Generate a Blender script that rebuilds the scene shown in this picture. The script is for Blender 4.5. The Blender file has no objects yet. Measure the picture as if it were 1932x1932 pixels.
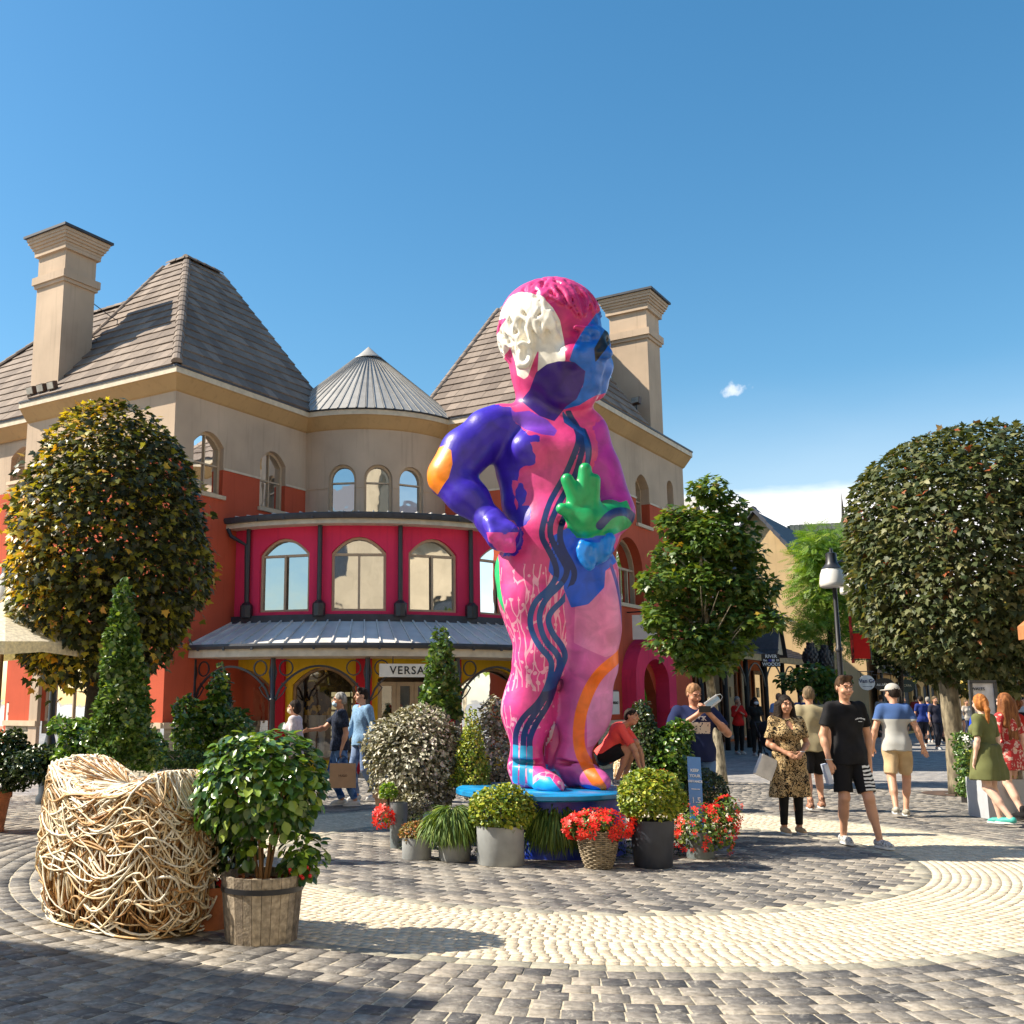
import bpy, bmesh, math, random
import numpy as np
import openvdb as vdb
from mathutils import Vector, Matrix
random.seed(7); RNG=np.random.default_rng(7)
SC=bpy.context.scene; COL=SC.collection
rad=math.radians
# ------------------------------------------------------------------ camera, sky, sun
F_PX,CXP,CYP,PITCH,CAMZ=1990.,780.,966.,rad(10.15),1.6
cam=bpy.data.cameras.new('camera'); camo=bpy.data.objects.new('camera',cam); COL.objects.link(camo); SC.camera=camo
camo.location=(0,0,CAMZ); camo.rotation_euler=(rad(90)+PITCH,0,0)
cam.sensor_width=36; cam.lens=36*F_PX/1932; cam.shift_x=(966-CXP)/1932; cam.clip_end=2000; cam.clip_start=.05
SUN_EL=rad(44.5)
L_SUN=Vector((-math.cos(SUN_EL),.04,math.sin(SUN_EL))).normalized()
sun=bpy.data.lights.new('sun','SUN'); sun.energy=5.0; sun.angle=rad(.53); sun.color=(1,.90,.74)
suno=bpy.data.objects.new('sun',sun); COL.objects.link(suno); suno.rotation_euler=L_SUN.to_track_quat('Z','Y').to_euler(); suno.location=(-20,0,25)
W=bpy.data.worlds.new('World'); SC.world=W; W.use_nodes=True
def build_world():
    nt=W.node_tree; n=nt.nodes; l=nt.links; bg=n['Background']; bg.inputs[1].default_value=.088
    sky=n.new('ShaderNodeTexSky'); sky.sky_type='NISHITA'; sky.sun_disc=False; sky.sun_elevation=SUN_EL
    sky.sun_rotation=math.atan2(L_SUN.x,L_SUN.y); sky.air_density=1.2; sky.dust_density=.55; sky.ozone_density=2.6
    hs=n.new('ShaderNodeHueSaturation'); hs.inputs['Saturation'].default_value=1.30; hs.inputs['Hue'].default_value=.490; l.new(sky.outputs[0],hs.inputs['Color'])
    g=n.new('ShaderNodeTexCoord'); sep=n.new('ShaderNodeSeparateXYZ'); l.new(g.outputs['Generated'],sep.inputs[0])
    mp=n.new('ShaderNodeMapping'); mp.inputs['Scale'].default_value=(3,3,11); l.new(g.outputs['Generated'],mp.inputs[0])
    nz=n.new('ShaderNodeTexNoise'); nz.inputs['Scale'].default_value=1.6; nz.inputs['Detail'].default_value=9; nz.inputs['Roughness'].default_value=.55; l.new(mp.outputs[0],nz.inputs['Vector'])
    def m(op,a,b,c=None):
        q=n.new('ShaderNodeMath'); q.operation=op
        for i,v in enumerate((a,b,c)):
            if v is None: continue
            if hasattr(v,'is_output'): l.new(v,q.inputs[i])
            else: q.inputs[i].default_value=v
        return q.outputs[0]
    def mr(v,a,b,c=0,d=1):
        q=n.new('ShaderNodeMapRange'); q.interpolation_type='SMOOTHSTEP'; l.new(v,q.inputs[0]); q.inputs[1].default_value=a;q.inputs[2].default_value=b;q.inputs[3].default_value=c;q.inputs[4].default_value=d; return q.outputs[0]
    # low cloud bank near the horizon, denser towards the right-hand street
    hz=m('ADD',sep.outputs[2],m('MULTIPLY',m('SUBTRACT',nz.outputs[0],.5),.035))
    low=mr(hz,.197,.178)
    side=m('MULTIPLY',mr(sep.outputs[0],.08,.26),mr(sep.outputs[1],.2,.5))
    bank=m('MULTIPLY',low,side)
    thin=m('MULTIPLY',mr(hz,.30,.12,0,.28),mr(sep.outputs[0],-.2,.4))
    # one small puff
    d=camray(1381,737); vs=n.new('ShaderNodeVectorMath'); vs.operation='SUBTRACT'; l.new(g.outputs['Generated'],vs.inputs[0]); vs.inputs[1].default_value=d; vm=n.new('ShaderNodeVectorMath'); vm.operation='MULTIPLY'; vm.inputs[1].default_value=(.75,.75,1.3); l.new(vs.outputs[0],vm.inputs[0]); vd=n.new('ShaderNodeVectorMath'); vd.operation='LENGTH'; l.new(vm.outputs[0],vd.inputs[0])
    n2=n.new('ShaderNodeTexNoise'); n2.inputs['Scale'].default_value=85; n2.inputs['Detail'].default_value=5; l.new(g.outputs['Generated'],n2.inputs['Vector'])
    puff=mr(m('ADD',vd.outputs['Value'],m('MULTIPLY',m('SUBTRACT',n2.outputs[0],.5),.030)),.0085,.0000,0,.55)
    cl=m('MAXIMUM',m('MAXIMUM',bank,thin),puff)
    mix=n.new('ShaderNodeMix'); mix.data_type='RGBA'; l.new(cl,mix.inputs[0]); l.new(hs.outputs[0],mix.inputs[6]); mix.inputs[7].default_value=(8.6,8.3,8.2,1)
    l.new(mix.outputs[2],bg.inputs[0])
_f=np.array([0,math.cos(PITCH),math.sin(PITCH)]); _r=np.array([1.,0,0]); _u=np.cross(_r,_f)
def ray(px,py): return _f+_r*(px-CXP)/F_PX+_u*(CYP-py)/F_PX
def camray(px,py):
    d=ray(px,py); return tuple(d/np.linalg.norm(d))
def atY(px,py,Y): d=ray(px,py); return np.array([0,0,CAMZ])+d*Y/d[1]     # where a sight line meets the plane at distance Y
def atZ(px,py,Z=0.): d=ray(px,py); return np.array([0,0,CAMZ])+d*(Z-CAMZ)/d[2]
build_world()
SC.view_settings.view_transform='Standard'; SC.view_settings.look='None'; SC.view_settings.exposure=0.98; SC.view_settings.gamma=1; SC.view_settings.use_curve_mapping=False
try:
    SC.cycles.use_denoising=True; SC.cycles.max_bounces=7; SC.cycles.transparent_max_bounces=8; SC.cycles.caustics_reflective=False; SC.cycles.caustics_refractive=False; SC.cycles.sample_clamp_indirect=8
except Exception: pass
# ------------------------------------------------------------------ materials
def lin(c): return tuple((v/255/12.92 if v/255<=.04045 else ((v/255+.055)/1.055)**2.4) for v in c)
MATS={}
def mat(name,col,rough=.6,var=.12,scale=6.,bump=.0,bscale=40.,spec=.5,metal=0.,trans=0.,col2=None,emis=None,coat=0.,detail=4,noiseScale3=None):
    if name in MATS: return MATS[name]
    m=bpy.data.materials.new(name); m.use_nodes=True; nt=m.node_tree; n=nt.nodes; l=nt.links; b=n['Principled BSDF']
    b.inputs['Roughness'].default_value=rough; b.inputs['Specular IOR Level'].default_value=spec; b.inputs['Metallic'].default_value=metal
    if coat: b.inputs['Coat Weight'].default_value=coat; b.inputs['Coat Roughness'].default_value=.15
    tc=n.new('ShaderNodeTexCoord'); nz=n.new('ShaderNodeTexNoise'); nz.inputs['Scale'].default_value=scale; nz.inputs['Detail'].default_value=detail
    src=tc.outputs['Object']
    if noiseScale3:
        mp=n.new('ShaderNodeMapping'); mp.inputs['Scale'].default_value=noiseScale3; l.new(src,mp.inputs[0]); src=mp.outputs[0]
    l.new(src,nz.inputs['Vector'])
    c2=col2 if col2 else tuple(max(0,v*(1-2.2*var)) for v in col)
    c1=tuple(min(1,v*(1+var)) for v in col) if not col2 else col
    mr=n.new('ShaderNodeMapRange'); l.new(nz.outputs[0],mr.inputs[0]); mr.inputs[1].default_value=.32; mr.inputs[2].default_value=.68
    mx=n.new('ShaderNodeMix'); mx.data_type='RGBA'; l.new(mr.outputs[0],mx.inputs[0]); mx.inputs[6].default_value=(*c2,1); mx.inputs[7].default_value=(*c1,1)
    l.new(mx.outputs[2],b.inputs['Base Color'])
    if bump:
        nb=n.new('ShaderNodeTexNoise'); nb.inputs['Scale'].default_value=bscale; nb.inputs['Detail'].default_value=5; l.new(src,nb.inputs['Vector'])
        bp=n.new('ShaderNodeBump'); bp.inputs['Strength'].default_value=bump; bp.inputs['Distance'].default_value=.01; l.new(nb.outputs[0],bp.inputs['Height']); l.new(bp.outputs[0],b.inputs['Normal'])
    if emis: b.inputs['Emission Color'].default_value=(*emis[0],1); b.inputs['Emission Strength'].default_value=emis[1]
    m['col_out']=1; MATS[name]=m; return m
def NB(m): return m.node_tree.nodes,m.node_tree.links,m.node_tree.nodes['Principled BSDF']
def piece_mat(name,stops,rough=.7,attr='rnd',bump=.3,bscale=60,spec=.35,streak=.25,transl=0.,sheen=0,stain=None,wash=None):
    """colour per piece: attribute rnd on joined meshes, object random on single pieces"""
    if name in MATS: return MATS[name]
    m=bpy.data.materials.new(name); m.use_nodes=True; n,l,b=NB(m)
    b.inputs['Roughness'].default_value=rough; b.inputs['Specular IOR Level'].default_value=spec
    at=n.new('ShaderNodeAttribute'); at.attribute_name=attr; oi=n.new('ShaderNodeObjectInfo')
    ad=n.new('ShaderNodeMath'); ad.operation='ADD'; l.new(at.outputs['Fac'],ad.inputs[0]); l.new(oi.outputs['Random'],ad.inputs[1])
    fr=n.new('ShaderNodeMath'); fr.operation='FRACT'; l.new(ad.outputs[0],fr.inputs[0])
    cr=n.new('ShaderNodeValToRGB'); cr.color_ramp.interpolation='LINEAR'
    while len(cr.color_ramp.elements)<len(stops): cr.color_ramp.elements.new(.5)
    for e,(p,c) in zip(cr.color_ramp.elements,stops): e.position=p; e.color=(*c,1)
    l.new(fr.outputs[0],cr.inputs[0]); out=cr.outputs[0]
    g=n.new('ShaderNodeNewGeometry')
    if streak:
        nz=n.new('ShaderNodeTexNoise'); nz.inputs['Scale'].default_value=bscale*.4; nz.inputs['Detail'].default_value=6; l.new(g.outputs['Position'],nz.inputs['Vector'])
        mr=n.new('ShaderNodeMapRange'); l.new(nz.outputs[0],mr.inputs[0]); mr.inputs[1].default_value=.3; mr.inputs[2].default_value=.7; mr.inputs[3].default_value=1-streak; mr.inputs[4].default_value=1+streak
        mm=n.new('ShaderNodeVectorMath'); mm.operation='SCALE'; l.new(out,mm.inputs[0]); l.new(mr.outputs[0],mm.inputs['Scale']); out=mm.outputs[0]
    if wash:   # pale mineral smears
        nw=n.new('ShaderNodeTexNoise'); nw.inputs['Scale'].default_value=9; nw.inputs['Detail'].default_value=8; nw.inputs['Roughness'].default_value=.7; nw.inputs['Distortion'].default_value=1.2; l.new(g.outputs['Position'],nw.inputs['Vector'])
        m2=n.new('ShaderNodeMapRange'); l.new(nw.outputs[0],m2.inputs[0]); m2.inputs[1].default_value=.53; m2.inputs[2].default_value=.66; m2.inputs[4].default_value=wash[1]
        mx=n.new('ShaderNodeMix'); mx.data_type='RGBA'; l.new(m2.outputs[0],mx.inputs[0]); l.new(out,mx.inputs[6]); mx.inputs[7].default_value=(*wash[0],1); out=mx.outputs[2]
    l.new(out,b.inputs['Base Color'])
    if bump:
        nb=n.new('ShaderNodeTexNoise'); nb.inputs['Scale'].default_value=bscale; nb.inputs['Detail'].default_value=6; l.new(g.outputs['Position'],nb.inputs['Vector'])
        bp=n.new('ShaderNodeBump'); bp.inputs['Strength'].default_value=bump; bp.inputs['Distance'].default_value=.01; l.new(nb.outputs[0],bp.inputs['Height']); l.new(bp.outputs[0],b.inputs['Normal'])
    if transl:
        tr=n.new('ShaderNodeBsdfTranslucent'); sc=n.new('ShaderNodeMix'); sc.data_type='RGBA'; sc.blend_type='MULTIPLY'; sc.inputs[0].default_value=1; sc.inputs[7].default_value=(1.5,1.4,.5,1); l.new(out,sc.inputs[6]); l.new(sc.outputs[2],tr.inputs[0])
        ms=n.new('ShaderNodeMixShader'); ms.inputs[0].default_value=transl; l.new(b.outputs[0],ms.inputs[1]); l.new(tr.outputs[0],ms.inputs[2]); l.new(ms.outputs[0],n['Material Output'].inputs[0])
    MATS[name]=m; return m
def glass_mat(name,tint=(.02,.02,.02),alpha=.35,rough=.02,ior=1.5):
    if name in MATS: return MATS[name]
    m=bpy.data.materials.new(name); m.use_nodes=True; n,l,b=NB(m); n.remove(b)
    gl=n.new('ShaderNodeBsdfGlossy'); gl.inputs['Roughness'].default_value=rough; gl.inputs[0].default_value=(.95,.97,1,1)
    tr=n.new('ShaderNodeBsdfTransparent'); tr.inputs[0].default_value=(*tint,1)
    fz=n.new('ShaderNodeFresnel'); fz.inputs[0].default_value=ior
    mr=n.new('ShaderNodeMapRange'); l.new(fz.outputs[0],mr.inputs[0]); mr.inputs[1].default_value=0; mr.inputs[2].default_value=1; mr.inputs[3].default_value=alpha; mr.inputs[4].default_value=1
    # slightly wavy float glass
    g=n.new('ShaderNodeNewGeometry'); nz=n.new('ShaderNodeTexNoise'); nz.inputs['Scale'].default_value=1.3; l.new(g.outputs['Position'],nz.inputs['Vector'])
    bp=n.new('ShaderNodeBump'); bp.inputs['Strength'].default_value=.25; bp.inputs['Distance'].default_value=.02; l.new(nz.outputs[0],bp.inputs['Height']); l.new(bp.outputs[0],gl.inputs['Normal'])
    ms=n.new('ShaderNodeMixShader'); l.new(mr.outputs[0],ms.inputs[0]); l.new(tr.outputs[0],ms.inputs[1]); l.new(gl.outputs[0],ms.inputs[2]); l.new(ms.outputs[0],n['Material Output'].inputs[0])
    MATS[name]=m; return m
# ------------------------------------------------------------------ object helpers
def tag(o,label=None,cat=None,group=None,kind=None):
    if label: o['label']=label
    if cat: o['category']=cat
    if group: o['group']=group
    if kind: o['kind']=kind
    return o
def thing(name,label,cat,loc=(0,0,0),rz=0.,group=None):
    o=bpy.data.objects.new(name,None); COL.objects.link(o); o.location=tuple(float(v) for v in loc); o.rotation_euler=(0,0,rz); o.empty_display_size=.2
    return tag(o,label,cat,group)
def mesh_np(name,V,polys=None,quads=None,tris=None,smooth=False,rnd=None):
    me=bpy.data.meshes.new(name); V=np.asarray(V,np.float32)
    if polys is not None: me.from_pydata([tuple(v) for v in V.tolist()],[],polys)
    else:
        parts=[]
        for a,k in ((quads,4),(tris,3)):
            if a is not None and len(a): parts.append((np.asarray(a,np.int32),k))
        me.vertices.add(len(V)); me.vertices.foreach_set('co',V.ravel())
        loops=np.concatenate([a.ravel() for a,k in parts]); tot=np.concatenate([np.full(len(a),k,np.int32) for a,k in parts])
        me.loops.add(len(loops)); me.loops.foreach_set('vertex_index',loops)
        me.polygons.add(len(tot)); st=np.concatenate([[0],np.cumsum(tot)[:-1]]).astype(np.int32); me.polygons.foreach_set('loop_start',st)
        me.update(calc_edges=True)
    if rnd is not None:
        a=me.attributes.new('rnd','FLOAT','POINT'); a.data.foreach_set('value',np.asarray(rnd,np.float32))
    if smooth: me.polygons.foreach_set('use_smooth',np.ones(len(me.polygons),bool))
    me.validate(); return me
def link(name,me,m=None,parent=None,world=True,kind=None):
    """world=True: mesh is in world coordinates; otherwise in the parent's own coordinates"""
    o=bpy.data.objects.new(name,me); COL.objects.link(o)
    if m is not None and me is not None and len(me.materials)==0: me.materials.append(m)
    if parent is not None:
        o.parent=parent
        if world and parent.type=='EMPTY':
            o.matrix_parent_inverse=(Matrix.Translation(parent.location)@parent.rotation_euler.to_matrix().to_4x4()).inverted()
    if kind: o['kind']=kind
    return o
class MB:
    def __init__(s): s.v=[]; s.f=[]
    def add(s,V,Fc):
        b=len(s.v); s.v+= [tuple(float(c) for c in p) for p in V]; s.f+= [tuple(i+b for i in f) for f in Fc]; return s
    def box(s,c,d,M=None,rz=0.):
        hx,hy,hz=d[0]/2,d[1]/2,d[2]/2; V=[(x,y,z) for x in(-hx,hx) for y in(-hy,hy) for z in(-hz,hz)]
        R=Matrix.Rotation(rz,3,'Z') if M is None else M
        V=[tuple(R@Vector(p)+Vector(c)) for p in V]
        return s.add(V,[(0,1,3,2),(4,6,7,5),(0,4,5,1),(2,3,7,6),(0,2,6,4),(1,5,7,3)])
    def hexa(s,P):   # 8 points: bottom 4 (ccw), top 4
        return s.add(P,[(3,2,1,0),(4,5,6,7),(0,1,5,4),(1,2,6,5),(2,3,7,6),(3,0,4,7)])
    def tube(s,pts,r,n=8,cap=True):
        P=[Vector(p) for p in pts]; k=len(P); rr=[r]*k if not hasattr(r,'__len__') else list(r); V=[]
        up=Vector((0,0,1)); prev=None
        for i in range(k):
            t=(P[min(i+1,k-1)]-P[max(i-1,0)]); 
            if t.length<1e-9: t=Vector((0,0,1))
            t.normalize()
            if prev is None: a=t.cross(up if abs(t.z)<.95 else Vector((1,0,0))).normalized()
            else: a=(prev-t*prev.dot(t)).normalized()
            prev=a; b=t.cross(a)
            for j in range(n): q=2*math.pi*j/n; V.append(P[i]+(a*math.cos(q)+b*math.sin(q))*rr[i])
        Fc=[(i*n+j,i*n+(j+1)%n,(i+1)*n+(j+1)%n,(i+1)*n+j) for i in range(k-1) for j in range(n)]
        if cap: Fc+=[tuple(range(n))[::-1],tuple((k-1)*n+j for j in range(n))]
        return s.add(V,Fc)
    def lathe(s,prof,c=(0,0,0),n=24,a0=0.,a1=2*math.pi,sx=1.,cap=False):
        V=[];full=abs(a1-a0-2*math.pi)<1e-6; m=n if full else n+1
        for r,z in prof:
            for j in range(m): q=a0+(a1-a0)*j/n; V.append((c[0]+r*math.cos(q)*sx,c[1]+r*math.sin(q),c[2]+z))
        Fc=[]
        for i in range(len(prof)-1):
            for j in range(n): j2=(j+1)%m; Fc.append((i*m+j,i*m+j2,(i+1)*m+j2,(i+1)*m+j))
        if cap: Fc+=[tuple(range(m))[::-1],tuple((len(prof)-1)*m+j for j in range(m))]
        return s.add(V,Fc)
    def ball(s,c,r,n=10,m=6):
        r=(r,r,r) if not hasattr(r,'__len__') else r
        V=[(c[0],c[1],c[2]-r[2])]+[(c[0]+r[0]*math.sin(math.pi*i/m)*math.cos(2*math.pi*j/n),c[1]+r[1]*math.sin(math.pi*i/m)*math.sin(2*math.pi*j/n),c[2]-r[2]*math.cos(math.pi*i/m)) for i in range(1,m) for j in range(n)]+[(c[0],c[1],c[2]+r[2])]
        Fc=[(0,1+(j+1)%n,1+j) for j in range(n)]+[(1+(i-1)*n+j,1+(i-1)*n+(j+1)%n,1+i*n+(j+1)%n,1+i*n+j) for i in range(1,m-1) for j in range(n)]
        t=len(V)-1; Fc+=[(1+(m-2)*n+j,1+(m-2)*n+(j+1)%n,t) for j in range(n)]
        return s.add(V,Fc)
    def build(s,name,m,parent=None,smooth=False,world=True,kind=None,auto=None):
        me=mesh_np(name,s.v,polys=s.f,smooth=smooth)
        bm=bmesh.new(); bm.from_mesh(me); bmesh.ops.recalc_face_normals(bm,faces=bm.faces); bm.to_mesh(me); bm.free()
        if auto is not None:
            me.polygons.foreach_set('use_smooth',np.ones(len(me.polygons),bool))
            try: me.set_sharp_from_angle(angle=rad(auto))
            except Exception: pass
        return link(name,me,m,parent,world,kind)
def text_mesh(body,size,name='lettering',ext=.004,bold=0.,align='CENTER',spacing=1.):
    c=bpy.data.curves.new(name,'FONT'); c.body=body; c.size=size; c.extrude=ext; c.align_x=align; c.align_y='CENTER'; c.offset=bold; c.space_character=spacing; c.resolution_u=3
    o=bpy.data.objects.new(name,c); COL.objects.link(o); bpy.context.view_layer.update()
    me=bpy.data.meshes.new_from_object(o.evaluated_get(bpy.context.evaluated_depsgraph_get())); bpy.data.objects.remove(o); return me
def put_text(body,size,pos,xdir,updir,m,parent,ext=.004,bold=0.,spacing=1.,name='lettering',sx=1.):
    me=text_mesh(body,size,name,ext,bold,spacing=spacing); x=Vector(xdir).normalized(); u=Vector(updir).normalized(); z=x.cross(u)
    M=Matrix((x,u,z)).transposed().to_4x4(); me.transform(Matrix.Diagonal((sx,1,1,1))); me.transform(M); me.transform(Matrix.Translation(Vector(pos)))
    return link(name,me,m,parent)
# ------------------------------------------------------------------ leaves and other scattered pieces
def shape_maple():
    pts=[(0,0),(.16,.10),(.42,.02),(.34,.22),(.52,.48),(.26,.45),(.20,.62),(.0,1.0),(-.20,.62),(-.26,.45),(-.52,.48),(-.34,.22),(-.42,.02),(-.16,.10)]
    V=[(0,.32,.03)]+[(x,y,-.10*abs(x)*2*abs(x)-.12*max(0,y-.5)) for x,y in pts]
    return np.array(V),np.array([(0,i,i%14+1) for i in range(1,15)])
def shape_oval(w=.45,fold=.12):
    V=[(0,0,0),(w*.6,.25,fold),(w*.8,.5,fold),(w*.5,.8,fold*.6),(0,1,-.08),(-w*.5,.8,fold*.6),(-w*.8,.5,fold),(-w*.6,.25,fold),(0,.5,0)]
    return np.array(V),np.array([(8,i,(i+1)%8) for i in range(8)])
def shape_lance(w=.16):
    V=[(0,0,0),(w,.45,.04),(0,1,-.08),(-w,.45,.04),(0,.45,-.02)]
    return np.array(V),np.array([(4,0,1),(4,1,2),(4,2,3),(4,3,0)])
def shape_frond():
    V=[];T=[]
    for i in range(7):
        y=.1+.13*i; L=.26*math.sin(math.pi*(.25+.09*i))
        for s in(-1,1):
            b=len(V); V+=[(0,y,0),(s*L,y+.10,-.03),(s*L*.5,y-.03,.0)]; T.append((b,b+1,b+2))
    b=len(V); V+=[(-.012,0,0),(.012,0,0),(0,1,-.1)]; T.append((b,b+1,b+2))
    return np.array(V),np.array(T)
def shape_flower(n=5):
    V=[(0,0,0)];T=[]
    for i in range(n):
        a=2*math.pi*i/n; d=.36*math.pi/n*1.5
        V+=[(.35*math.cos(a-d),.35*math.sin(a-d),.10),(.62*math.cos(a-d*.6),.62*math.sin(a-d*.6),.16),(.66*math.cos(a+d*.6),.66*math.sin(a+d*.6),.12),(.35*math.cos(a+d),.35*math.sin(a+d),.10)]
        b=1+4*i; T+=[(0,b,b+3),(b,b+1,b+2),(b,b+2,b+3)]
    return np.array(V),np.array(T)
def orient(N,nrm,jit,spin=None,rng=RNG,down=0.):
    n=nrm+rng.normal(0,jit,(N,3)); n[:,2]-=0; n/=np.linalg.norm(n,axis=1)[:,None]+1e-9
    t=rng.normal(0,1,(N,3)) if spin is None else spin+rng.normal(0,.35,(N,3)); t[:,2]-=down
    t-= (t*n).sum(1)[:,None]*n; t/=np.linalg.norm(t,axis=1)[:,None]+1e-9
    x=np.cross(t,n); return np.stack([x,t,n],axis=2)   # columns x, y(tip), z(normal)
def scatter(parent,pts,R,size,shape,m,nparts=0,piece='leaf',bulk='foliage',near=True,rnd=None,world=True):
    """nearest pieces become objects sharing one mesh, the rest is one joined mesh"""
    V,T=shape; N=len(pts); size=np.broadcast_to(np.asarray(size,float),(N,)); rnd=RNG.random(N) if rnd is None else rnd
    order=np.argsort((pts-np.array([0,0,CAMZ]))@_f) if near else np.arange(N)
    A=order[:nparts]; B=order[nparts:]
    if len(A):
        me=mesh_np(piece,V,tris=T); me.materials.append(m)
        for i in A:
            o=bpy.data.objects.new(piece,me); M=Matrix([list(map(float,R[i][r]*size[i]))+[float(pts[i][r])] for r in range(3)]+[[0,0,0,1]])
            COL.objects.link(o); o.parent=parent
            if parent.type=='EMPTY' and world: o.matrix_parent_inverse=Matrix.Translation(parent.location).inverted()
            o.matrix_basis=M
    if len(B):
        P=np.einsum('nij,kj->nki',R[B],V)*size[B][:,None,None]+pts[B][:,None,:]
        TT=(T[None]+(np.arange(len(B))*len(V))[:,None,None]).reshape(-1,T.shape[1])
        kw=dict(tris=TT) if T.shape[1]==3 else dict(quads=TT)
        me=mesh_np(bulk,P.reshape(-1,3),rnd=np.repeat(rnd[B],len(V)),**kw)
        return link(bulk,me,m,parent,world,kind='stuff' if nparts or N>300 else None)
def lump(d,seed=0,amp=.12,fr=3.):
    r=np.random.default_rng(seed); s=np.zeros(len(d))
    for k in range(9):
        w=r.normal(0,fr,3); s+=np.sin(d@w+r.random()*6.3)/(1+.35*k)
    return s*amp/2.2
def blob_points(n,c,rad3,seed=0,amp=.10,depth=.35,fr=3.,zmin=-1.,power=2.,gap=None,sq=2.):
    """points spread through the outer volume of a lumpy ellipsoid"""
    r=np.random.default_rng(seed); d=r.normal(0,1,(n*2,3)); d/=np.linalg.norm(d,axis=1)[:,None]
    d=d[d[:,2]>zmin][:n]; 
    if sq!=2.:  # superellipsoid
        k=(np.abs(d)**sq).sum(1)**(-1/sq); dd=d*k[:,None]
    else: dd=d
    q=1-depth*r.random(len(d))**power
    rr=(1+lump(d,seed+3,amp,fr))*q
    P=dd*rr[:,None]*np.array(rad3)+np.array(c)
    nrm=d/np.array(rad3); nrm/=np.linalg.norm(nrm,axis=1)[:,None]
    if gap: keep=lump(d,seed+9,1.,gap[0])<gap[1]; P,nrm=P[keep],nrm[keep]
    return P,nrm
# ------------------------------------------------------------------ signed-distance bodies
class SDF:
    def __init__(s,lo,hi,h):
        s.lo=np.array(lo,float); s.h=h; s.n=np.ceil((np.array(hi)-s.lo)/h).astype(int)+1
        s.d=np.full(s.n,9.,np.float32)
    def _sub(s,lo,hi):
        a=np.clip(np.floor((np.array(lo)-s.lo)/s.h).astype(int),0,s.n); b=np.clip(np.ceil((np.array(hi)-s.lo)/s.h).astype(int)+1,0,s.n)
        if (b<=a).any(): return None
        g=[ (s.lo[i]+np.arange(a[i],b[i])*s.h).astype(np.float32) for i in range(3)]
        return (slice(a[0],b[0]),slice(a[1],b[1]),slice(a[2],b[2])),g[0][:,None,None],g[1][None,:,None],g[2][None,None,:]
    def _un(s,sl,d,k):
        o=s.d[sl]
        if k>0: h=np.maximum(k-np.abs(o-d),0)/k; s.d[sl]=np.minimum(o,d)-h*h*k*.25
        else: s.d[sl]=np.minimum(o,d)
    def cap(s,a,b,ra,rb=None,k=.03,flat=1.,fa=(0,1,0)):
        """round cone from a to b; flat<1 squashes it along the axis fa"""
        rb=ra if rb is None else rb; a=np.array(a,float);b=np.array(b,float);m=max(ra,rb)+k+3*s.h
        q=s._sub(np.minimum(a,b)-m,np.maximum(a,b)+m)
        if q is None: return s
        sl,X,Y,Z=q; ab=b-a; L=ab@ab+1e-9
        t=np.clip(((X-a[0])*ab[0]+(Y-a[1])*ab[1]+(Z-a[2])*ab[2])/L,0,1)
        dx,dy,dz=X-a[0]-t*ab[0],Y-a[1]-t*ab[1],Z-a[2]-t*ab[2]
        if flat!=1.:
            f=np.array(fa,float); f/=np.linalg.norm(f); e=(dx*f[0]+dy*f[1]+dz*f[2]); g=e*(1/flat-1); dx,dy,dz=dx+g*f[0],dy+g*f[1],dz+g*f[2]
        d=np.sqrt(dx*dx+dy*dy+dz*dz)-(ra+t*(rb-ra)); s._un(sl,d.astype(np.float32),k); return s
    def ell(s,c,r,k=.03,R=None,sub=False):
        c=np.array(c,float); r=np.array(r,float)*np.ones(3); m=r.max()+k+3*s.h; q=s._sub(c-m,c+m)
        if q is None: return s
        sl,X,Y,Z=q; x,y,z=X-c[0],Y-c[1],Z-c[2]
        if R is not None: R=np.array(R); x,y,z=(R[0,0]*x+R[1,0]*y+R[2,0]*z),(R[0,1]*x+R[1,1]*y+R[2,1]*z),(R[0,2]*x+R[1,2]*y+R[2,2]*z)
        k0=np.sqrt((x/r[0])**2+(y/r[1])**2+(z/r[2])**2); k1=np.sqrt((x/r[0]**2)**2+(y/r[1]**2)**2+(z/r[2]**2)**2)+1e-6
        d=(k0*(k0-1)/k1).astype(np.float32)
        if sub:
            o=s.d[sl]; h=np.maximum(k-np.abs(o+d),0)/max(k,1e-6); s.d[sl]=np.maximum(o,-d)+h*h*k*.25
        else: s._un(sl,d,k)
        return s
    def cut(s,p,n):   # remove the side n points to
        n=np.array(n,float); n/=np.linalg.norm(n); sl,X,Y,Z=s._sub(s.lo,s.lo+s.n*s.h); s.d=np.maximum(s.d,((X-p[0])*n[0]+(Y-p[1])*n[1]+(Z-p[2])*n[2]).astype(np.float32)); return s
    def warp(s,fn):
        sl,X,Y,Z=s._sub(s.lo,s.lo+s.n*s.h); s.d=s.d+fn(X,Y,Z).astype(np.float32); return s
    def sample(s,P):
        q=(P-s.lo)/s.h; i=np.clip(np.round(q).astype(int),0,s.n-1); return s.d[i[:,0],i[:,1],i[:,2]]
    def mesh(s,name):
        g=vdb.FloatGrid(background=9.); g.copyFromArray(np.ascontiguousarray(s.d)); V,Q=g.convertToQuads(isovalue=0.0)
        return V*s.h+s.lo,Q[:,::-1]
    def build(s,name,m,parent,world=False,relax=1):
        V,Q=s.mesh(name); me=mesh_np(name,V,quads=Q,smooth=True)
        return link(name,me,m,parent,world)
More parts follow.
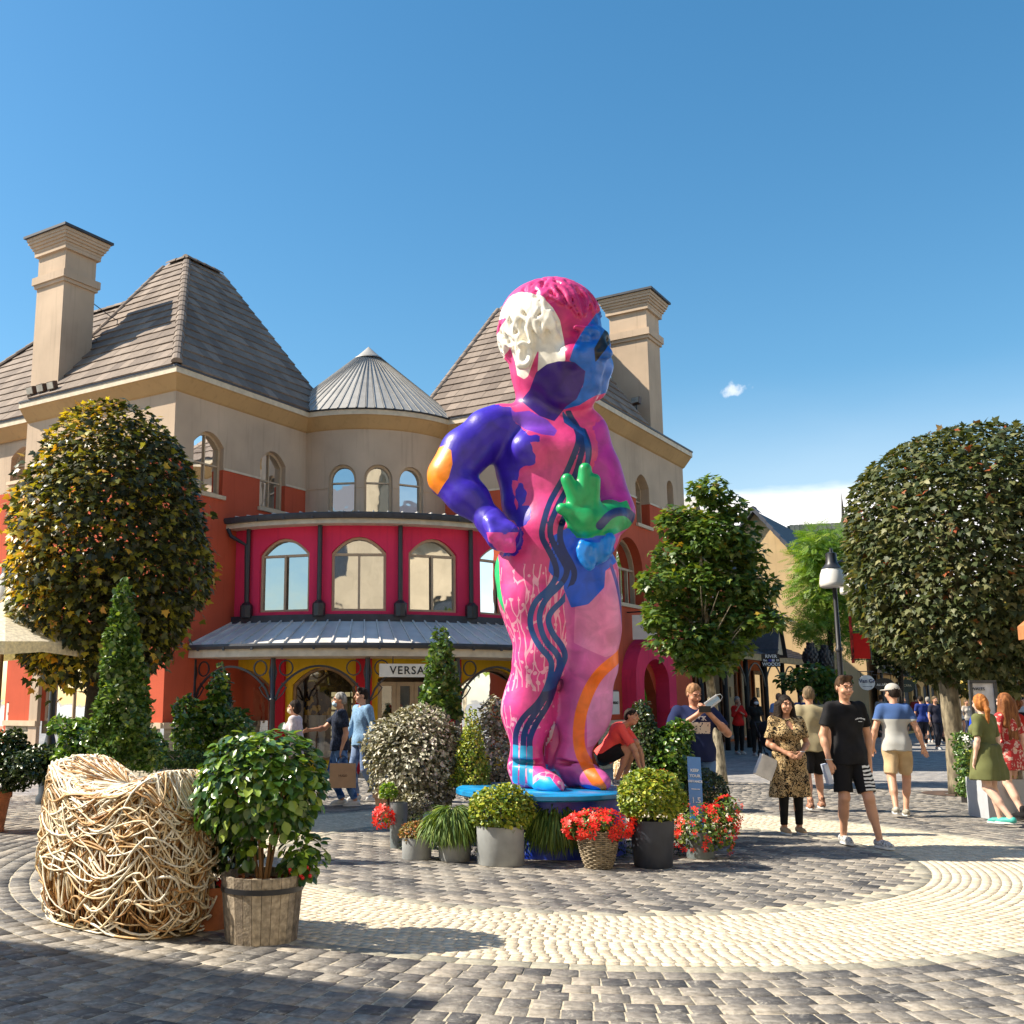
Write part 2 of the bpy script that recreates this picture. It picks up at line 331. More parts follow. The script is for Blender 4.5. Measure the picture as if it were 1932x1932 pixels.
# ------------------------------------------------------------------ palette
M_BEIGE=(.52,.395,.285); M_RED=(.52,.095,.045)
mt_joint=mat('joint_sand',(.50,.44,.33),.95,.15,20,.4,120)
mt_dark=piece_mat('dark_paver',[(0,(.065,.064,.066)),(.22,(.12,.113,.108)),(.6,(.205,.187,.165)),(1,(.30,.265,.22))],.62,bump=.5,bscale=55,streak=.35,wash=((.42,.39,.34),.75))
mt_pale=piece_mat('pale_cobble',[(0,(.50,.42,.31)),(.5,(.58,.50,.38)),(1,(.65,.57,.44))],.85,bump=.6,bscale=70,streak=.22,wash=((.40,.34,.24),.5))
mt_border=piece_mat('border_paver',[(0,(.26,.245,.20)),(1,(.36,.335,.27))],.8,bump=.4,bscale=60,streak=.25)
mt_far=mat('far_paving',(.30,.28,.26),.8,.3,.8,.3,30)
# ------------------------------------------------------------------ ground
def flat_ring(name,c,r0,r1,z,m,n=96,kind='structure'):
    a=np.linspace(0,2*np.pi,n,endpoint=False); V=[]
    for r in(r0,r1): V+=[(c[0]+r*math.cos(q),c[1]+r*math.sin(q),z) for q in a]
    return link(name,mesh_np(name,V,quads=[(j,n+j,n+(j+1)%n,(j+1)%n) for j in range(n)][::1]),m,None,kind=kind)
PC=(1.8,11.75)    # centre of the paving rosette
g=link('ground',mesh_np('ground',[(-400,-200,-.06),(400,-200,-.06),(400,600,-.06),(-400,600,-.06)],quads=[(0,1,2,3)]),mat('ground_soil',(.25,.23,.2),.95),None,kind='structure')
def far_mat():
    m=bpy.data.materials.new('far_paving_rows'); m.use_nodes=True; n,l,b=NB(m); b.inputs['Roughness'].default_value=.75
    g=n.new('ShaderNodeNewGeometry'); mp=n.new('ShaderNodeMapping'); mp.inputs['Rotation'].default_value=(0,0,rad(33.5)); l.new(g.outputs['Position'],mp.inputs[0])
    br=n.new('ShaderNodeTexBrick'); br.inputs['Scale'].default_value=1; br.inputs['Brick Width'].default_value=.36; br.inputs['Row Height'].default_value=.2; br.inputs['Mortar Size'].default_value=.009
    br.inputs[1].default_value=(.16,.16,.17,1); br.inputs[2].default_value=(.30,.28,.26,1); br.inputs[3].default_value=(.36,.32,.27,1); l.new(mp.outputs[0],br.inputs[0])
    nz=n.new('ShaderNodeTexNoise'); nz.inputs['Scale'].default_value=5; nz.inputs['Detail'].default_value=8; l.new(g.outputs['Position'],nz.inputs[0])
    mr=n.new('ShaderNodeMapRange'); l.new(nz.outputs[0],mr.inputs[0]); mr.inputs[1].default_value=.3; mr.inputs[2].default_value=.7; mr.inputs[3].default_value=.65; mr.inputs[4].default_value=1.55
    sc=n.new('ShaderNodeVectorMath'); sc.operation='SCALE'; l.new(br.outputs[0],sc.inputs[0]); l.new(mr.outputs[0],sc.inputs['Scale']); l.new(sc.outputs[0],b.inputs['Base Color'])
    bp=n.new('ShaderNodeBump'); bp.inputs['Distance'].default_value=.01; bp.inputs['Strength'].default_value=.5; l.new(nz.outputs[0],bp.inputs['Height']); l.new(bp.outputs[0],b.inputs['Normal'])
    return m
flat_ring('pavement',PC,11.0,260,-.004,far_mat(),128)
BEVEL_T=None
def paver_shape():
    # unit paver: x,y in [-.5,.5], top bevelled; z scaled separately
    V=[];b=.02
    for z,i in((-1.,0),(-.22,0),(0,b)):
        for x,y in((-1,-1),(1,-1),(1,1),(-1,1)): V.append((x*(.5-i),y*(.5-i),z))
    Q=[(8,9,10,11)]+[(k*4+j,k*4+(j+1)%4,(k+1)*4+(j+1)%4,(k+1)*4+j) for k in(0,1) for j in range(4)]
    return np.array(V,float),np.array(Q)
def pavers(name,C,ang,sx,sy,m,npart,piece,h=.03,jit=.0018,tilt=.006,seed=0,zj=.0012):
    """C centres (n,2), heading of local x, sizes; the nearest ones single objects"""
    r=np.random.default_rng(seed); n=len(C); root=thing(name,None,None,(PC[0],PC[1],0)); root['kind']='structure'
    V,Q=paver_shape(); sx=np.broadcast_to(sx,(n,))*(1+r.normal(0,.012,n)); sy=np.broadcast_to(sy,(n,))*(1+r.normal(0,.012,n)); ang=ang+r.normal(0,.008,n)
    z=r.normal(0,zj,n); tx=r.normal(0,tilt,n); ty=r.normal(0,tilt,n)
    L=np.empty((n,len(V),3)); L[...,0]=V[None,:,0]*sx[:,None]; L[...,1]=V[None,:,1]*sy[:,None]; L[...,2]=V[None,:,2]*h
    # uneven outline of each stone
    jx=r.normal(0,jit,(n,4)); jy=r.normal(0,jit,(n,4))
    for k in range(3): L[:,k*4:k*4+4,0]+=jx; L[:,k*4:k*4+4,1]+=jy
    L[...,2]+=z[:,None]+L[...,0]*tx[:,None]+L[...,1]*ty[:,None]
    ca,sa=np.cos(ang)[:,None],np.sin(ang)[:,None]; X=L[...,0]*ca-L[...,1]*sa+C[:,0:1]; Y=L[...,0]*sa+L[...,1]*ca+C[:,1:2]
    P=np.stack([X,Y,L[...,2]],-1); rn=r.random(n)
    vis=(C[:,1]>5.0)&(np.abs(C[:,0]-C[:,1]*.095)<C[:,1]*.5); o=np.argsort(np.where(vis,C[:,1],99)); A,B=o[:npart],o[npart:]
    four=[mesh_np(piece,L[i],quads=Q) for i in A[:24]]
    for q in four: q.materials.append(m)
    for k,i in enumerate(A):
        ob=bpy.data.objects.new(piece,four[k%len(four)]); COL.objects.link(ob); ob.parent=root; ob.matrix_parent_inverse=Matrix.Translation(root.location).inverted()
        ob.matrix_basis=Matrix.Translation((C[i,0],C[i,1],0))@Matrix.Rotation(float(ang[i]),4,'Z')
    QQ=(Q[None]+(np.arange(len(B))*len(V))[:,None,None]).reshape(-1,4)
    me=mesh_np(piece+'_field',P[B].reshape(-1,3),quads=QQ,rnd=np.repeat(rn[B],len(V))); link(piece+'_field',me,m,root,kind='stuff')
    return root
def ring_grid(r0,r1,pr,pt,stag=True,seed=1):
    rr=np.random.default_rng(seed); C=[];A=[]; n=int(round((r1-r0)/pr)); st=(r1-r0)/n; SX=[]
    for i in range(n):
        r=r0+(i+.5)*st; k=int(2*np.pi*r/pt); a=np.arange(k)*2*np.pi/k+rr.random()*.3
        C.append(np.c_[PC[0]+r*np.cos(a),PC[1]+r*np.sin(a)]); A.append(a+np.pi/2); SX.append(np.full(k,2*np.pi*r/k))
    return np.concatenate(C),np.concatenate(A),np.concatenate(SX),st
R_IN,R_OUT=3.22,4.9
J=.009
C,A,SX,st=ring_grid(R_IN+.16,R_OUT,.078,.086,seed=2); pavers('cobble_ring',C,A,SX-.004,st-.004,mt_pale,300,'cobblestone',seed=3,jit=.002,tilt=.008,h=.02,zj=.0007)
C,A,SX,st=ring_grid(R_OUT,R_OUT+.15,.15,.23,seed=4); c2,a2,s2,st2=ring_grid(R_IN,R_IN+.16,.16,.26,seed=5)
pavers('border_course',np.r_[C,c2],np.r_[A,a2],np.r_[SX,s2]-J,.15-J,mt_border,160,'border_stone',seed=6)
C,A,SX,st=ring_grid(R_OUT+.15,11.0,.168,.165,seed=7)
k=(C[:,1]>3.2)|(np.hypot(C[:,0]-PC[0],C[:,1]-PC[1])<7); pavers('outer_pavement',C[k],A[k],SX[k]-J,st-J,mt_dark,300,'paving_stone',seed=8)
gx=np.arange(-24,25); GA=rad(56.5); pu,pv=.235,.165
cc=[(i*pu+(.5*pu if j%2 else 0),j*pv) for j in range(-22,23) for i in range(-16,17)]
C=np.array([(PC[0]+a*math.cos(GA+rad(90))-b*math.sin(GA+rad(90)),PC[1]+a*math.sin(GA+rad(90))+b*math.cos(GA+rad(90))) for a,b in cc]); C=C[np.hypot(C[:,0]-PC[0],C[:,1]-PC[1])<R_IN-.02]
pavers('rosette_centre',C,np.full(len(C),GA+rad(90)),pu-J,pv-J,mt_dark,300,'paving_stone',seed=9)
flat_ring('joint_bed',PC,0.001,11.02,-.0055,mt_joint,96)
# kerb-like pale strip and street band further off
# ------------------------------------------------------------------ walls with real openings
def planar(P0,d,n):
    P0=np.array(P0,float); d=np.array(d,float); n=np.array(n,float)
    return lambda s,z,dp=0.: (P0[0]+d[0]*s+n[0]*dp,P0[1]+d[1]*s+n[1]*dp,z)
def arcmap(C,R,a0):
    return lambda s,z,dp=0.: (C[0]+(R-dp)*math.cos(a0+s/R),C[1]+(R-dp)*math.sin(a0+s/R),z)
def hole_top(h,s):
    s0,s1,z0,z1,rise=h; x=(s-(s0+s1)/2)/((s1-s0)/2); x=max(-1,min(1,x))
    return z1-rise+rise*(math.sqrt(max(0,1-x*x)) if rise>=.45*(s1-s0) else 1-x*x)
def wall_strips(mb,Mf,s0,s1,z0,z1,holes=(),ds=5.,rev=.2):
    S={round(s0,4),round(s1,4)}
    for h in holes:
        k=12 if h[4] else 1
        for i in range(k+1): S.add(round(h[0]+(h[1]-h[0])*(.5-.5*math.cos(math.pi*i/k)),4))
    n=max(1,int(math.ceil((s1-s0)/ds)))
    for i in range(n+1): S.add(round(s0+(s1-s0)*i/n,4))
    S=sorted(x for x in S if s0-1e-4<=x<=s1+1e-4)
    def q(P): mb.add(P,[(0,1,2,3)])
    for a,b in zip(S,S[1:]):
        mid=(a+b)/2; hs=sorted([h for h in holes if h[0]<mid<h[1]],key=lambda h:h[2]); za=zb=z0
        for h in hs:
            if h[2]>za+1e-4: q([Mf(a,za),Mf(b,zb),Mf(b,h[2]),Mf(a,h[2])])
            ta,tb=hole_top(h,a),hole_top(h,b)
            q([Mf(a,ta),Mf(b,tb),Mf(b,tb,rev),Mf(a,ta,rev)])
            if h[2]>z0+1e-4: q([Mf(a,h[2]),Mf(b,h[2]),Mf(b,h[2],rev),Mf(a,h[2],rev)])
            za,zb=ta,tb
        q([Mf(a,za),Mf(b,zb),Mf(b,z1),Mf(a,z1)])
    for h in holes:
        for s in(h[0],h[1]):
            t=hole_top(h,s); q([Mf(s,h[2]),Mf(s,t),Mf(s,t,rev),Mf(s,h[2],rev)])
    return mb
def ribbon(mb,Mf,path,w,d0,d1,closed=False):
    """bar of width w following a path on the wall face, between depths d0 and d1"""
    P=[np.array(p,float) for p in path]; n=len(P); A=[];B=[]
    for i in range(n):
        p0=P[i-1] if (i or closed) else P[i]; p1=P[(i+1)%n] if (i<n-1 or closed) else P[i]
        a=P[i]-p0; b=p1-P[i]; a=a/(np.linalg.norm(a)+1e-9) if np.linalg.norm(a)>1e-9 else b/np.linalg.norm(b); b=b/(np.linalg.norm(b)) if np.linalg.norm(b)>1e-9 else a
        t=a+b; t/=np.linalg.norm(t)+1e-9; nn=np.array([-t[1],t[0]]); k=w/2/max(.35,abs(nn@np.array([-a[1],a[0]])))
        A.append(P[i]+nn*k); B.append(P[i]-nn*k)
    V=[]
    for i in range(n): V+=[Mf(A[i][0],A[i][1],d0),Mf(B[i][0],B[i][1],d0),Mf(B[i][0],B[i][1],d1),Mf(A[i][0],A[i][1],d1)]
    m=n if closed else n-1; Fc=[]
    for i in range(m):
        a,b=4*i,4*((i+1)%n)
        for j in range(4): Fc.append((a+j,a+(j+1)%4,b+(j+1)%4,b+j))
    if not closed: Fc+=[(0,1,2,3),(4*n-4,4*n-3,4*n-2,4*n-1)]
    return mb.add(V,Fc)
def hole_path(h,inset,k=12):
    s0,s1,z0,z1,rise=h; P=[(s0+inset,z0+inset)]
    if rise:
        for i in range(k+1):
            s=s0+(s1-s0)*(.5-.5*math.cos(math.pi*i/k)); x=(s-(s0+s1)/2)*(1-2*inset/(s1-s0))+(s0+s1)/2
            P.append((x,hole_top(h,s)-inset))
    else: P+=[(s0+inset,z1-inset),(s1-inset,z1-inset)]
    P.append((s1-inset,z0+inset)); return P
mt_frame=mat('frame_beige',(.50,.37,.24),.55,.05); mt_iron=mat('dark_iron',(.018,.019,.024),.42,.1,spec=.6); mt_lead=mat('dark_lead',(.035,.038,.05),.5,.15)
mt_cream=mat('cream_trim',(.60,.47,.32),.7,.06)
mt_glassA=glass_mat('window_glass',(.30,.30,.30),.42); mt_glassB=glass_mat('shop_glass',(.72,.72,.70),.16); mt_glassC=glass_mat('display_glass',(.30,.30,.27),.50)
def window(parent,Mf,h,dep=.2,nx=1,zs=(),fw=.07,bw=.035,glass=None,sill=None,frame=None,back='dark',backd=.5,fd=.06,lab=None,mull_top=None,name='window'):
    frame=frame or mt_frame; glass=glass or mt_glassA
    mb=MB(); ribbon(mb,Mf,hole_path(h,fw/2),fw,dep-fd,dep+.02,True); o=mb.build(name,frame,parent)
    if lab: o['label']=lab
    s0,s1,z0,z1,r=h
    if back=='dark': back=mat('room_dark',(.05,.05,.05),.9)  # dark sheet stands in for the unlit room behind the glass
    P=hole_path(h,.03); c=((s0+s1)/2,(z0+z1)/2); PL=lambda s,z:tuple(np.array(Mf(s0,z,dep))*(1-(s-s0)/(s1-s0))+np.array(Mf(s1,z,dep))*((s-s0)/(s1-s0))); V=[PL(*c)]+[PL(p[0],p[1]) for p in P]; g=MB(); g.add(V,[(0,i,i%len(P)+1) for i in range(1,len(P)+1)]); g.build('pane',glass,o)
    for i in range(1,nx):
        s=s0+(s1-s0)*i/nx; b=MB(); ribbon(b,Mf,[(s,z0+fw),(s,(mull_top if mull_top else hole_top(h,s)-fw*.5))],bw,dep-fd*.7,dep+.015); b.build('glazing_bar',frame,o)
    for z in zs:
        b=MB(); ribbon(b,Mf,[(s0+fw*.8,z),(s1-fw*.8,z)],bw*1.1,dep-fd*.72,dep+.015); b.build('glazing_bar',frame,o)
    if sill:
        b=MB(); k=6; pts=[(s0-sill+(s1-s0+2*sill)*i/k,z0-.045) for i in range(k+1)]; ribbon(b,Mf,pts,.09,-.07,dep+.02); b.build('sill',mt_cream,o)
    if back:
        b=MB(); k=4; V=[];Fc=[]
        for i in range(k+1):
            s=s0-.3+(s1-s0+.6)*i/k; V+=[Mf(s,z0-.3,backd),Mf(s,z1+.2,backd)]
        Fc=[(2*i,2*i+2,2*i+3,2*i+1) for i in range(k)]; b.add(V,Fc); b.build('backing',back,o)
    return o
def wall_paint(name,z_split,upper,lower,red_lo=None):
    """two paints on one render coat, meeting at a height"""
    m=mat(name,(1,1,1),.86,.04,3,.35,90,spec=.25); n,l,b=NB(m)
    g=n.new('ShaderNodeNewGeometry'); sp=n.new('ShaderNodeSeparateXYZ'); l.new(g.outputs['Position'],sp.inputs[0])
    st=n.new('ShaderNodeMath'); st.operation='GREATER_THAN'; l.new(sp.outputs[2],st.inputs[0]); st.inputs[1].default_value=z_split
    mx=n.new('ShaderNodeMix'); mx.data_type='RGBA'; l.new(st.outputs[0],mx.inputs[0]); mx.inputs[6].default_value=(*lower,1); mx.inputs[7].default_value=(*upper,1)
    nz=n.new('ShaderNodeTexNoise'); nz.inputs['Scale'].default_value=.9; nz.inputs['Detail'].default_value=7; l.new(g.outputs['Position'],nz.inputs[0])
    mr=n.new('ShaderNodeMapRange'); l.new(nz.outputs[0],mr.inputs[0]); mr.inputs[1].default_value=.3; mr.inputs[2].default_value=.7; mr.inputs[3].default_value=.84; mr.inputs[4].default_value=1.08
    # thin rain streaks
    mp=n.new('ShaderNodeMapping'); mp.inputs['Scale'].default_value=(9,9,.6); l.new(g.outputs['Position'],mp.inputs[0]); n3=n.new('ShaderNodeTexNoise'); n3.inputs['Scale'].default_value=1; n3.inputs['Detail'].default_value=4; l.new(mp.outputs[0],n3.inputs[0])
    m3=n.new('ShaderNodeMapRange'); l.new(n3.outputs[0],m3.inputs[0]); m3.inputs[1].default_value=.55; m3.inputs[2].default_value=.8; m3.inputs[3].default_value=1; m3.inputs[4].default_value=.80
    mu=n.new('ShaderNodeMath'); mu.operation='MULTIPLY'; l.new(mr.outputs[0],mu.inputs[0]); l.new(m3.outputs[0],mu.inputs[1])
    sc=n.new('ShaderNodeVectorMath'); sc.operation='SCALE'; l.new(mx.outputs[2],sc.inputs[0]); l.new(mu.outputs[0],sc.inputs['Scale']); l.new(sc.outputs[0],b.inputs['Base Color'])
    return m
mt_wall=wall_paint('render_beige_red',7.0,M_BEIGE,M_RED); mt_beige=wall_paint('render_beige',-9,M_BEIGE,M_BEIGE)
mt_pink=wall_paint('render_pink',-9,(.74,.040,.115),(.74,.040,.115)); mt_crim=wall_paint('render_crimson',-9,(.55,.02,.035),(.55,.02,.035)); mt_yel=wall_paint('render_yellow',-9,(.72,.44,.02),(.72,.44,.02))
mt_corn=wall_paint('cornice_ochre',-9,(.48,.31,.145),(.48,.31,.145)); mt_fascia=mat('fascia_white',(.62,.52,.38),.6,.08)
mt_tileL=piece_mat('roof_tile_dun',[(0,(.145,.112,.092)),(.5,(.20,.158,.128)),(1,(.265,.21,.17))],.85,bump=.3,bscale=35,streak=.12)
mt_tileB=mat('roof_under',(.05,.045,.04),.9)
mt_zinc=piece_mat('zinc_panel',[(0,(.56,.54,.52)),(.5,(.64,.62,.59)),(1,(.70,.68,.64))],.42,bump=.1,bscale=8,streak=.1,spec=.6)
# ------------------------------------------------------------------ the corner building
UA=rad(56.5); U=np.array([math.cos(UA),math.sin(UA),0]); Vv=np.array([-U[1],U[0],0])
Ae=atZ(333,690,9.); Be=atZ(1117.6,746.3,9.); OV=.31
Aw=Ae+(U+Vv)*OV; Bw=Be+(U+Vv)*OV
k=np.linalg.solve(np.array([[U[0],-Vv[0]],[U[1],-Vv[1]]]),(Bw-Aw)[:2]); CC=Aw+k[0]*U; LU,LV=k[0],k[1]
BLD=thing('corner_shop_building','beige, red and pink outlet building with two steep tiled roofs and a round bay between','building',(float(CC[0]),float(CC[1]),0))
def bl(mb,name,m,**k): return mb.build(name,m,BLD,**k)
mpLR=planar(Aw,U,Vv)          # left wing, side facing the bay (depth goes along v)
mpLL=planar(Aw,Vv,U)          # left wing, sunlit side
mpRL=planar(Bw,Vv,U); mpRR=planar(Bw,U,Vv)
hLR=[(.62,1.60,6.36,7.83,.30),(2.90,3.86,6.31,7.80,.30)]
hRR=[(3.10,4.10,6.33,7.75,.32),(5.55,6.08,7.19,7.97,.25),(.35,1.25,6.6,8.0,.32),(1.55,3.4,4.08,5.85,.85),(2.15,4.05,0.25,2.55,.85)]
hLL=[(1.4,3.6,0.15,2.7,.8)]
mb=MB(); wall_strips(mb,mpLR,0,LU,1.13,8.72,hLR); bl(mb,'wall',mt_wall)
mb=MB(); wall_strips(mb,mpLL,0,5.32,1.13,8.72,[(1.2,4.1,1.13,2.75,.75)]); bl(mb,'wall',mt_wall)
mb=MB(); wall_strips(mb,mpRL,0,LV,0,8.72); bl(mb,'wall',mt_wall)
mb=MB(); wall_strips(mb,mpRR,0,7.0,0,8.72,hRR,rev=.35); wall_strips(mb,planar(Bw+7.0*U,Vv,-U),0,8,0,8.72); bl(mb,'wall',mt_wall)
# recessed far-left bay
PFL=Aw+Vv*5.32; mb=MB(); wall_strips(mb,planar(PFL+.6*U,Vv,U),0,7,0,8.6,[(.42,1.42,7.3,8.2,.25),(1.0,2.6,.9,2.7,.0)],rev=.25); wall_strips(mb,planar(PFL,U,Vv),0,.6,0,8.6); bl(mb,'wall',mt_wall)
# windows
for h in hLR: window(BLD,mpLR,h,.18,2,((h[2]+h[3])/2-.02,),sill=.06,lab='tall arched sash window with four panes')
window(BLD,mpRR,hRR[0],.3,2,(7.05,),sill=.06); window(BLD,mpRR,hRR[1],.3,2,(7.6,),sill=.06,fw=.05); window(BLD,mpRR,hRR[2],.3,2,(7.3,),sill=.06)
window(BLD,mpRR,hRR[3],.3,4,(5.05,),sill=.1,bw=.05,mull_top=5.05,lab='wide arched window with four tall lights')
window(BLD,mpRR,hRR[4],.33,2,(),glass=mt_glassB,frame=mat('frame_lime',(.12,.55,.03),.4),lab='shop window framed in lime green')
window(BLD,planar(PFL+.6*U,Vv,U),(.42,1.42,7.3,8.2,.25),.22,2,(7.75,),sill=.06)
window(BLD,planar(PFL+.6*U,Vv,U),(1.0,2.6,.9,2.7,.0),.22,2,(),glass=mt_glassB)
window(BLD,mpLL,(1.2,4.1,1.13,2.75,.75),.18,3,(),glass=mt_glassC,back=mat('blind_cream',(.55,.5,.36),.8),backd=.28,lab='arched shop window with cream blind')
# string course between the paints
mb=MB(); ribbon(mb,mpLR,[(0,7.02),(.62,7.02)],.05,-.025,.01); ribbon(mb,mpLR,[(1.6,7.02),(2.9,7.02)],.05,-.025,.01); ribbon(mb,mpLR,[(3.86,7.02),(5.2,7.02)],.05,-.025,.01); ribbon(mb,mpLL,[(0,7.02),(5.32,7.02)],.05,-.025,.01)
for a,b in((0,.35),(1.25,3.1),(4.1,4.8),(5.0,7.0)): ribbon(mb,mpRR,[(a,7.02),(b,7.02)],.05,-.025,.01)
ribbon(mb,mpRL,[(0,7.02),(5,7.02)],.05,-.025,.01); bl(mb,'string_course',mt_fascia,kind='stuff')
# plinths: brick below a cream cap
mt_brickw=piece_mat('painted_brick',[(0,(.46,.40,.29)),(1,(.56,.49,.36))],.85,bump=.4,bscale=60,streak=.12)
def plinth(Mf,s0,s1,h=1.02):
    base=MB(); wall_strips(base,lambda s,z,d=0.:Mf(s,z,d-.055),s0,s1,0,h); o=bl(base,'plinth',mat('plinth_mortar',(.40,.35,.26),.9))
    cap=MB(); ribbon(cap,Mf,[(s0-.09,h+.055),(s1+.02,h+.055)],.12,-.14,.02); cap.build('plinth_cap',mt_cream,o)
    nb=int((s1-s0)/.23); pts=[];
    V,Q=paver_shape(); 
    me=None; d=np.array(Mf(1,0))-np.array(Mf(0,0)); nn=np.array(Mf(0,0,1))-np.array(Mf(0,0,0)); R3=np.stack([d,np.array([0,0,1.]),-nn],1)
    br=MB(); rn=[]
    for j in range(int(h/.075)):
        for i in range(nb):
            s=s0+(i+.5+(.5 if j%2 else 0))*(s1-s0)/nb
            if s>s1-.05: continue
            c=np.array(Mf(s,.04+j*.075,-.055-.012)); L=V*np.array([.215,.063,.02]); W_=(R3@L.T).T+c; br.add(W_,[tuple(q) for q in Q]); rn+= [random.random()]*len(V)
    me=mesh_np('brick',br.v,polys=br.f,rnd=rn); link('brick',me,mt_brickw,o,kind='stuff')
plinth(mpLR,0,2.1); plinth(mpLL,0,1.1); plinth(mpLL,4.2,5.32); plinth(mpRR,4.6,7.0); plinth(mpRR,0,1.7)
# beige surround of the left arch and pink portal on the right side
mb=MB(); ribbon(mb,mpLL,[(1.05,0),(1.05,2.0)]+[(1.05+3.2*(.5-.5*math.cos(math.pi*i/12)),2.0+.95*math.sin(math.pi*i/12)) for i in range(1,12)]+[(4.25,2.0),(4.25,0)],.30,-.10,.0); bl(mb,'arch_surround',mt_beige)
mb=MB(); pp=[(1.95,0),(1.95,2.1)]+[(1.95+2.35*(.5-.5*math.cos(math.pi*i/14)),2.1+.85*math.sin(math.pi*i/14)) for i in range(1,14)]+[(4.30,2.1),(4.30,0)]
ribbon(mb,mpRR,pp,.55,-.38,.0); mb.build('portal',mt_pink,BLD)
mb=MB(); ribbon(mb,mpRR,[(1.62,1.35),(2.28,1.35)],.10,-.44,-.1); ribbon(mb,mpRR,[(3.98,1.35),(4.62,1.35)],.10,-.44,-.1); bl(mb,'portal_band',mt_pink,kind='stuff')
# cornice: ochre cove under a pale fascia
def cornice(path_eave,close=False):
    """profile swept along the eave line, given as (point, outward dir) pairs"""
    prof=[(0.31,-.0,0),(.31,-.13,0),(.27,-.15,1),(.05,-.42,1),(.0,-.45,1)]
    for part,(a,b) in (('fascia',(0,2)),('cornice',(1,5))):
        mb=MB(); V=[];pr=prof[a:b]
        for p,w in path_eave:
            for o,z,_ in pr: V.append((p[0]+w[0]*(o-OV),p[1]+w[1]*(o-OV),p[2]+z))
        n=len(pr); mb.add(V,[(i*n+j,(i+1)*n+j,(i+1)*n+j+1,i*n+j+1) for i in range(len(path_eave)-1) for j in range(n-1)]); o=bl(mb,part,mt_fascia if part=='fascia' else mt_corn)
    mb=MB(); 
    for (p,w),(q,x) in zip(path_eave,path_eave[1:]):
        mb.add([(p[0]+w[0]*.02,p[1]+w[1]*.02,p[2]+.004),(q[0]+x[0]*.02,q[1]+x[1]*.02,q[2]+.004),(q[0]+x[0]*.02,q[1]+x[1]*.02,q[2]+.05),(p[0]+w[0]*.02,p[1]+w[1]*.02,p[2]+.05)],[(0,1,2,3)])
        mb.add([(p[0]+w[0]*.02,p[1]+w[1]*.02,p[2]+.004),(q[0]+x[0]*.02,q[1]+x[1]*.02,q[2]+.004),(q[0]-x[0]*.4,q[1]-x[1]*.4,q[2]+.004),(p[0]-w[0]*.4,p[1]-w[1]*.4,p[2]+.004)],[(0,1,2,3)])
    bl(mb,'gutter',mt_lead)
nU,nV=-Vv,-U     # outward normals: side along u faces -v, side along v faces -u
cor=(nU+nV)
E2=lambda P,s,d:(P+d*s)
RT=2.65; aL=rad(236.5); aR=rad(326.5)
tw=[]; th0=math.asin(.0)
for i in range(25):
    a=aL+(aR-aL)*i/24; tw.append((CC*np.array([1,1,0])+np.array([(RT+OV)*math.cos(a),(RT+OV)*math.sin(a),9.0]),np.array([math.cos(a),math.sin(a),0])))
sL=LU-RT  # where the bay leaves the left wing
cornice([(Ae+Vv*5.6,nV),(Ae,cor),(Ae+U*(sL+.31-.05),nU)])
cornice(tw)
cornice([(Be+Vv*(LV-RT+.31-.05),nV),(Be,cor),(Be+U*7.35,nU)])
cornice([(Ae+Vv*5.6+U*.55-np.array([0,0,.16]),nV),(Ae+Vv*13+U*.55-np.array([0,0,.16]),nV)])
mb=MB(); q=Be+U*7.35; mb.add([tuple(q+o*nU*1+np.array([0,0,z])) for o,z in((0,0),(0,-.13),(-.04,-.15),(-.26,-.42),(-.31,-.45),(-.6,-.45),(-.6,0))],[tuple(range(7))]); bl(mb,'cornice',mt_corn)
mb=MB(); q=Ae+Vv*5.6; mb.add([tuple(q+o*nV*1+np.array([0,0,z])) for o,z in((0,0),(0,-.13),(-.04,-.15),(-.26,-.42),(-.31,-.45),(-.9,-.45),(-.9,0))],[tuple(range(7))]); bl(mb,'cornice',mt_corn)
# round bay
mpT=arcmap(CC,RT,aL); AT=rad(90)*RT
def arc_s(px,R,C=CC,a0=aL):
    d=ray(px,1100); d=d[:2]/d[1]; # ray x=d0*Y
    c=C[:2]; A_=d@d; B_=-2*d@c; K=c@c-R*R; Y=(-B_-math.sqrt(B_*B_-4*A_*K))/2/A_; p=d*Y; return (math.atan2(p[1]-c[1],p[0]-c[0])%(2*math.pi)-a0)*R
hT=[]
for px in(643,713,776.5):
    s=arc_s(px,RT); hT.append((s-.37,s+.37,5.7,7.62,.37))
mb=MB(); wall_strips(mb,mpT,.0,AT,5.3,8.72,hT,ds=.18,rev=.16); bl(mb,'bay_wall',mt_beige,auto=30)
mt_glassD=glass_mat('bay_glass',(.2,.2,.2),.55)
for h in hT: window(BLD,mpT,h,.15,1,(7.15,),fw=.06,glass=mt_glassD,back=mat('room_dark',(.05,.05,.05),.9),backd=.45,lab='round-headed bay window')
mb=MB(); S=[0]+[x for h in hT for x in(h[0],h[1])]+[AT]
for a,b in zip(S[::2],S[1::2]): ribbon(mb,mpT,[(a+(b-a)*i/6,7.02) for i in range(7)],.035,-.018,.01)
bl(mb,'string_course',mt_beige,kind='stuff')
mt_zcone=piece_mat('zinc_cone',[(0,(.30,.29,.275)),(1,(.40,.385,.36))],.5,bump=.1,bscale=8,streak=.12,spec=.4)
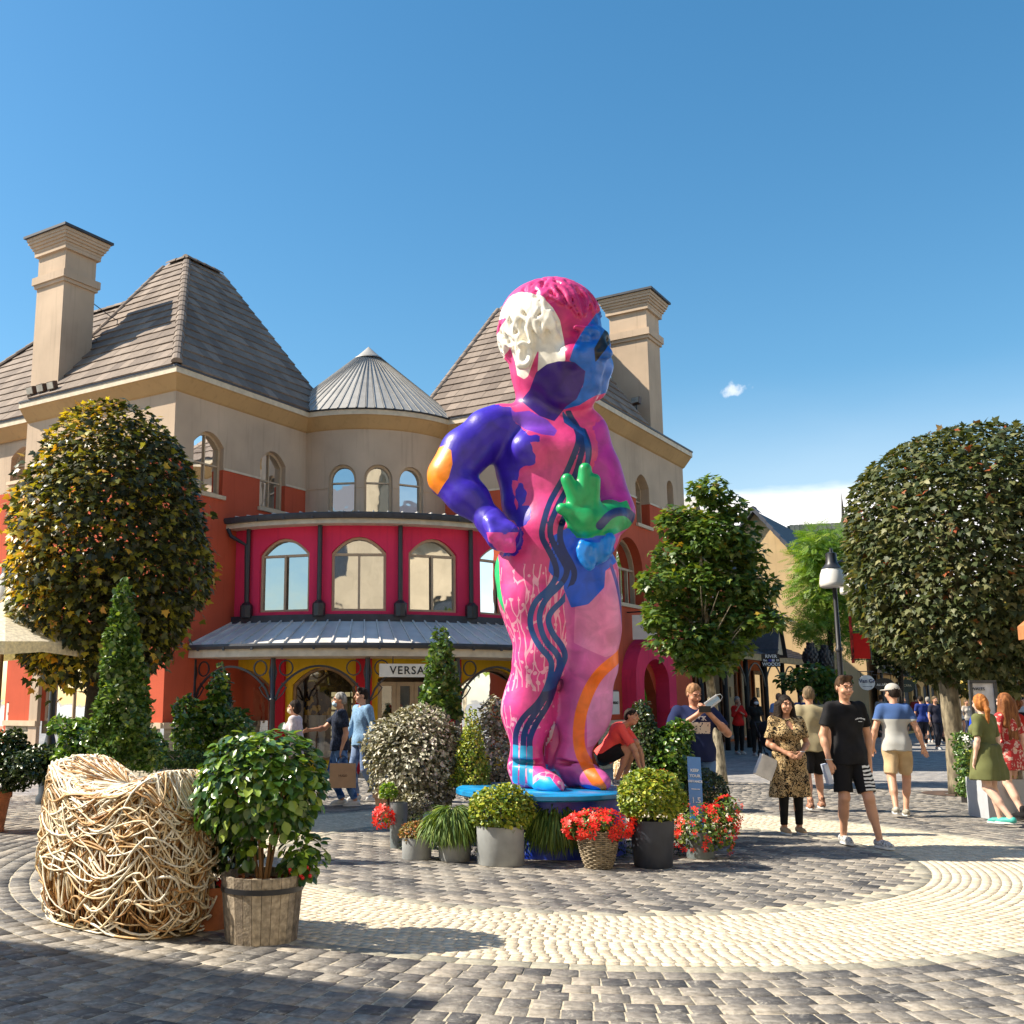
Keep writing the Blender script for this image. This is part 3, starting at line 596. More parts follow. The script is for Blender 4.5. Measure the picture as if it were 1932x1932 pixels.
# cone roof in standing-seam zinc
apex=np.array([-1.27,28.6,11.42]); cb=CC[:2]
cone=MB(); rc=RT+OV-.02
NP=28; 
cone.add([tuple(apex-np.array([0,0,.12]))]+[(cb[0]+rc*math.cos(aL-.35+(aR-aL+.7)*i/NP),cb[1]+rc*math.sin(aL-.35+(aR-aL+.7)*i/NP),8.99) for i in range(NP+1)],[(0,i,i+1) for i in range(1,NP+1)])
coneo=cone.build('cone_roof',mt_lead,BLD)
for i in range(NP):
    a,b=[aL-.35+(aR-aL+.7)*(i+t)/NP for t in(0.02,.98)]; pa=np.array([cb[0]+(rc+.08)*math.cos(a),cb[1]+(rc+.08)*math.sin(a),9.03]); pb=np.array([cb[0]+(rc+.08)*math.cos(b),cb[1]+(rc+.08)*math.sin(b),9.03]); ta=apex+(pa-apex)*.13; tb=apex+(pb-apex)*.13
    m_=MB(); n_=np.cross(pb-pa,apex-pa); n_/=np.linalg.norm(n_); n_*=1 if n_[2]>0 else -1
    m_.add([pa,pb,tb,ta],[(0,1,2,3)])
    m_.add([pa,pa+n_*.022,ta+n_*.015,ta],[(0,1,2,3)]); e=(pb-pa)/np.linalg.norm(pb-pa)*.025; m_.add([pa+n_*.022,pa+e+n_*.022,ta+e*.6+n_*.015,ta+n_*.03],[(0,1,2,3)]); m_.add([pa+e,pa+e+n_*.022,ta+e*.6+n_*.015,ta+e*.6],[(0,1,2,3)])
    m_.build('zinc_panel',mt_zcone,coneo)
m_=MB(); m_.lathe([(.40,-.30),(.42,-.34),(.0,.06)],tuple(apex),28); m_.build('cone_cap',mt_zcone,coneo,auto=40)
# ------------------------------------------------------------------ tiled roofs
def roof_face(parent,O,al,inw,slope,poly,npart,course=.40,tw_=.33,m=None):
    """poly: outline in (s, t) on the plan; tiles laid in courses up the slope"""
    m=m or mt_tileL; O=np.array(O); up=np.array([inw[0],inw[1],slope]); L=np.linalg.norm(up); upn=up/L; nrm=np.cross(al,upn); nrm*=1 if nrm[2]>0 else -1
    def inside(s,t):
        c=False
        for (x1,y1),(x2,y2) in zip(poly,poly[1:]+poly[:1]):
            if (y1>t)!=(y2>t) and s<(x2-x1)*(t-y1)/(y2-y1)+x1: c=not c
        return c
    def span(t):
        xs=[]
        for (x1,y1),(x2,y2) in zip(poly,poly[1:]+poly[:1]):
            if (y1>t)!=(y2>t): xs.append((x2-x1)*(t-y1)/(y2-y1)+x1)
        xs.sort(); return (xs[0],xs[-1]) if len(xs)>=2 else None
    tmax=max(p[1] for p in poly); n=int(tmax*L/course); rows=[]
    th=.045
    shared=MB(); 
    def tile_v(w):
        V=[]
        for x in(0,w):
            V+=[al*x+nrm*(.02+th),al*x+nrm*.012,al*x+upn*(course+.03)+nrm*.03,al*x+upn*(course+.03)+nrm*.004]
        return V
    F_=[(0,4,6,2),(0,1,5,4),(1,3,7,5),(0,2,3,1),(4,5,7,6)]
    s_me=mesh_np('roof_tile',tile_v(tw_-.006),polys=F_); s_me.materials.append(m)
    cnt=0; rest=MB(); rn=[]
    for i in range(n+1):
        t=(i*course)/L; tm=min(t+.5*course/L,tmax-.01); sp=span(tm)
        if not sp: continue
        a,b=sp; s=a-(.5*tw_ if i%2 else 0)
        while s<b:
            x0=max(s,a); x1=min(s+tw_,b); base=O+al*x0+up*t
            if x1-x0>.05:
                if x1-x0>tw_-.01 and cnt<npart:
                    o=bpy.data.objects.new('roof_tile',s_me); COL.objects.link(o); o.parent=parent; o.matrix_basis=Matrix.Translation(Vector(base)); o.location.z+=random.uniform(-.004,.004); cnt+=1
                else: rest.add([base+np.array(v) for v in tile_v(x1-x0-.006)],F_); rn+=[random.random()]*8
            s+=tw_
    if rest.v: link('roof_tile_cut',mesh_np('roof_tile_cut',rest.v,polys=rest.f,rnd=rn),m,parent,kind='stuff')
    return up
def ridge_tiles(parent,a,b,step=.36,r=.12,m=None):
    a,b=np.array(a),np.array(b); d=b-a; L=np.linalg.norm(d); d/=L; n=int(L/step); m=m or mt_tileL
    side=np.cross(d,(0,0,1)); side/=np.linalg.norm(side); up=np.cross(side,d)
    V=[];k=6
    for e,rr,l in((0,r*1.12,0),(1,r*.95,step*1.15)):
        for j in range(k+1): q=math.pi*j/k; V.append(d*l+side*math.cos(q)*rr+up*(math.sin(q)*rr*.9))
    me=mesh_np('ridge_tile',V+[V[0]],polys=[(j,j+1,k+2+j,k+1+j) for j in range(k)]+[tuple(range(k+1))]); me.materials.append(m)
    for i in range(n):
        o=bpy.data.objects.new('ridge_tile',me); COL.objects.link(o); o.parent=parent; o.matrix_basis=Matrix.Translation(Vector(a+d*step*i))
def solid_roof(faces,name='roof'):
    mb=MB()
    for f in faces: mb.add(f,[tuple(range(len(f)))])
    o=mb.build(name,mt_tileB,BLD,smooth=False); return o
def RP(O,s,t,z,al,inw): return tuple(O+al*s+inw*t+np.array([0,0,z]))
# left wing
SLL=1.178; O=Ae+np.array([0,0,.03]); K=4.3
P=lambda s,t:RP(O,s,t,0,U,Vv)
def PZ(s,t,h): p=O+U*s+Vv*t; return (p[0],p[1],p[2]+h)
z=K*SLL
rl=solid_roof([[PZ(0,0,0),PZ(5.9,0,0),PZ(5.9,K,z),PZ(K,K,z)],[PZ(0,0,0),PZ(K,K,z),PZ(K,5.2,z),PZ(0,5.2,0)],[PZ(5.9,0,0),PZ(5.9,2*K,0),PZ(5.9,K,z)],[PZ(0,5.2,0),PZ(K,5.2,z),PZ(2*K,5.2,0)],[PZ(K,K,z),PZ(5.9,K,z),PZ(5.9,2*K,0),PZ(2*K,2*K,0),PZ(2*K,5.2,0),PZ(K,5.2,z)]])
rl['label']='steep dun tiled roof over the left wing'
roof_face(rl,O,U,Vv,SLL,[(0,0),(5.9,0),(5.9,K),(K,K)],150)
roof_face(rl,O,Vv,U,SLL,[(0,0),(5.2,0),(5.2,K),(K,K)],150)
ridge_tiles(rl,PZ(0,0,.05),PZ(K,K,z+.05)); ridge_tiles(rl,PZ(K-.1,K,z+.05),PZ(5.9,K,z+.05)); ridge_tiles(rl,PZ(K,K,z+.05),PZ(K,5.2,z+.05)); ridge_tiles(rl,PZ(.02,5.2,.08),PZ(K,5.2,z+.05),r=.08)
# far-left roof behind the chimney
O2=Ae+Vv*5.25+U*.55+np.array([0,0,-.13])
def PY(s,t,h): p=O2+U*s+Vv*t; return (p[0],p[1],p[2]+h)
r2=solid_roof([[PY(0,-.2,0),PY(0,8,0),PY(3.8,4.2,4.4),PY(3.8,-.2,4.4)],[PY(3.8,-.2,4.4),PY(3.8,4.2,4.4),PY(7.5,8,0),PY(7.5,-.2,0)]])
roof_face(r2,O2,Vv,U,4.4/3.8,[(-.2,0),(8,0),(4.2,3.8),(-.2,3.8)],60); ridge_tiles(r2,PY(0,8,.05),PY(3.8,4.2,4.45)); ridge_tiles(r2,PY(3.8,4.2,4.45),PY(3.8,-.2,4.45))
# right wing
O3=Be+np.array([0,0,.03])
def PR(u_,v_,h): p=O3+U*u_+Vv*v_; return (p[0],p[1],p[2]+h)
a_,b_=.98,1.45; ut=5.1; hz_=a_*ut; vt=hz_/b_; uc=3.7; vc=a_*uc/b_
r3=solid_roof([[PR(0,0,0),PR(uc,vc,a_*uc),PR(ut,vt,hz_),PR(ut,5.3,hz_),PR(0,5.3,0)],[PR(0,0,0),PR(uc,0,0),PR(uc,vc,a_*uc)],[PR(uc,0,0),PR(uc,6,0),PR(uc,vc,a_*uc)],[PR(0,5.3,0),PR(ut,5.3,hz_),PR(2*ut,5.3,0)],[PR(ut,vt,hz_),PR(ut,5.3,hz_),PR(2*ut,5.3,0),PR(2*ut,vt,0)]])
r3['label']='steep dun tiled roof over the right wing'
roof_face(r3,O3,Vv,U,a_,[(0,0),(5.3,0),(5.3,ut),(vt,ut)],190); roof_face(r3,O3,U,Vv,b_,[(0,0),(uc,0),(uc,vc)],60)
ridge_tiles(r3,PR(0,0,.05),PR(ut,vt,hz_+.05)); ridge_tiles(r3,PR(.02,5.3,.06),PR(ut,5.3,hz_+.06),r=.08)
mb=MB(); mb.add([PR(3.5,.02,.0),PR(7.3,.02,.0),PR(7.3,6,1.2),PR(3.5,6,1.2)],[(0,1,2,3)]); bl(mb,'flat_roof',mt_lead)
# chimneys
def chimney(Mf,s0,s1,d,zb,zt,ledge,lab):
    o=MB()
    def slab(mb,a,za,zb_):   # a = overhang
        P_=[Mf(s0-a,za,-a),Mf(s1+a,za,-a),Mf(s1+a,za,d+a),Mf(s0-a,za,d+a)]; Q_=[(x,y,zb_) for x,y,_ in P_]; mb.hexa(P_+Q_)
    slab(o,0,zb,zt-.05); c=o.build('chimney',mt_beige,BLD); c['label']=lab
    m=MB(); slab(m,.10,ledge,ledge+.20); slab(m,.055,ledge-.09,ledge-.002); m.build('chimney_ledge',mt_beige,c)
    m=MB(); slab(m,.08,zt-.52,zt-.42)
    for i in range(4): slab(m,.09+.04*i,zt-.417+.075*i,zt-.417+.075*(i+1)-.002)
    slab(m,.235,zt-.115,zt-.03); m.build('chimney_cornice',mt_beige,c)
    m=MB(); slab(m,.30,zt-.028,zt+.035); m.build('chimney_cap',mt_lead,c)
chimney(mpLL,4.22,5.30,.98,8.8,13.55,12.25,'tall beige chimney above the left wing')
chimney(mpRR,4.45,5.45,1.15,8.8,13.35,12.05,'tall beige chimney above the right wing')
for a_,b_ in (((4.4,12.0),(3.2,11.9)),((4.4,11.1),(3.6,10.9))):
    m=MB(); p0=np.array(mpLL(a_[0],a_[1],.9)); p1=p0+U*1.6+np.array([0,0,-.35]); m.tube([tuple(p0),tuple((p0+p1)/2-np.array([0,0,.06])),tuple(p1)],.012,5); bl(m,'cable',mt_iron)
# floodlights at the chimney feet
mt_flood=mat('floodlight_brown',(.10,.055,.035),.45)
def floodlight(p,d,label):
    o=thing('floodlight',label,'floodlight',p,0,'floodlights on the eaves'); d=Vector(d).normalized(); R=d.to_track_quat('Y','Z').to_matrix()
    m=MB(); m.box(p,(.26,.12,.20),R); m.build('housing',mt_flood,o); m=MB(); m.box(tuple(Vector(p)+d*.07),(.22,.02,.16),R); m.build('lens',mat('lamp_glass',(.45,.42,.36),.2),o); m=MB(); m.tube([tuple(Vector(p)-Vector((0,0,.1))),(p[0],p[1],p[2]-.32)],.02,6); m.build('bracket',mt_iron,o)
for i,t in enumerate((4.35,4.75,5.15)): 
    p=Ae+Vv*(t)-U*(-.02)+np.array([0,0,.28]); floodlight(tuple(p),tuple(-U+np.array([0,0,-.3])),('right-hand','middle','left-hand')[i]+' brown floodlight of three at the foot of the left chimney')
p=Bw+U*4.05+Vv*.25+np.array([0,0,1.0]); floodlight(tuple(p),(-.6,-.6,.2),'brown floodlight on a stalk before the right chimney')
# ------------------------------------------------------------------ pink storey, its roof, the canopy
RPK=5.2; mpP=arcmap(CC,RPK,aL); AP=rad(90)*RPK
s468=arc_s(468,RPK+.06); s601=arc_s(601,RPK+.06); s751=arc_s(751,RPK+.06); s883=arc_s(883,RPK+.06); s1010=s883+(s883-s751)
hP=[]
for a,b in((489,583),(625,729),(771,863),(906,986)):
    a,b=arc_s(a,RPK),arc_s(b,RPK); hP.append((a,b,3.62,5.33,.36))
mb=MB(); wall_strips(mb,mpP,0,AP,3.30,5.66,hP,ds=.25,rev=.16); bl(mb,'pink_storey_wall',mt_pink,auto=30)
for h in hP: window(BLD,mpP,h,.14,2,(4.93,),fw=.055,bw=.05,glass=mt_glassC,back=mat('reflected_dun',(.40,.36,.26),.8),backd=.55,mull_top=4.93,lab='large arched first-floor window in the pink storey')  # dun sheet tints the panes like the sunlit facade mirrored in them
mb=MB(); ribbon(mb,mpP,[(AP*i/30,3.42) for i in range(31)],.24,-.10,.0); bl(mb,'lead_flashing',mt_lead)
# downpipes with hoppers
def pipe(px,Mf,s):
    m=MB(); m.tube([Mf(s,5.62,-.09),Mf(s,3.78,-.09)],.055,8); o=m.build('downpipe',mt_iron,BLD,auto=40); m=MB(); m.tube([Mf(s,3.86,-.10),Mf(s,3.78,-.10),Mf(s,3.5,-.10)],[.07,.15,.15],8); m.build('pipe_shoe',mt_iron,o)
for s in(s468,s601,s751,s883,s1010): pipe(0,mpP,s)
m=MB(); m.tube([mpP(.05,5.6,-.35),mpP(.12,5.42,-.32),mpP(.42,5.2,-.12),mpP(.45,3.5,-.1)],.05,8); bl(m,'downpipe',mt_iron,auto=40)
def seam_roof(name,r0,z0,r1,z1,np_,thick=.03,s0=0.,s1=1.,dark=mt_lead,lab=None,gut=.13,panel='roof_panel',fas=None):
    """standing-seam sheet roof: outer radius r0 at z0 rising to r1 at z1"""
    A0=aL+(aR-aL)*s0; A1=aL+(aR-aL)*s1; N=48
    m=MB(); 
    m.add([(CC[0]+r*math.cos(A0+(A1-A0)*i/N),CC[1]+r*math.sin(A0+(A1-A0)*i/N),z_) for i in range(N+1) for r,z_ in((r0,z0-.02),(r1,z1-.02))],[(2*i,2*i+2,2*i+3,2*i+1) for i in range(N)]); root=m.build(name,dark,BLD)
    if lab: root['label']=lab
    for i in range(np_):
        a=A0+(A1-A0)*(i+.01)/np_; b=A0+(A1-A0)*(i+.99)/np_
        f=lambda r,q,z_:np.array([CC[0]+r*math.cos(q),CC[1]+r*math.sin(q),z_])
        pa,pb,tb,ta=f(r0,a,z0),f(r0,b,z0),f(r1,b,z1),f(r1,a,z1); mm=MB(); pm,tm=f(r0,(a+b)/2,z0),f(r1,(a+b)/2,z1)
        mm.add([pa,pm,tm,ta],[(0,1,2,3)]); mm.add([pm,pb,tb,tm],[(0,1,2,3)]); e=(pb-pa)/np.linalg.norm(pb-pa)*.03; u_=np.array([0,0,.045])
        mm.add([pa,pa+u_,ta+u_,ta,pa+e,pa+e+u_,ta+e+u_,ta+e],[(0,1,2,3),(1,5,6,2),(4,7,6,5),(0,4,5,1)]); mm.build(panel,mt_zinc,root)
    # gutter and fascia
    pr=[(r0-.02,z0-.02),(r0+.10,z0+.0),(r0+.11,z0-.05),(r0+.07,z0-gut),(r0-.03,z0-gut)]; m=MB()
    m.add([(CC[0]+r*math.cos(A0+(A1-A0)*i/N),CC[1]+r*math.sin(A0+(A1-A0)*i/N),z_) for i in range(N+1) for r,z_ in pr],[(5*i+j,5*i+5+j,5*i+6+j,5*i+1+j) for i in range(N) for j in range(4)]+[(0,1,2,3,4),tuple(5*N+j for j in range(5))]); m.build('gutter',dark,root,auto=40)
    for i in range(np_//2):
        q=A0+(A1-A0)*(i+.5)/(np_//2); m=MB(); m.box((CC[0]+(r0+.085)*math.cos(q),CC[1]+(r0+.085)*math.sin(q),z0-.07),(.05,.03,.14),rz=q+math.pi/2); m.build('gutter_bracket',dark,root)
    if fas:
        pr=[(r0+.0,z0-gut-.002),(r0+.02,z0-gut-fas),(r0-.25,z0-gut-fas),(r1,z0-gut-fas)]; m=MB()
        m.add([(CC[0]+r*math.cos(A0+(A1-A0)*i/N),CC[1]+r*math.sin(A0+(A1-A0)*i/N),z_) for i in range(N+1) for r,z_ in pr],[(4*i+j,4*i+4+j,4*i+5+j,4*i+1+j) for i in range(N) for j in range(3)]); m.build('fascia',mt_fascia,root,auto=40)
    return root
seam_roof('pink_storey_roof',5.55,5.84,2.6,6.0,26,fas=.12,lab='low grey seamed roof over the pink storey',s0=-.01,s1=1.01)
cano=seam_roof('canopy',6.62,2.82,5.24,3.40,30,fas=.17,lab='curved canopy of pale grey seamed sheets over the shop front',s0=.0,s1=1.0,gut=.11)
# canopy columns with curled iron brackets
RC=6.4; mpC=arcmap(CC,RC,aL)
cols=[arc_s(px,RC) for px in(372,519,695,862)]; cols.append(cols[-1]+(cols[-1]-cols[-2])); zt=2.52
for i,s in enumerate(cols):
    x,y,_=mpC(s,0); m=MB(); m.lathe([(.16,0),(.16,.12),(.12,.16),(.12,.5),(.09,.55),(.065,.62),(.06,1.6),(.085,1.63),(.06,1.66),(.055,zt)],(x,y,0),14); m.build('column',mt_iron,BLD,auto=40)
m=MB()
def arcpts(f,n=14): return [f(i/n) for i in range(n+1)]
for a,b in zip(cols,cols[1:]):
    L=b-a; z0_=1.62
    br=MB(); ribbon(br,mpC,[(a+.06+(L-.12)*t,z0_+.72*math.sin(math.pi*t)**.62) for t in [i/20 for i in range(21)]],.045,-.02,.02); 
    for c_,sg in((a,1),(b,-1)):
        cx=c_+sg*.30; cz=2.30; ribbon(br,mpC,[(cx+.15*math.cos(q),cz+.16*math.sin(q)) for q in [2*math.pi*i/16 for i in range(16)]],.028,-.015,.015,True)
        dx=c_+sg*.22; ribbon(br,mpC,[(dx-.02*sg,1.98),(dx+.09*sg,1.88),(dx,1.74),(c_+sg*.04,1.58)],.022,-.012,.012)
        ribbon(br,mpC,[(c_+sg*.03,1.95),(c_+sg*.08,2.2),(c_+sg*.02,2.5)],.03,-.015,.015)
    br.build('iron_bracket',mt_iron,BLD)
# ground floor shop front under the canopy: yellow bays between crimson piers
RG=5.0; mpG=arcmap(CC,RG,aL); AG=rad(90)*RG
hG=[]; cen=[(408,514),(556,672),(714,845),(866,978)]
for a,b in cen: hG.append((arc_s(a,RG),arc_s(b,RG),.28,2.36,.40))
hG[2]=(hG[2][0],hG[2][1],0.0,2.2,.1)
mb=MB(); wall_strips(mb,mpG,0,AG,0,3.3,hG,ds=.25,rev=.12); bl(mb,'shop_front_wall',mt_yel,auto=30)
for px in(388,530,688,853,995):
    s=arc_s(px,RG); mb=MB(); ribbon(mb,mpG,[(s,0),(s,3.3)],.36 if px!=388 else .62,-.10,.0); bl(mb,'crimson_pier',mt_crim)
mt_wood=mat('wood_frame',(.30,.17,.07),.55,.2,8,.2)
for i,h in enumerate(hG):
    if i==2: continue
    window(BLD,mpG,h,.1,1,(),fw=.06,glass=mt_glassB,frame=mt_wood,back=None,lab='arched shop display window')
# doors of the central entrance
h=hG[2]; w=(h[1]-h[0])/4
for i in range(4):
    a=h[0]+w*i; d=MB(); ribbon(d,mpG,[(a+.05,.04),(a+w-.05,.04),(a+w-.05,1.98),(a+.05,1.98)],.09,.02,.08,True); o=d.build('shop_door',mt_frame,BLD); g=MB(); g.add([mpG(a+.06,.06,.06),mpG(a+w-.06,.06,.06),mpG(a+w-.06,1.95,.06),mpG(a+.06,1.95,.06)],[(0,1,2,3)]); g.build('pane',mt_glassB,o)
    if i in(1,2): g=MB(); s_=a+(w-.1 if i==1 else .1); g.tube([mpG(s_,.8,-.03),mpG(s_,1.25,-.03)],.015,6); g.build('door_handle',mt_iron,o)
# interior of the shop: floor, back wall, ceiling
mb=MB(); N=20; RI=2.9
mb.add([(CC[0]+r*math.cos(aL+(aR-aL)*i/N),CC[1]+r*math.sin(aL+(aR-aL)*i/N),z_) for i in range(N+1) for r,z_ in((RG-.15,.02),(RI,.02),(RI,2.9),(RG-.15,2.9))],[(4*i+j,4*i+4+j,4*i+5+j,4*i+1+j) for i in range(N) for j in range(3)]); bl(mb,'shop_interior',mat('interior_brown',(.26,.19,.13),.8,.5,1.5))
# back-lit display wall in the window: shelves of small lit squares
# ------------------------------------------------------------------ the giant painted child statue
SX,SY=1.72,12.0
def sp(px,py,dy=0.): 
    p=atY(px,py,SY+dy); return p
ppm=F_PX/SY   # picture units per metre at the statue
POD=thing('statue_plinth','round bright blue platform under the giant statue','plinth',(1.5,SY,0))
m=MB(); m.lathe([(0,.655),(.93,.655),(.95,.64),(.95,.60),(.93,.585),(0,.585)],(1.42,SY,0),64); m.build('platform_disc',mat('platform_blue',(.01,.28,.62),.3,.25,3,.05,20,spec=.6),POD,auto=40)
m=MB(); m.lathe([(.80,.0),(.80,.584)],(1.52,SY,0),64); m.build('drum',mat('drum_blue',(.008,.035,.40),.35,.1),POD,auto=40)
def statue():
    S=SDF((.1,10.9,.6),(3.4,13.2,6.75),.021)
    A=lambda px,py,dy=0.:sp(px,py,dy)
    R=lambda px:px/ppm
    K=.16
    parts={}
    def part(nm,ops):
        q=SDF(S.lo,S.lo+(S.n-1.5)*S.h,S.h); 
        for o in ops:
            f=o[0]; 
            if f=='c': q.cap(A(*o[1]),A(*o[2]),R(o[3]),R(o[4]),o[5] if len(o)>5 else K)
            else: q.ell(A(*o[1]),[R(v) for v in o[2]],o[3] if len(o)>3 else K,o[4] if len(o)>4 else None)
        parts[nm]=q
    part('torso',[('e',(1035,850,.05),(72,52,62)),('e',(1000,900,.05),(48,48,60)),('e',(975,880,.10),(42,38,54)),('e',(974,950,.06),(28,34,40)),('e',(1008,962,.04),(42,44,44)),('e',(1060,860,-.02),(62,50,60)),('e',(1048,930,.0),(74,58,72)),('e',(1050,1000,-.08),(84,66,66)),('e',(1050,1060,.02),(98,64,58)),('e',(990,1075,.12),(50,54,54)),('e',(1104,1080,.1),(52,54,54)),
      ('c',(950,800,.05),(1100,805,.02),40,38),('e',(1000,845,-.22),(36,26,30)),('e',(1085,850,-.2),(34,24,28))])
    part('head',[('e',(1040,628,.02),(99,96,100)),('e',(1058,690,-.10),(80,72,78)),('e',(1098,708,-.16),(42,38,48)),('e',(1025,600,.14),(84,80,72)),('e',(1122,722,.06),(26,30,36)),('e',(1075,752,-.16),(44,38,28)),
      ('e',(1010,708,.05),(46,50,44)),('c',(1010,742,.06),(1012,800,.08),37,46,.11)])
    part('armL',[('c',(928,815,.04),(848,902,-.02),37,34),('c',(915,812,.02),(888,845,.0),40,39),('c',(848,900,-.02),(928,985,-.26),34,24),('e',(882,938,-.12),(38,34,32)),('c',(868,850,.0),(852,892,-.02),38,36),
      ('c',(925,985,-.28),(946,1010,-.34),26,30,.08)])
    part('armR',[('c',(1116,822,.0),(1146,930,.02),34,32),('c',(1133,890,.0),(1160,965,-.06),34,30),('c',(1160,968,-.06),(1130,1020,-.34),34,27),('c',(1130,1020,-.34),(1110,1038,-.42),27,24)])
    part('legL',[('c',(1000,1085,.03),(1014,1180,-.0),61,49),('e',(998,1130,-.05),(56,57,58)),('c',(1014,1180,0),(1018,1236,-.04),49,40),('e',(1018,1235,-.12),(38,32,34)),('c',(1010,1262,.03),(994,1345,.07),42,42),('e',(996,1325,.10),(40,44,50)),('c',(995,1345,.06),(993,1440,.06),38,26),
      ('c',(990,1452,.1),(990,1468,.1),29,24),('c',(1000,1460,-.02),(1042,1480,-.36),22,14),('c',(1026,1477,-.3),(1052,1485,-.44),15,9)])
    part('legR',[('c',(1106,1090,.05),(1116,1190,.02),58,49),('e',(1108,1140,0),(57,57,58)),('c',(1116,1190,.02),(1118,1248,-.02),49,42),('e',(1112,1240,-.1),(36,30,34)),('c',(1116,1262,.05),(1102,1350,.1),43,41),('e',(1107,1325,.12),(41,44,48)),('c',(1102,1350,.1),(1080,1432,.08),38,27),
      ('c',(1080,1448,.12),(1082,1462,.12),29,23),('c',(1088,1450,.0),(1130,1472,-.25),22,14),('c',(1113,1467,-.18),(1140,1477,-.34),16,9)])
    # fist on the hip and the raised and lowered fingers of the other hand
    fg=[('e',(948,1012,-.36),(24,22,20),.05)]
    for i,(x,y) in enumerate(((928,1000),(938,1010),(950,1017),(962,1018))): fg.append(('c',(x-4,y-14,-.44),(x+2,y+8,-.50),9.5,8.5,.025)); fg.append(('c',(x+2,y+8,-.50),(x+4,y+18,-.42),8.5,8,.025))
    fg.append(('c',(960,995,-.40),(972,1000,-.46),10,8,.03)); part('handL',fg)
    gh=[('e',(1100,965,-.52),(34,18,40),.07)]
    for a,b,r0,r1 in(((1088,945),(1070,905),15,12),((1102,935),(1104,885),16,12),((1085,972),(1060,960),13,11),((1118,950),(1122,905),13,11)): gh.append(('c',(*a,-.55),(*b,-.58),r0,r1,.045))
    gh+=[('c',(1110,985,-.5),(1150,975,-.25),28,30,.1)]; part('handG',gh)
    bh=[('e',(1125,1040,-.46),(27,20,24),.06)]
    for i,(x,y) in enumerate(((1104,1062),(1098,1052),(1096,1041),(1100,1030))): bh.append(('c',(1120,1040+i*-3+8,-.5),(x+8,y+4,-.60),10,9.5,.03)); bh.append(('c',(x+8,y+4,-.60),(x-2,y-4,-.60),9,7.5,.03))
    bh.append(('c',(1138,1030,-.50),(1150,1018,-.52),11,10,.03)); bh.append(('c',(1150,1018,-.52),(1146,1040,-.56),10,8.5,.03)); part('handB',bh)
    for nm,kk in(('torso',0),('head',.10),('armL',.12),('armR',.12),('legL',.16),('legR',.16),('handL',.06),('handG',.05),('handB',.05)):
        q=parts[nm]; o=S.d; d=q.d
        if kk: h=np.maximum(kk-np.abs(o-d),0)/kk; S.d=np.minimum(o,d)-h*h*kk*.25
        else: S.d=np.minimum(o,d)
    # --- face, turned to the viewer's right and a little down
    hc=sp(1046,660,0.); fd=np.array([.70,-.70,-.16]); fd/=np.linalg.norm(fd); sd=np.cross(fd,(0,0,1)); sd/=np.linalg.norm(sd); ud=np.cross(sd,fd)
    def fp(a,b,c): return hc+sd*a+ud*b+fd*c       # across, up, forward
    FR=np.stack([sd,fd,ud],1)
    S.ell(fp(0,-.02,.60),(.24,.10,.26),.12,FR); 
    S.cap(fp(0,.08,.63),fp(0,-.10,.76),.045,.070,.05); S.ell(fp(.06,-.115,.71),(.05,.05,.04),.04,FR); S.ell(fp(-.06,-.115,.71),(.05,.05,.04),.04,FR)
    for s_ in(-1,1):
        S.ell(fp(.21*s_,.06,.66),(.13,.09,.075),.06,FR,sub=True); S.ell(fp(.20*s_,.055,.575),(.085,.07,.06),.03,FR); S.cap(fp(.10*s_,.15,.64),fp(.32*s_,.14,.53),.035,.03,.05); S.ell(fp(.27*s_,-.17,.50),(.15,.14,.14),.10,FR)
        S.cap(fp(.13*s_,.045,.635),fp(.28*s_,.04,.575),.012,.012,.02)
    S.cap(fp(-.07,-.235,.655),fp(.07,-.235,.655),.034,.034,.03); S.cap(fp(-.06,-.295,.645),fp(.06,-.295,.645),.038,.038,.03); S.ell(fp(0,-.40,.56),(.11,.10,.09),.08,FR)
    # visible ear
    ec=sp(985,672,-.40); 
    for q in range(10):
        a0=-2.2+q*.42;a1=a0+.42; S.cap(ec+np.array([.085*math.cos(a0),-.03,.14*math.sin(a0)]),ec+np.array([.085*math.cos(a1),-.03,.14*math.sin(a1)]),.03,.03,.03)
    S.ell(ec+np.array([.02,.05,0]),(.09,.08,.13),.05); S.ell(ec+np.array([.02,-.06,0]),(.045,.06,.08),.04,sub=True)
    # sculpted locks of hair
    rg=np.random.default_rng(5); hcn=sp(1040,628,.02)
    def onskull(th,ph,lift=0.):
        d=np.array([math.cos(ph)*math.sin(th),-math.cos(ph)*math.cos(th),math.sin(ph)]); return hcn+d*np.array([.61,.60,.62])*(1+lift)
    for q in range(150):
        th=rg.uniform(-2.6,1.25); ph=rg.uniform(.15,1.35) if th>-.15 else rg.uniform(-.55,1.35)
        # hair flows from the crown down
        L=rg.uniform(.35,.75); dth=rg.uniform(-.25,.5); n=5; wob=rg.uniform(.03,.10); P=[]
        for i in range(n+1):
            t=i/n; P.append(onskull(th+dth*t+wob*math.sin(t*5+q),ph-L*t*(.9+.3*t),.0+.02*math.sin(t*3.1)))
        lim=.18 if th>-.1 else -.75
        if (ph-L)<lim-.1: continue
        for i in range(n): S.cap(P[i],P[i+1],.042-.005*i,.037-.005*i,.004)
    # soft creases: waist, knee and ankle folds of a chubby child, navel, collar
    S.ell(sp(1060,985,-.47),(.035,.06,.03),.04,sub=True)
    for (a,b) in (((962,1436,-.02),(1020,1440,-.10)),((1045,1436,.0),(1108,1444,-.08))):
        P0,P1=sp(*a),sp(*b)
        for t in np.linspace(0,1,7): S.ell(P0+(P1-P0)*t,(.05,.05,.010),.05,sub=True)
    S.cap(sp(1054,1290,.26),sp(1040,1440,.26),.12,.09,.05)
    S.cut((0,0,.654),(0,0,-1))
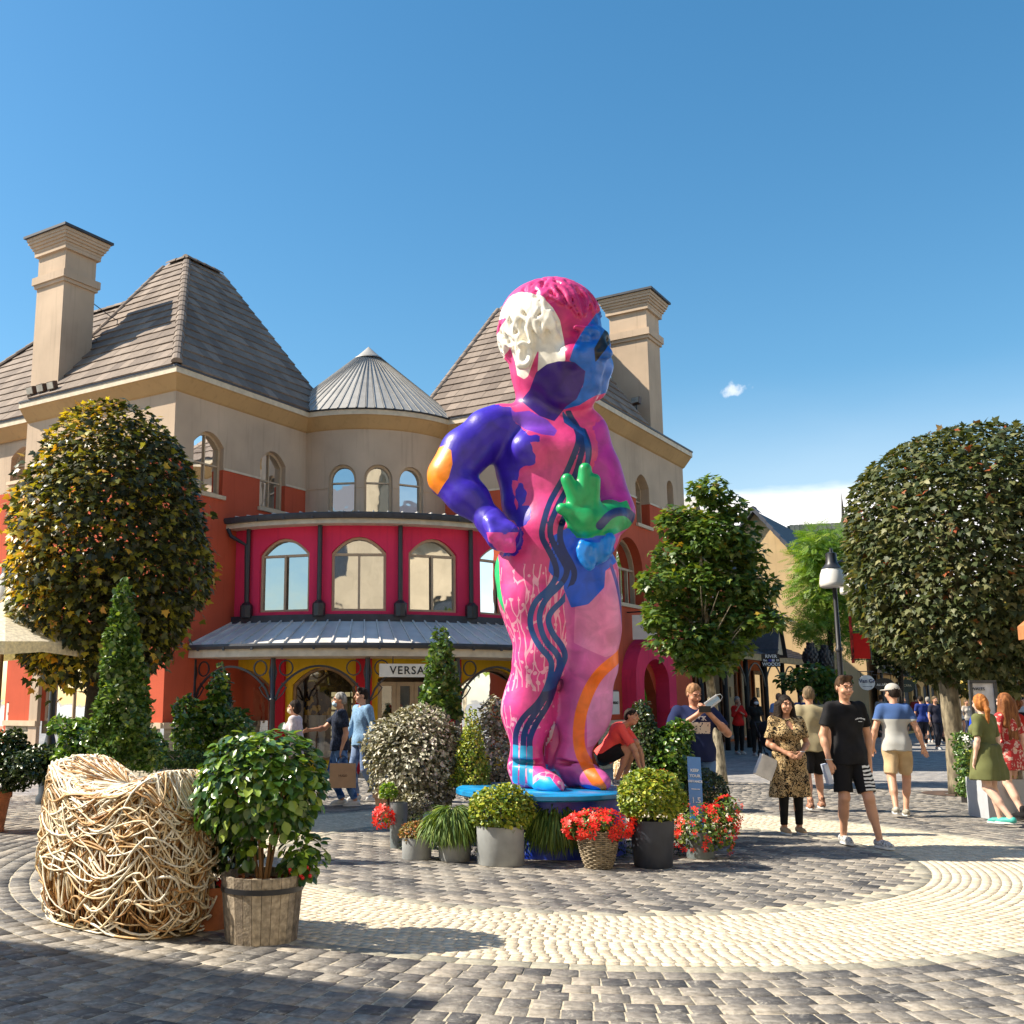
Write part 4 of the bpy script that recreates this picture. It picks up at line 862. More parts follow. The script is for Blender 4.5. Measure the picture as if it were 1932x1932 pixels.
    V,Q=S.mesh('statue'); 
    # ----- paint: signed distances, so edges stay crisp
    d0=sp(1050,1000)-np.array([0,0,CAMZ]); d0=d0/d0[1]     # one fixed painting direction
    P2=V-d0[None]*(V[:,1:2]-SY)
    rel=P2-np.array([0,0,CAMZ]); zf=rel@_f; X=CXP+F_PX*(rel@_r)/zf; Y=CYP-F_PX*(rel@_u)/zf   # chart coordinates on the statue's front plane
    XY=np.c_[X,Y]
    def c34(L,o): return [(x*.2559+741.5,y*.2559+(494.3 if o==3 else 988.6)) for x,y in L]
    def seg(P,a,b):
        a=np.array(a);b=np.array(b);ab=b-a; t=np.clip(((P-a)@ab)/(ab@ab+1e-9),0,1); return np.hypot(*(P-a-t[:,None]*ab).T)
    def poly(L):
        d=np.full(len(XY),1e9); ins=np.zeros(len(XY),bool)
        for (x1,y1),(x2,y2) in zip(L,L[1:]+L[:1]):
            d=np.minimum(d,seg(XY,(x1,y1),(x2,y2))); c=((y1>Y)!=(y2>Y)); 
            with np.errstate(divide='ignore',invalid='ignore'): xx=(x2-x1)*(Y-y1)/(y2-y1+1e-12)+x1
            ins^=(c&(X<xx))
        return np.where(ins,d,-d)
    def line(L,w):
        n=len(L); q=np.array(L,float)     # smooth the polyline
        for _ in range(2):
            r=[q[0]]; 
            for a,b in zip(q,q[1:]): r+= [a*.75+b*.25,a*.25+b*.75]
            r.append(q[-1]); q=np.array(r)
        d=np.full(len(XY),1e9)
        for a,b in zip(q,q[1:]): d=np.minimum(d,seg(XY,a,b))
        return w-d
    def blob(cx,cy,rx,ry,rot=0.):
        x=X-cx;y=Y-cy;c,s=math.cos(rot),math.sin(rot); x,y=c*x+s*y,-s*x+c*y; return (1-np.sqrt((x/rx)**2+(y/ry)**2))*min(rx,ry)
    D={k:parts[k].sample(V) for k in parts}
    def owner(names): 
        a=np.min([D[k] for k in names],0); b=np.min([D[k] for k in D if k not in names],0); return (b-a)*ppm*.6
    mn=np.minimum; mx=np.maximum
    wob=2.2*np.sin(X*.31+Y*.17)+1.6*np.sin(Y*.43-X*.13)
    layers=[]
    def L(nm,m_,col,rough=False):
        layers.append((nm,m_+(wob*.5 if rough else 0),col))
    legR=owner(['legR']); legL=owner(['legL']); low=Y-1085
    L('right_leg',mn(legR,low+wob*2),(.58,.10,.34))
    L('right_leg_light',mn(legR,poly(c34([(1340,560),(1560,330),(1640,330),(1690,700),(1690,920),(1560,960),(1330,860)],4))),(.70,.20,.42))
    L('right_shin',mn(legR,poly(c34([(1420,1240),(1700,900),(1720,1300),(1640,1600),(1430,1640)],4))),(.66,.22,.50))
    L('left_leg',mn(legL,Y-1100),(.66,.05,.25))
    L('purple_arm',owner(['armR']),(.42,.018,.30))
    L('arm_low_pink',mn(owner(['armR','handB','handG']),poly(c34([(1600,160),(1760,-60),(1760,80),(1640,300),(1590,330)],4))),(.62,.05,.25))
    L('blue_hip',poly([(1035,1075),(1044,1010),(1080,990),(1150,1015),(1162,1060),(1140,1075),(1138,1105),(1108,1136),(1077,1143),(1062,1105)]),(.004,.085,.60))
    L('indigo_torso',mn(owner(['torso']),mx(poly(c34([(700,1060),(880,1080),(900,1180),(1000,1290),(1100,1300),(1080,1350),(1010,1340),(1040,1400),(1060,1500),(940,1530),(930,1630),(870,1600),(830,1400),(700,1400)],3)),mx(poly(c34([(700,1060),(840,1100),(872,1400),(874,1600),(925,1900),(700,1900)],3)),mx(blob(984,935,10,20),blob(988,974,15,22,.4))))),(.042,.016,.42),True)
    sA=c34([(1290,1120),(1350,1240),(1370,1330),(1330,1440),(1270,1580),(1210,1680),(1150,1790),(1110,1932)],3)+c34([(1095,90),(1150,190),(1200,290),(1210,380),(1150,470),(1060,540),(1015,650),(1020,760),(1080,880),(1170,970),(1170,1060),(1140,1180),(1080,1290),(960,1400),(905,1520),(905,1650),(900,1890)],4)
    sB=c34([(1330,1190),(1410,1330),(1380,1450),(1340,1590),(1240,1750),(1190,1860),(1160,1932)],3)+c34([(1160,90),(1200,170),(1250,260),(1290,340),(1240,440),(1130,530),(1080,640),(1090,750),(1130,850),(1210,930),(1235,1010),(1195,1120),(1130,1250),(1050,1370),(970,1500),(960,1630),(955,1890)],4)
    sC=c34([(1400,1260),(1445,1380),(1430,1500),(1360,1700),(1290,1820),(1240,1932)],3)+c34([(1225,90),(1255,190),(1310,280),(1345,370),(1270,540),(1170,620),(1140,690),(1175,790),(1245,880),(1275,960),(1240,1040),(1200,1180),(1150,1310),(1060,1440),(1010,1560),(1010,1640),(1015,1890)],4)
    mid=mx(owner(['torso']),legL)
    L('stripes_navy',mn(mx(mx(line(sA,5.3),line(sB,5.3)),line(sC,5.3)),mid+4),(.006,.022,.12))
    L('stripes_teal',mn(mn(mx(mx(line(sA,5.3),line(sB,5.3)),line(sC,5.3)),mid+4),blob(1030,1190,60,110)),(.005,.07,.27))
    L('stripes_sky',mn(mn(mx(mx(line(sA,5.6),line(sB,5.6)),line(sC,5.6)),mid+4),Y-1403),(.02,.30,.50))
    L('indigo_arm',owner(['armL'])+5,(.036,.012,.40),True)
    L('fist_blue',mn(owner(['handL','armL']),blob(945,985,30,26)),(.07,.04,.55))
    L('fist_pink',mn(owner(['handL']),Y-1004),(.68,.06,.32))
    L('orange_elbow',mn(owner(['armL']),poly(c34([(220,1480),(330,1370),(385,1362),(445,1400),(457,1500),(430,1600),(335,1720),(250,1640)],3))),(.95,.26,.01))
    L('white_inner_leg',mn(legR+6,poly(c34([(1252,1055),(1185,1150),(1130,1350),(1100,1580),(1112,1690),(1170,1600),(1195,1500),(1185,1250),(1200,1160)],4))),(.80,.70,.74))
    L('orange_leg_stripe',mn(legR,line(c34([(1790,850),(1690,950),(1530,1050),(1440,1200),(1370,1400),(1365,1640),(1430,1760),(1520,1880)],4),11)),(.90,.16,.008))
    L('violet_outer',mn(legR,line(c34([(1600,300),(1660,480),(1700,760)],4),3.2)),(.06,.03,.30))
    L('green_hip',poly(c34([(690,180),(760,190),(785,280),(795,450),(835,660),(700,400)],4)),(.01,.48,.16))
    L('head_crimson',mn(owner(['head']),poly(c34([(1150,380),(1600,200),(1500,430),(1340,660),(1265,800),(1220,470)],3))),(.52,.015,.14))
    L('white_face',mn(owner(['head']),poly(c34([(860,270),(960,270),(1110,330),(1180,410),(1230,500),(1260,650),(1268,790),(1200,790),(1070,850),(1080,690),(1050,750),(1000,870),(970,885),(920,850),(905,760),(870,650),(820,700),(740,690),(740,560),(850,450),(740,430)],3))),(.80,.76,.66))
    L('blue_face',mn(owner(['head']),poly(c34([(1480,190),(1700,300),(1700,900),(1500,1000),(1370,1080),(1200,1120),(1390,960),(1410,850),(1295,790),(1340,660),(1480,440),(1570,320)],3))),(.005,.12,.55))
    L('black_eye',poly(c34([(1610,430),(1640,540),(1550,710),(1480,790),(1470,700),(1530,590)],3)),(.008,.008,.010))
    L('indigo_jaw',mn(owner(['head','torso']),poly(c34([(1060,850),(1140,800),(1220,785),(1330,800),(1410,850),(1400,930),(1350,1040),(1270,1090),(1190,1190),(1080,1150),(940,1030),(1010,960)],3))),(.030,.004,.17))
    L('violet_chest',mn(owner(['torso']),poly(c34([(870,1080),(900,1120),(1010,1110),(1140,1180),(1210,1260),(1190,1300),(1100,1290),(980,1250),(890,1180)],3))),(.18,.045,.48))
    L('green_hand',mx(owner(['handG']),mn(owner(['armR','handG']),poly([(1120,965),(1180,945),(1200,990),(1150,1010),(1100,1010)]))),(.006,.34,.10))
    L('navy_armband',mn(owner(['armR','handG']),line([(1128,992),(1150,968),(1180,965),(1200,985)],8)),(.008,.018,.14))
    L('blue_hand',owner(['handB']),(.004,.20,.66))
    L('toe_cyan',mn(legL,poly(c34([(1020,1950),(1040,1860),(1100,1800),(1160,1795),(1220,1860),(1290,1950)],4))),(.005,.33,.68))
    L('toe_blue',mn(legR,blob(1113,1477,19,9)),(.006,.08,.50))
    L('blue_shoulder_side',mn(owner(['torso','armR']),poly(c34([(1240,1100),(1330,1210),(1400,1240),(1450,1380),(1440,1480),(1470,1700),(1490,1932),(1440,1700),(1400,1300),(1260,1200)],3))),(.006,.06,.26))
    me=mesh_np('body',V,quads=Q,smooth=True)
    m=bpy.data.materials.new('statue_paint'); m.use_nodes=True; n,l,b=NB(m); b.inputs['Roughness'].default_value=.40; b.inputs['Specular IOR Level'].default_value=.5; b.inputs['Coat Weight'].default_value=.15; b.inputs['Coat Roughness'].default_value=.12
    g=n.new('ShaderNodeNewGeometry'); 
    nz=n.new('ShaderNodeTexNoise'); nz.inputs['Scale'].default_value=2.2; nz.inputs['Detail'].default_value=7; l.new(g.outputs['Position'],nz.inputs[0])
    base=n.new('ShaderNodeMix'); base.data_type='RGBA'; l.new(nz.outputs[0],base.inputs[0]); base.inputs[6].default_value=(.58,.025,.16,1); base.inputs[7].default_value=(.72,.075,.27,1); cur=base.outputs[2]
    def step(sock,name,col,cur):
        mr=n.new('ShaderNodeMapRange'); l.new(sock,mr.inputs[0]); mr.inputs[1].default_value=-.25; mr.inputs[2].default_value=.25
        x=n.new('ShaderNodeMix'); x.data_type='RGBA'; l.new(mr.outputs[0],x.inputs[0]); l.new(cur,x.inputs[6]); x.inputs[7].default_value=(*col,1); return x.outputs[2]
    drip=None
    for i,(nm,val,col) in enumerate(layers):
        a=me.attributes.new(nm,'FLOAT','POINT'); a.data.foreach_set('value',val.astype(np.float32))
        at=n.new('ShaderNodeAttribute'); at.attribute_name=nm; cur=step(at.outputs['Fac'],nm,col,cur)
        if nm=='indigo_torso':   # pale dribbles and spatters over the leg
            zone=mn(mn(legL,Y-1062),1480-Y); a=me.attributes.new('dribble_zone','FLOAT','POINT'); a.data.foreach_set('value',zone.astype(np.float32)); az=n.new('ShaderNodeAttribute'); az.attribute_name='dribble_zone'
            mp=n.new('ShaderNodeMapping'); mp.inputs['Scale'].default_value=(1,1,.11); 
            wn=n.new('ShaderNodeTexNoise'); wn.inputs['Scale'].default_value=3.5; l.new(g.outputs['Position'],wn.inputs[0]); sc=n.new('ShaderNodeVectorMath'); sc.operation='SCALE'; sc.inputs['Scale'].default_value=.10; l.new(wn.outputs['Color'],sc.inputs[0]); ad=n.new('ShaderNodeVectorMath'); ad.operation='ADD'; l.new(g.outputs['Position'],ad.inputs[0]); l.new(sc.outputs[0],ad.inputs[1]); l.new(ad.outputs[0],mp.inputs[0])
            v=n.new('ShaderNodeTexVoronoi'); v.feature='DISTANCE_TO_EDGE'; v.inputs['Scale'].default_value=11; l.new(mp.outputs[0],v.inputs[0])
            t1=n.new('ShaderNodeMath'); t1.operation='LESS_THAN'; l.new(v.outputs['Distance'],t1.inputs[0]); t1.inputs[1].default_value=.055
            v2=n.new('ShaderNodeTexVoronoi'); v2.inputs['Scale'].default_value=11; l.new(ad.outputs[0],v2.inputs[0]); t2=n.new('ShaderNodeMath'); t2.operation='LESS_THAN'; l.new(v2.outputs['Distance'],t2.inputs[0]); t2.inputs[1].default_value=.27
            n2=n.new('ShaderNodeTexNoise'); n2.inputs['Scale'].default_value=2.4; n2.inputs['Detail'].default_value=4; l.new(g.outputs['Position'],n2.inputs[0]); t3=n.new('ShaderNodeMath'); t3.operation='GREATER_THAN'; l.new(n2.outputs[0],t3.inputs[0]); t3.inputs[1].default_value=.44
            t4=n.new('ShaderNodeMath'); t4.operation='MULTIPLY'; mxx=n.new('ShaderNodeMath'); mxx.operation='MAXIMUM'; l.new(t1.outputs[0],mxx.inputs[0]); l.new(t2.outputs[0],mxx.inputs[1]); l.new(mxx.outputs[0],t4.inputs[0]); l.new(t3.outputs[0],t4.inputs[1])
            t5=n.new('ShaderNodeMath'); t5.operation='GREATER_THAN'; l.new(az.outputs['Fac'],t5.inputs[0]); t5.inputs[1].default_value=0; t6=n.new('ShaderNodeMath'); t6.operation='MULTIPLY'; l.new(t4.outputs[0],t6.inputs[0]); l.new(t5.outputs[0],t6.inputs[1])
            t7=n.new('ShaderNodeMath'); t7.operation='MULTIPLY'; l.new(t6.outputs[0],t7.inputs[0]); t7.inputs[1].default_value=.8
            x=n.new('ShaderNodeMix'); x.data_type='RGBA'; l.new(t7.outputs[0],x.inputs[0]); l.new(cur,x.inputs[6]); x.inputs[7].default_value=(.80,.42,.52,1); cur=x.outputs[2]
    # brushy variation
    n3=n.new('ShaderNodeTexNoise'); n3.inputs['Scale'].default_value=5; n3.inputs['Detail'].default_value=8; n3.inputs['Distortion'].default_value=.8; l.new(g.outputs['Position'],n3.inputs[0]); mr=n.new('ShaderNodeMapRange'); l.new(n3.outputs[0],mr.inputs[0]); mr.inputs[1].default_value=.3; mr.inputs[2].default_value=.7; mr.inputs[3].default_value=.78; mr.inputs[4].default_value=1.22
    sc=n.new('ShaderNodeVectorMath'); sc.operation='SCALE'; l.new(cur,sc.inputs[0]); l.new(mr.outputs[0],sc.inputs['Scale']); l.new(sc.outputs[0],b.inputs['Base Color'])
    nb=n.new('ShaderNodeTexNoise'); nb.inputs['Scale'].default_value=14; nb.inputs['Detail'].default_value=5; l.new(g.outputs['Position'],nb.inputs[0]); bp=n.new('ShaderNodeBump'); bp.inputs['Strength'].default_value=.12; bp.inputs['Distance'].default_value=.03; l.new(nb.outputs[0],bp.inputs['Height']); l.new(bp.outputs[0],b.inputs['Normal'])
    o=link('painted_statue',me,m,None); tag(o,'giant statue of a standing child painted in pink, indigo, white, green and orange','statue')
statue()
# ------------------------------------------------------------------ leaf materials
def lm(name,stops,**k): return piece_mat(name,stops,attr='rnd',streak=.12,bump=0,**{**dict(rough=.42,spec=.55,transl=.22,bscale=10),**k})
lf_autumn=lm('leaf_autumn',[(0,(.03,.045,.014)),(.40,(.06,.08,.018)),(.62,(.22,.22,.03)),(.82,(.62,.42,.03)),(1,(.50,.18,.02))],transl=.28)
lf_maple=lm('leaf_maple_dark',[(0,(.028,.045,.016)),(.5,(.065,.085,.028)),(.80,(.15,.16,.06)),(.955,(.26,.25,.12)),(.97,(.16,.15,.05)),(1,(.38,.07,.03))],rough=.5,spec=.3)
lf_mid=lm('leaf_maple_green',[(0,(.045,.095,.018)),(.6,(.10,.18,.03)),(.95,(.22,.28,.05)),(1,(.35,.22,.03))],rough=.4,transl=.3)
lf_lime=lm('leaf_lime',[(0,(.07,.16,.02)),(.6,(.16,.30,.03)),(1,(.32,.40,.05))],rough=.5,transl=.4)
lf_cam=lm('leaf_camellia',[(0,(.022,.062,.012)),(.5,(.055,.13,.020)),(.8,(.15,.27,.03)),(1,(.30,.40,.05))],rough=.28,spec=.7)
lf_top=lm('leaf_laurel',[(0,(.035,.085,.020)),(.6,(.075,.15,.03)),(.9,(.17,.26,.05)),(1,(.27,.36,.07))],rough=.33,spec=.6)
lf_dark=lm('leaf_holly_dark',[(0,(.015,.035,.012)),(.7,(.035,.065,.02)),(1,(.12,.16,.04))],rough=.3,spec=.7)
lf_silver=lm('leaf_silver',[(0,(.055,.06,.028)),(.35,(.16,.155,.09)),(.7,(.46,.44,.34)),(1,(.66,.63,.53))],rough=.5,transl=.1)
lf_box=lm('leaf_golden_box',[(0,(.06,.12,.015)),(.45,(.17,.25,.02)),(.8,(.38,.42,.04)),(1,(.55,.50,.08))],rough=.45)
lf_thread=lm('leaf_threadleaf',[(0,(.04,.10,.015)),(.5,(.11,.20,.03)),(1,(.28,.36,.06))],rough=.6)
lf_red=lm('petal_red',[(0,(.55,.008,.006)),(.6,(.78,.016,.010)),(1,(.85,.06,.02))],rough=.5)
lf_white=lm('petal_white',[(0,(.7,.7,.66)),(1,(.82,.82,.8))],rough=.5)
lf_bronze=lm('leaf_sedum',[(0,(.10,.14,.02)),(.5,(.22,.15,.03)),(1,(.42,.14,.03))],rough=.6)
lf_far=lm('leaf_far_dark',[(0,(.010,.022,.006)),(.6,(.03,.05,.012)),(.93,(.07,.09,.02)),(1,(.35,.30,.03))],rough=.5)
lf_gold=lm('leaf_golden',[(0,(.2,.19,.03)),(.6,(.5,.42,.07)),(1,(.65,.42,.08))],rough=.5)
bark=mat('bark_grey',(.24,.20,.13),.9,.3,14,.7,40,noiseScale3=(1,1,.35)); bark_d=mat('bark_dark',(.05,.04,.03),.9,.3,14,.7,40)
bark_l=mat('bark_pale',(.42,.36,.25),.9,.3,20,.6,60,noiseScale3=(1,1,.4))
soil=mat('bark_chips',(.22,.08,.03),.95,.4,40,.9,60)
mt_terra=mat('terracotta',(.50,.17,.07),.8,.2,6,.2,60); mt_terra2=mat('terracotta_pale',(.72,.36,.18),.8,.15)
mt_zpot=mat('fibre_clay_grey',(.30,.315,.32),.62,.10,5,.15,30); mt_dpot=mat('pot_dark',(.03,.035,.05),.5,.15); mt_gpot=mat('pot_blue_grey',(.16,.19,.20),.5,.12,5,.1)
OV_S=shape_oval(); LA_S=shape_lance(); MA_S=shape_maple(); FR_S=shape_frond(); FL_S=shape_flower()
def crown(parent,n,c,r3,size,shape,m,npart=0,seed=1,amp=.1,depth=.35,fr=3.,zmin=-.9,jit=.55,down=.6,gap=None,sq=2.,piece='leaf',bulk='foliage',taper=0):
    P,N=blob_points(n,c,r3,seed,amp,depth,fr,zmin,gap=gap,sq=sq); lowt=np.clip((c[2]-P[:,2])/r3[2],0,1); P[:,0]=c[0]+(P[:,0]-c[0])*(1-taper*lowt**1.3); up=np.array([0,0,.7]); nn=N*.6+up
    R=orient(len(P),nn,jit,spin=N.copy()*1.0,down=down); s=size*(.75+.5*RNG.random(len(P)))
    return scatter(parent,P,R,s,shape,m,npart,piece,bulk)
def trunk(parent,pts,rs,m,name='trunk'):
    mb=MB(); 
    # subdivide with slight irregularity
    P=[Vector(p) for p in pts]; Q=[];rr=[]
    for i in range(len(P)-1):
        for k in range(4): t=k/4; Q.append(P[i].lerp(P[i+1],t)+Vector((random.uniform(-.012,.012),random.uniform(-.012,.012),0))); rr.append((rs[i]*(1-t)+rs[i+1]*t)*random.uniform(.94,1.06))
    Q.append(P[-1]);rr.append(rs[-1]); mb.tube(Q,rr,9); return mb.build(name,m,parent,smooth=True)
def limbs(parent,base,top,n,m,r0=.05,spread=1.,seed=0,name='branch'):
    r=random.Random(seed)
    for i in range(n):
        a=r.random()*6.28; t=r.uniform(.0,.7); p=np.array(base)+(np.array(top)-np.array(base))*t; L=spread*(1-.55*t)*r.uniform(.7,1.1)
        q=p+np.array([math.cos(a)*L*.5,math.sin(a)*L*.5,L*.45]); e=p+np.array([math.cos(a)*L,math.sin(a)*L,L*.95]); mb=MB(); mb.tube([p,q,e],[r0,r0*.6,r0*.2],6); mb.build(name,m,parent,smooth=True)
# ---------------- left maple turning yellow
T=thing('maple_tree','rounded maple with yellowing leaves in front of the left wing','tree',(-4.62,15.3,0))
trunk(T,[(-4.62,15.3,0),(-4.60,15.3,1.2),(-4.52,15.3,2.4),(-4.5,15.3,4.3)],[.13,.105,.095,.04],bark_d)
limbs(T,(-4.6,15.3,2.0),(-4.5,15.3,4.4),12,bark_d,.045,1.2,3)
def crown_lit(parent,n,c,r3,size,shape,m,npart,seed,**k): return crown(parent,n,c,r3,size,shape,m,npart,seed,**k)
# autumn leaf tones, with sunlit left and top painted yellower, the rest darker
P,N=blob_points(17000,(-4.50,15.3,3.74),(1.46,1.38,2.10),11,.09,.42,3.2,-.93,gap=(6,1.55)); 
low=P[:,2]<3.2; P[:,0]+=np.where(low,(3.2-P[:,2])*-.05,0)
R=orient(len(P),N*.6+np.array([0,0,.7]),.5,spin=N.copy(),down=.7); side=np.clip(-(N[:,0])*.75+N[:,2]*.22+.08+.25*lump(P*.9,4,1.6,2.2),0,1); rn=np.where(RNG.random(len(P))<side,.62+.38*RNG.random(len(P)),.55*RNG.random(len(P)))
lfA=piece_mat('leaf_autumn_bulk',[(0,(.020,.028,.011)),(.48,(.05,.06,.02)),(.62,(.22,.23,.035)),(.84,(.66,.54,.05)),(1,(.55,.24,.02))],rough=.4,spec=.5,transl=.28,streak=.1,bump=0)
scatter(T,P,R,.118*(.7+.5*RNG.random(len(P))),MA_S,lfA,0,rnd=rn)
P,N=blob_points(420,(-4.50,15.3,3.74),(1.50,1.42,2.15),12,.09,.04,3.2,-.9); k=(N[:,1]<.35); R=orient(int(k.sum()),N[k]*.6+np.array([0,0,.7]),.5,spin=N[k].copy(),down=.7); scatter(T,P[k],R,.125,MA_S,lf_autumn,int(k.sum()))
# ---------------- big dark maple on the right
T=thing('maple_tree','big dome-shaped dark maple on the right with a grey forked trunk','tree',(9.55,19.0,0))
trunk(T,[(9.55,19,0),(9.53,19,.9),(9.50,19,1.9),(9.48,19,2.4)],[.20,.165,.155,.15],bark)
for a,b,r0 in(((9.42,19,2.2),(8.75,18.8,3.3),.075),((9.5,19,2.3),(9.75,19.1,3.6),.09),((9.48,19.05,2.2),(9.35,19.2,4.0),.09),((9.55,18.9,2.2),(10.2,18.7,3.2),.07)):
    mb=MB(); mb.tube([a,tuple((np.array(a)+np.array(b))/2+np.array([0,0,-.12])),b],[r0,r0*.8,r0*.5],8); mb.build('limb',bark,T,smooth=True)
crown(T,24000,(10.12,19.0,4.12),(2.12,2.05,2.46),.128,MA_S,lf_maple,300,21,.06,.42,3.6,-.93,.5,.9,gap=(7,1.05),sq=2.25,taper=.28)
limbs(T,(9.7,19,2.8),(9.9,19,5.2),12,bark,.05,1.5,5)
# ---------------- irregular maple in the middle distance
T=thing('maple_tree','loose irregular green maple with a straight pale trunk beside the man taking a photo','tree',(5.95,21.1,0))
trunk(T,[(6.0,21.1,0),(5.94,21.1,1.0),(5.84,21.1,2.3),(5.78,21.1,4.6)],[.115,.095,.085,.03],bark_l)
limbs(T,(5.8,21.1,2.2),(5.75,21.1,5.0),12,bark,.026,.9,9)
blobs=[(1337,925,38,26),(1375,960,38,24),(1290,985,48,36),(1360,1010,70,40),(1300,1050,75,36),(1400,1050,45,34),(1340,1100,80,40),(1240,1100,40,28),(1420,1110,48,30),(1280,1150,66,34),(1400,1160,66,40),(1448,1172,34,18),(1245,1170,34,22),(1300,1210,70,34),(1360,1216,58,32),(1330,1255,56,18)]
Pn=[];Nn=[]
for i,(x,y,rx,ry) in enumerate(blobs):
    c=atY(x,y,21.1+RNG.uniform(-.45,.45)); P,N=blob_points(int(2.1*rx*ry*.155),c,(rx/94,.45,ry/94),40+i,.16,.75,4,-1.); Pn.append(P);Nn.append(N)
P=np.concatenate(Pn);N=np.concatenate(Nn); R=orient(len(P),N*.4+np.array([0,0,.8]),.4,spin=N.copy(),down=.35); scatter(T,P,R,.15*(.7+.5*RNG.random(len(P))),MA_S,lf_mid,300)
# ---------------- feathery light green tree down the street
def simple_tree(name,label,px,ybase,Y,blist,m,size,dens,tm,shape,seed=0,group=None,tr=.1,ry=.8,cat='tree',npart=0):
    b=atY(px,ybase,Y); T=thing(name,label,cat,(b[0],Y,0),0,group); q=F_PX/Y
    if tr: 
        top=atY(blist[0][0],blist[0][1],Y); trunk(T,[(b[0],Y,0),((b[0]*.6+top[0]*.4),Y,top[2]*.4),(top[0],Y,top[2])],[tr,tr*.75,tr*.3],tm)
    Pn=[];Nn=[]
    for i,(x,y,rx,r_) in enumerate(blist):
        c=atY(x,y,Y+random.uniform(-ry,ry)*.5); P,N=blob_points(int(dens*rx*r_),c,(rx/q,ry,r_/q),seed+i,.15,.8,4,-1.); Pn.append(P);Nn.append(N)
    P=np.concatenate(Pn);N=np.concatenate(Nn); R=orient(len(P),N*.3+np.array([0,0,.9]),.5,spin=N.copy(),down=.5); scatter(T,P,R,size*(.7+.6*RNG.random(len(P))),shape,m,npart); return T
simple_tree('locust_tree','feathery light green locust tree behind the street lamp','x' and 1575,1400,34,[(1560,1050,42,50),(1540,1110,46,50),(1590,1040,36,40),(1530,1050,36,44),(1555,1180,44,40),(1580,1130,50,60),(1520,1180,26,22),(1600,1210,30,36),(1550,1010,30,24),(1512,1130,22,16)] and [(1560,1055,42,50),(1540,1110,46,50),(1592,1040,36,40),(1530,1050,34,40),(1555,1175,44,36),(1582,1130,50,60),(1520,1180,24,18),(1600,1205,26,30),(1550,1012,30,24)],lf_lime,.42,.22,bark_d,FR_S,60,tr=.14,ry=1.0)
simple_tree('street_tree','light green young tree behind the two women on the right',1885,1400,24,[(1868,1190,40,36),(1900,1150,40,40),(1850,1225,26,22),(1893,1230,30,26),(1925,1200,30,40)],lf_mid,.17,.30,bark_l,MA_S,80,tr=.09)
FAR=[('dark tree in the far street just right of the banner',1700,40,[(1700,1215,60,50),(1665,1190,40,36),(1740,1200,46,46)]),
 ('dark tree in the far street behind the big maple trunk',1778,46,[(1780,1210,60,60),(1750,1255,40,30),(1800,1262,36,24)]),
 ('dark tree in the far street above the framed notice board',1845,42,[(1850,1170,50,50),(1880,1120,46,40),(1850,1262,26,18)]),
 ('dark tree at the right edge of the far street',1915,38,[(1915,1250,40,46),(1930,1180,40,50),(1896,1290,24,20)])]
for i,(lb,px,Y,bl_) in enumerate(FAR): simple_tree('street_tree',lb,px,1395,Y,bl_,lf_far,.24,.42,bark_d,MA_S,100+10*i,'trees shading the far street',tr=.14,ry=1.3)
# climbing greenery on the veranda of the next shop and flower mass further down
for lb,pxc,Y,bl_,mm,sz in(('bushy green climber hanging at the veranda corner below the pine cone finials',1535,30,[(1500,1285,28,18),(1535,1275,34,22),(1570,1290,30,22),(1550,1305,36,14)],lf_mid,.16),):
    simple_tree('climbing_plant',lb,pxc,1400,Y,bl_,mm,sz,.45,bark_d,OV_S,150,cat='plant',tr=.03,ry=.4)
simple_tree('flower_hanging','golden flowering shrub behind the notice board','x' and 1845,1400,27,[(1850,1275,34,22),(1832,1290,18,14),(1868,1262,18,12)],lf_gold,.10,.55,bark_d,OV_S,160,cat='plant',tr=.05,ry=.4)
# ---------------- topiary cones and shrubs
def cone_plant(name,label,px,ytop,ybase,Y,wpx,m,leaf,n,npart=0,shape=OV_S,cat='topiary',group=None,z0=None,power=.85,seed=0):
    top=atY(px,ytop,Y); bot=atY(px,ybase,Y); x0=bot[0]; z0=bot[2] if z0 is None else z0; H=top[2]-z0; Rm=wpx/2/(F_PX/Y); T=thing(name,label,cat,(x0,Y,max(0,z0-.1)),0,group)
    r=np.random.default_rng(seed); t=1-np.sqrt(r.random(n)); t=np.clip(t*1.02,0,1); a=r.random(n)*2*np.pi; rr=(Rm*(1-t)**power+.035)*(1-.35*r.random(n)**2)*(1+.13*np.sin(a*3+t*14+seed)+.10*np.sin(a*5-t*23))
    lean=(top[0]-x0); P=np.c_[x0+lean*t+rr*np.cos(a),Y+rr*np.sin(a),z0+H*t]; N=np.c_[np.cos(a),np.sin(a),np.full(n,.5)]
    R=orient(n,N*.5+np.array([0,0,.4]),.5,spin=N*.6+np.array([0,0,.9])); scatter(T,P,R,leaf*(.7+.6*r.random(n)),shape,m,npart)
    mb=MB(); mb.tube([(x0,Y,max(0,z0-.25)),(x0+lean*.7,Y,z0+H*.7)],[.03,.012],6); mb.build('stem',bark_d,T); return T
cone_plant('topiary_cone','tall laurel cone topiary, widest at the base, left of the pink shop',232,1098,1450,11.2,104,lf_top,.066,5600,300,seed=1,power=.8)
cone_plant('topiary_cone','slim laurel cone topiary in front of the shop name sign',832,1183,1360,13.3,66,lf_top,.07,1700,250,seed=2,power=.7)
cone_plant('topiary_cone','dark narrow cone topiary against the leftmost shop window',417,1252,1420,18.5,60,lf_dark,.085,1500,100,seed=3,power=.8)
cone_plant('topiary_cone','small pointed box topiary between the silver shrubs',890,1336,1485,12.6,62,lf_box,.035,2400,0,seed=4,power=.9)
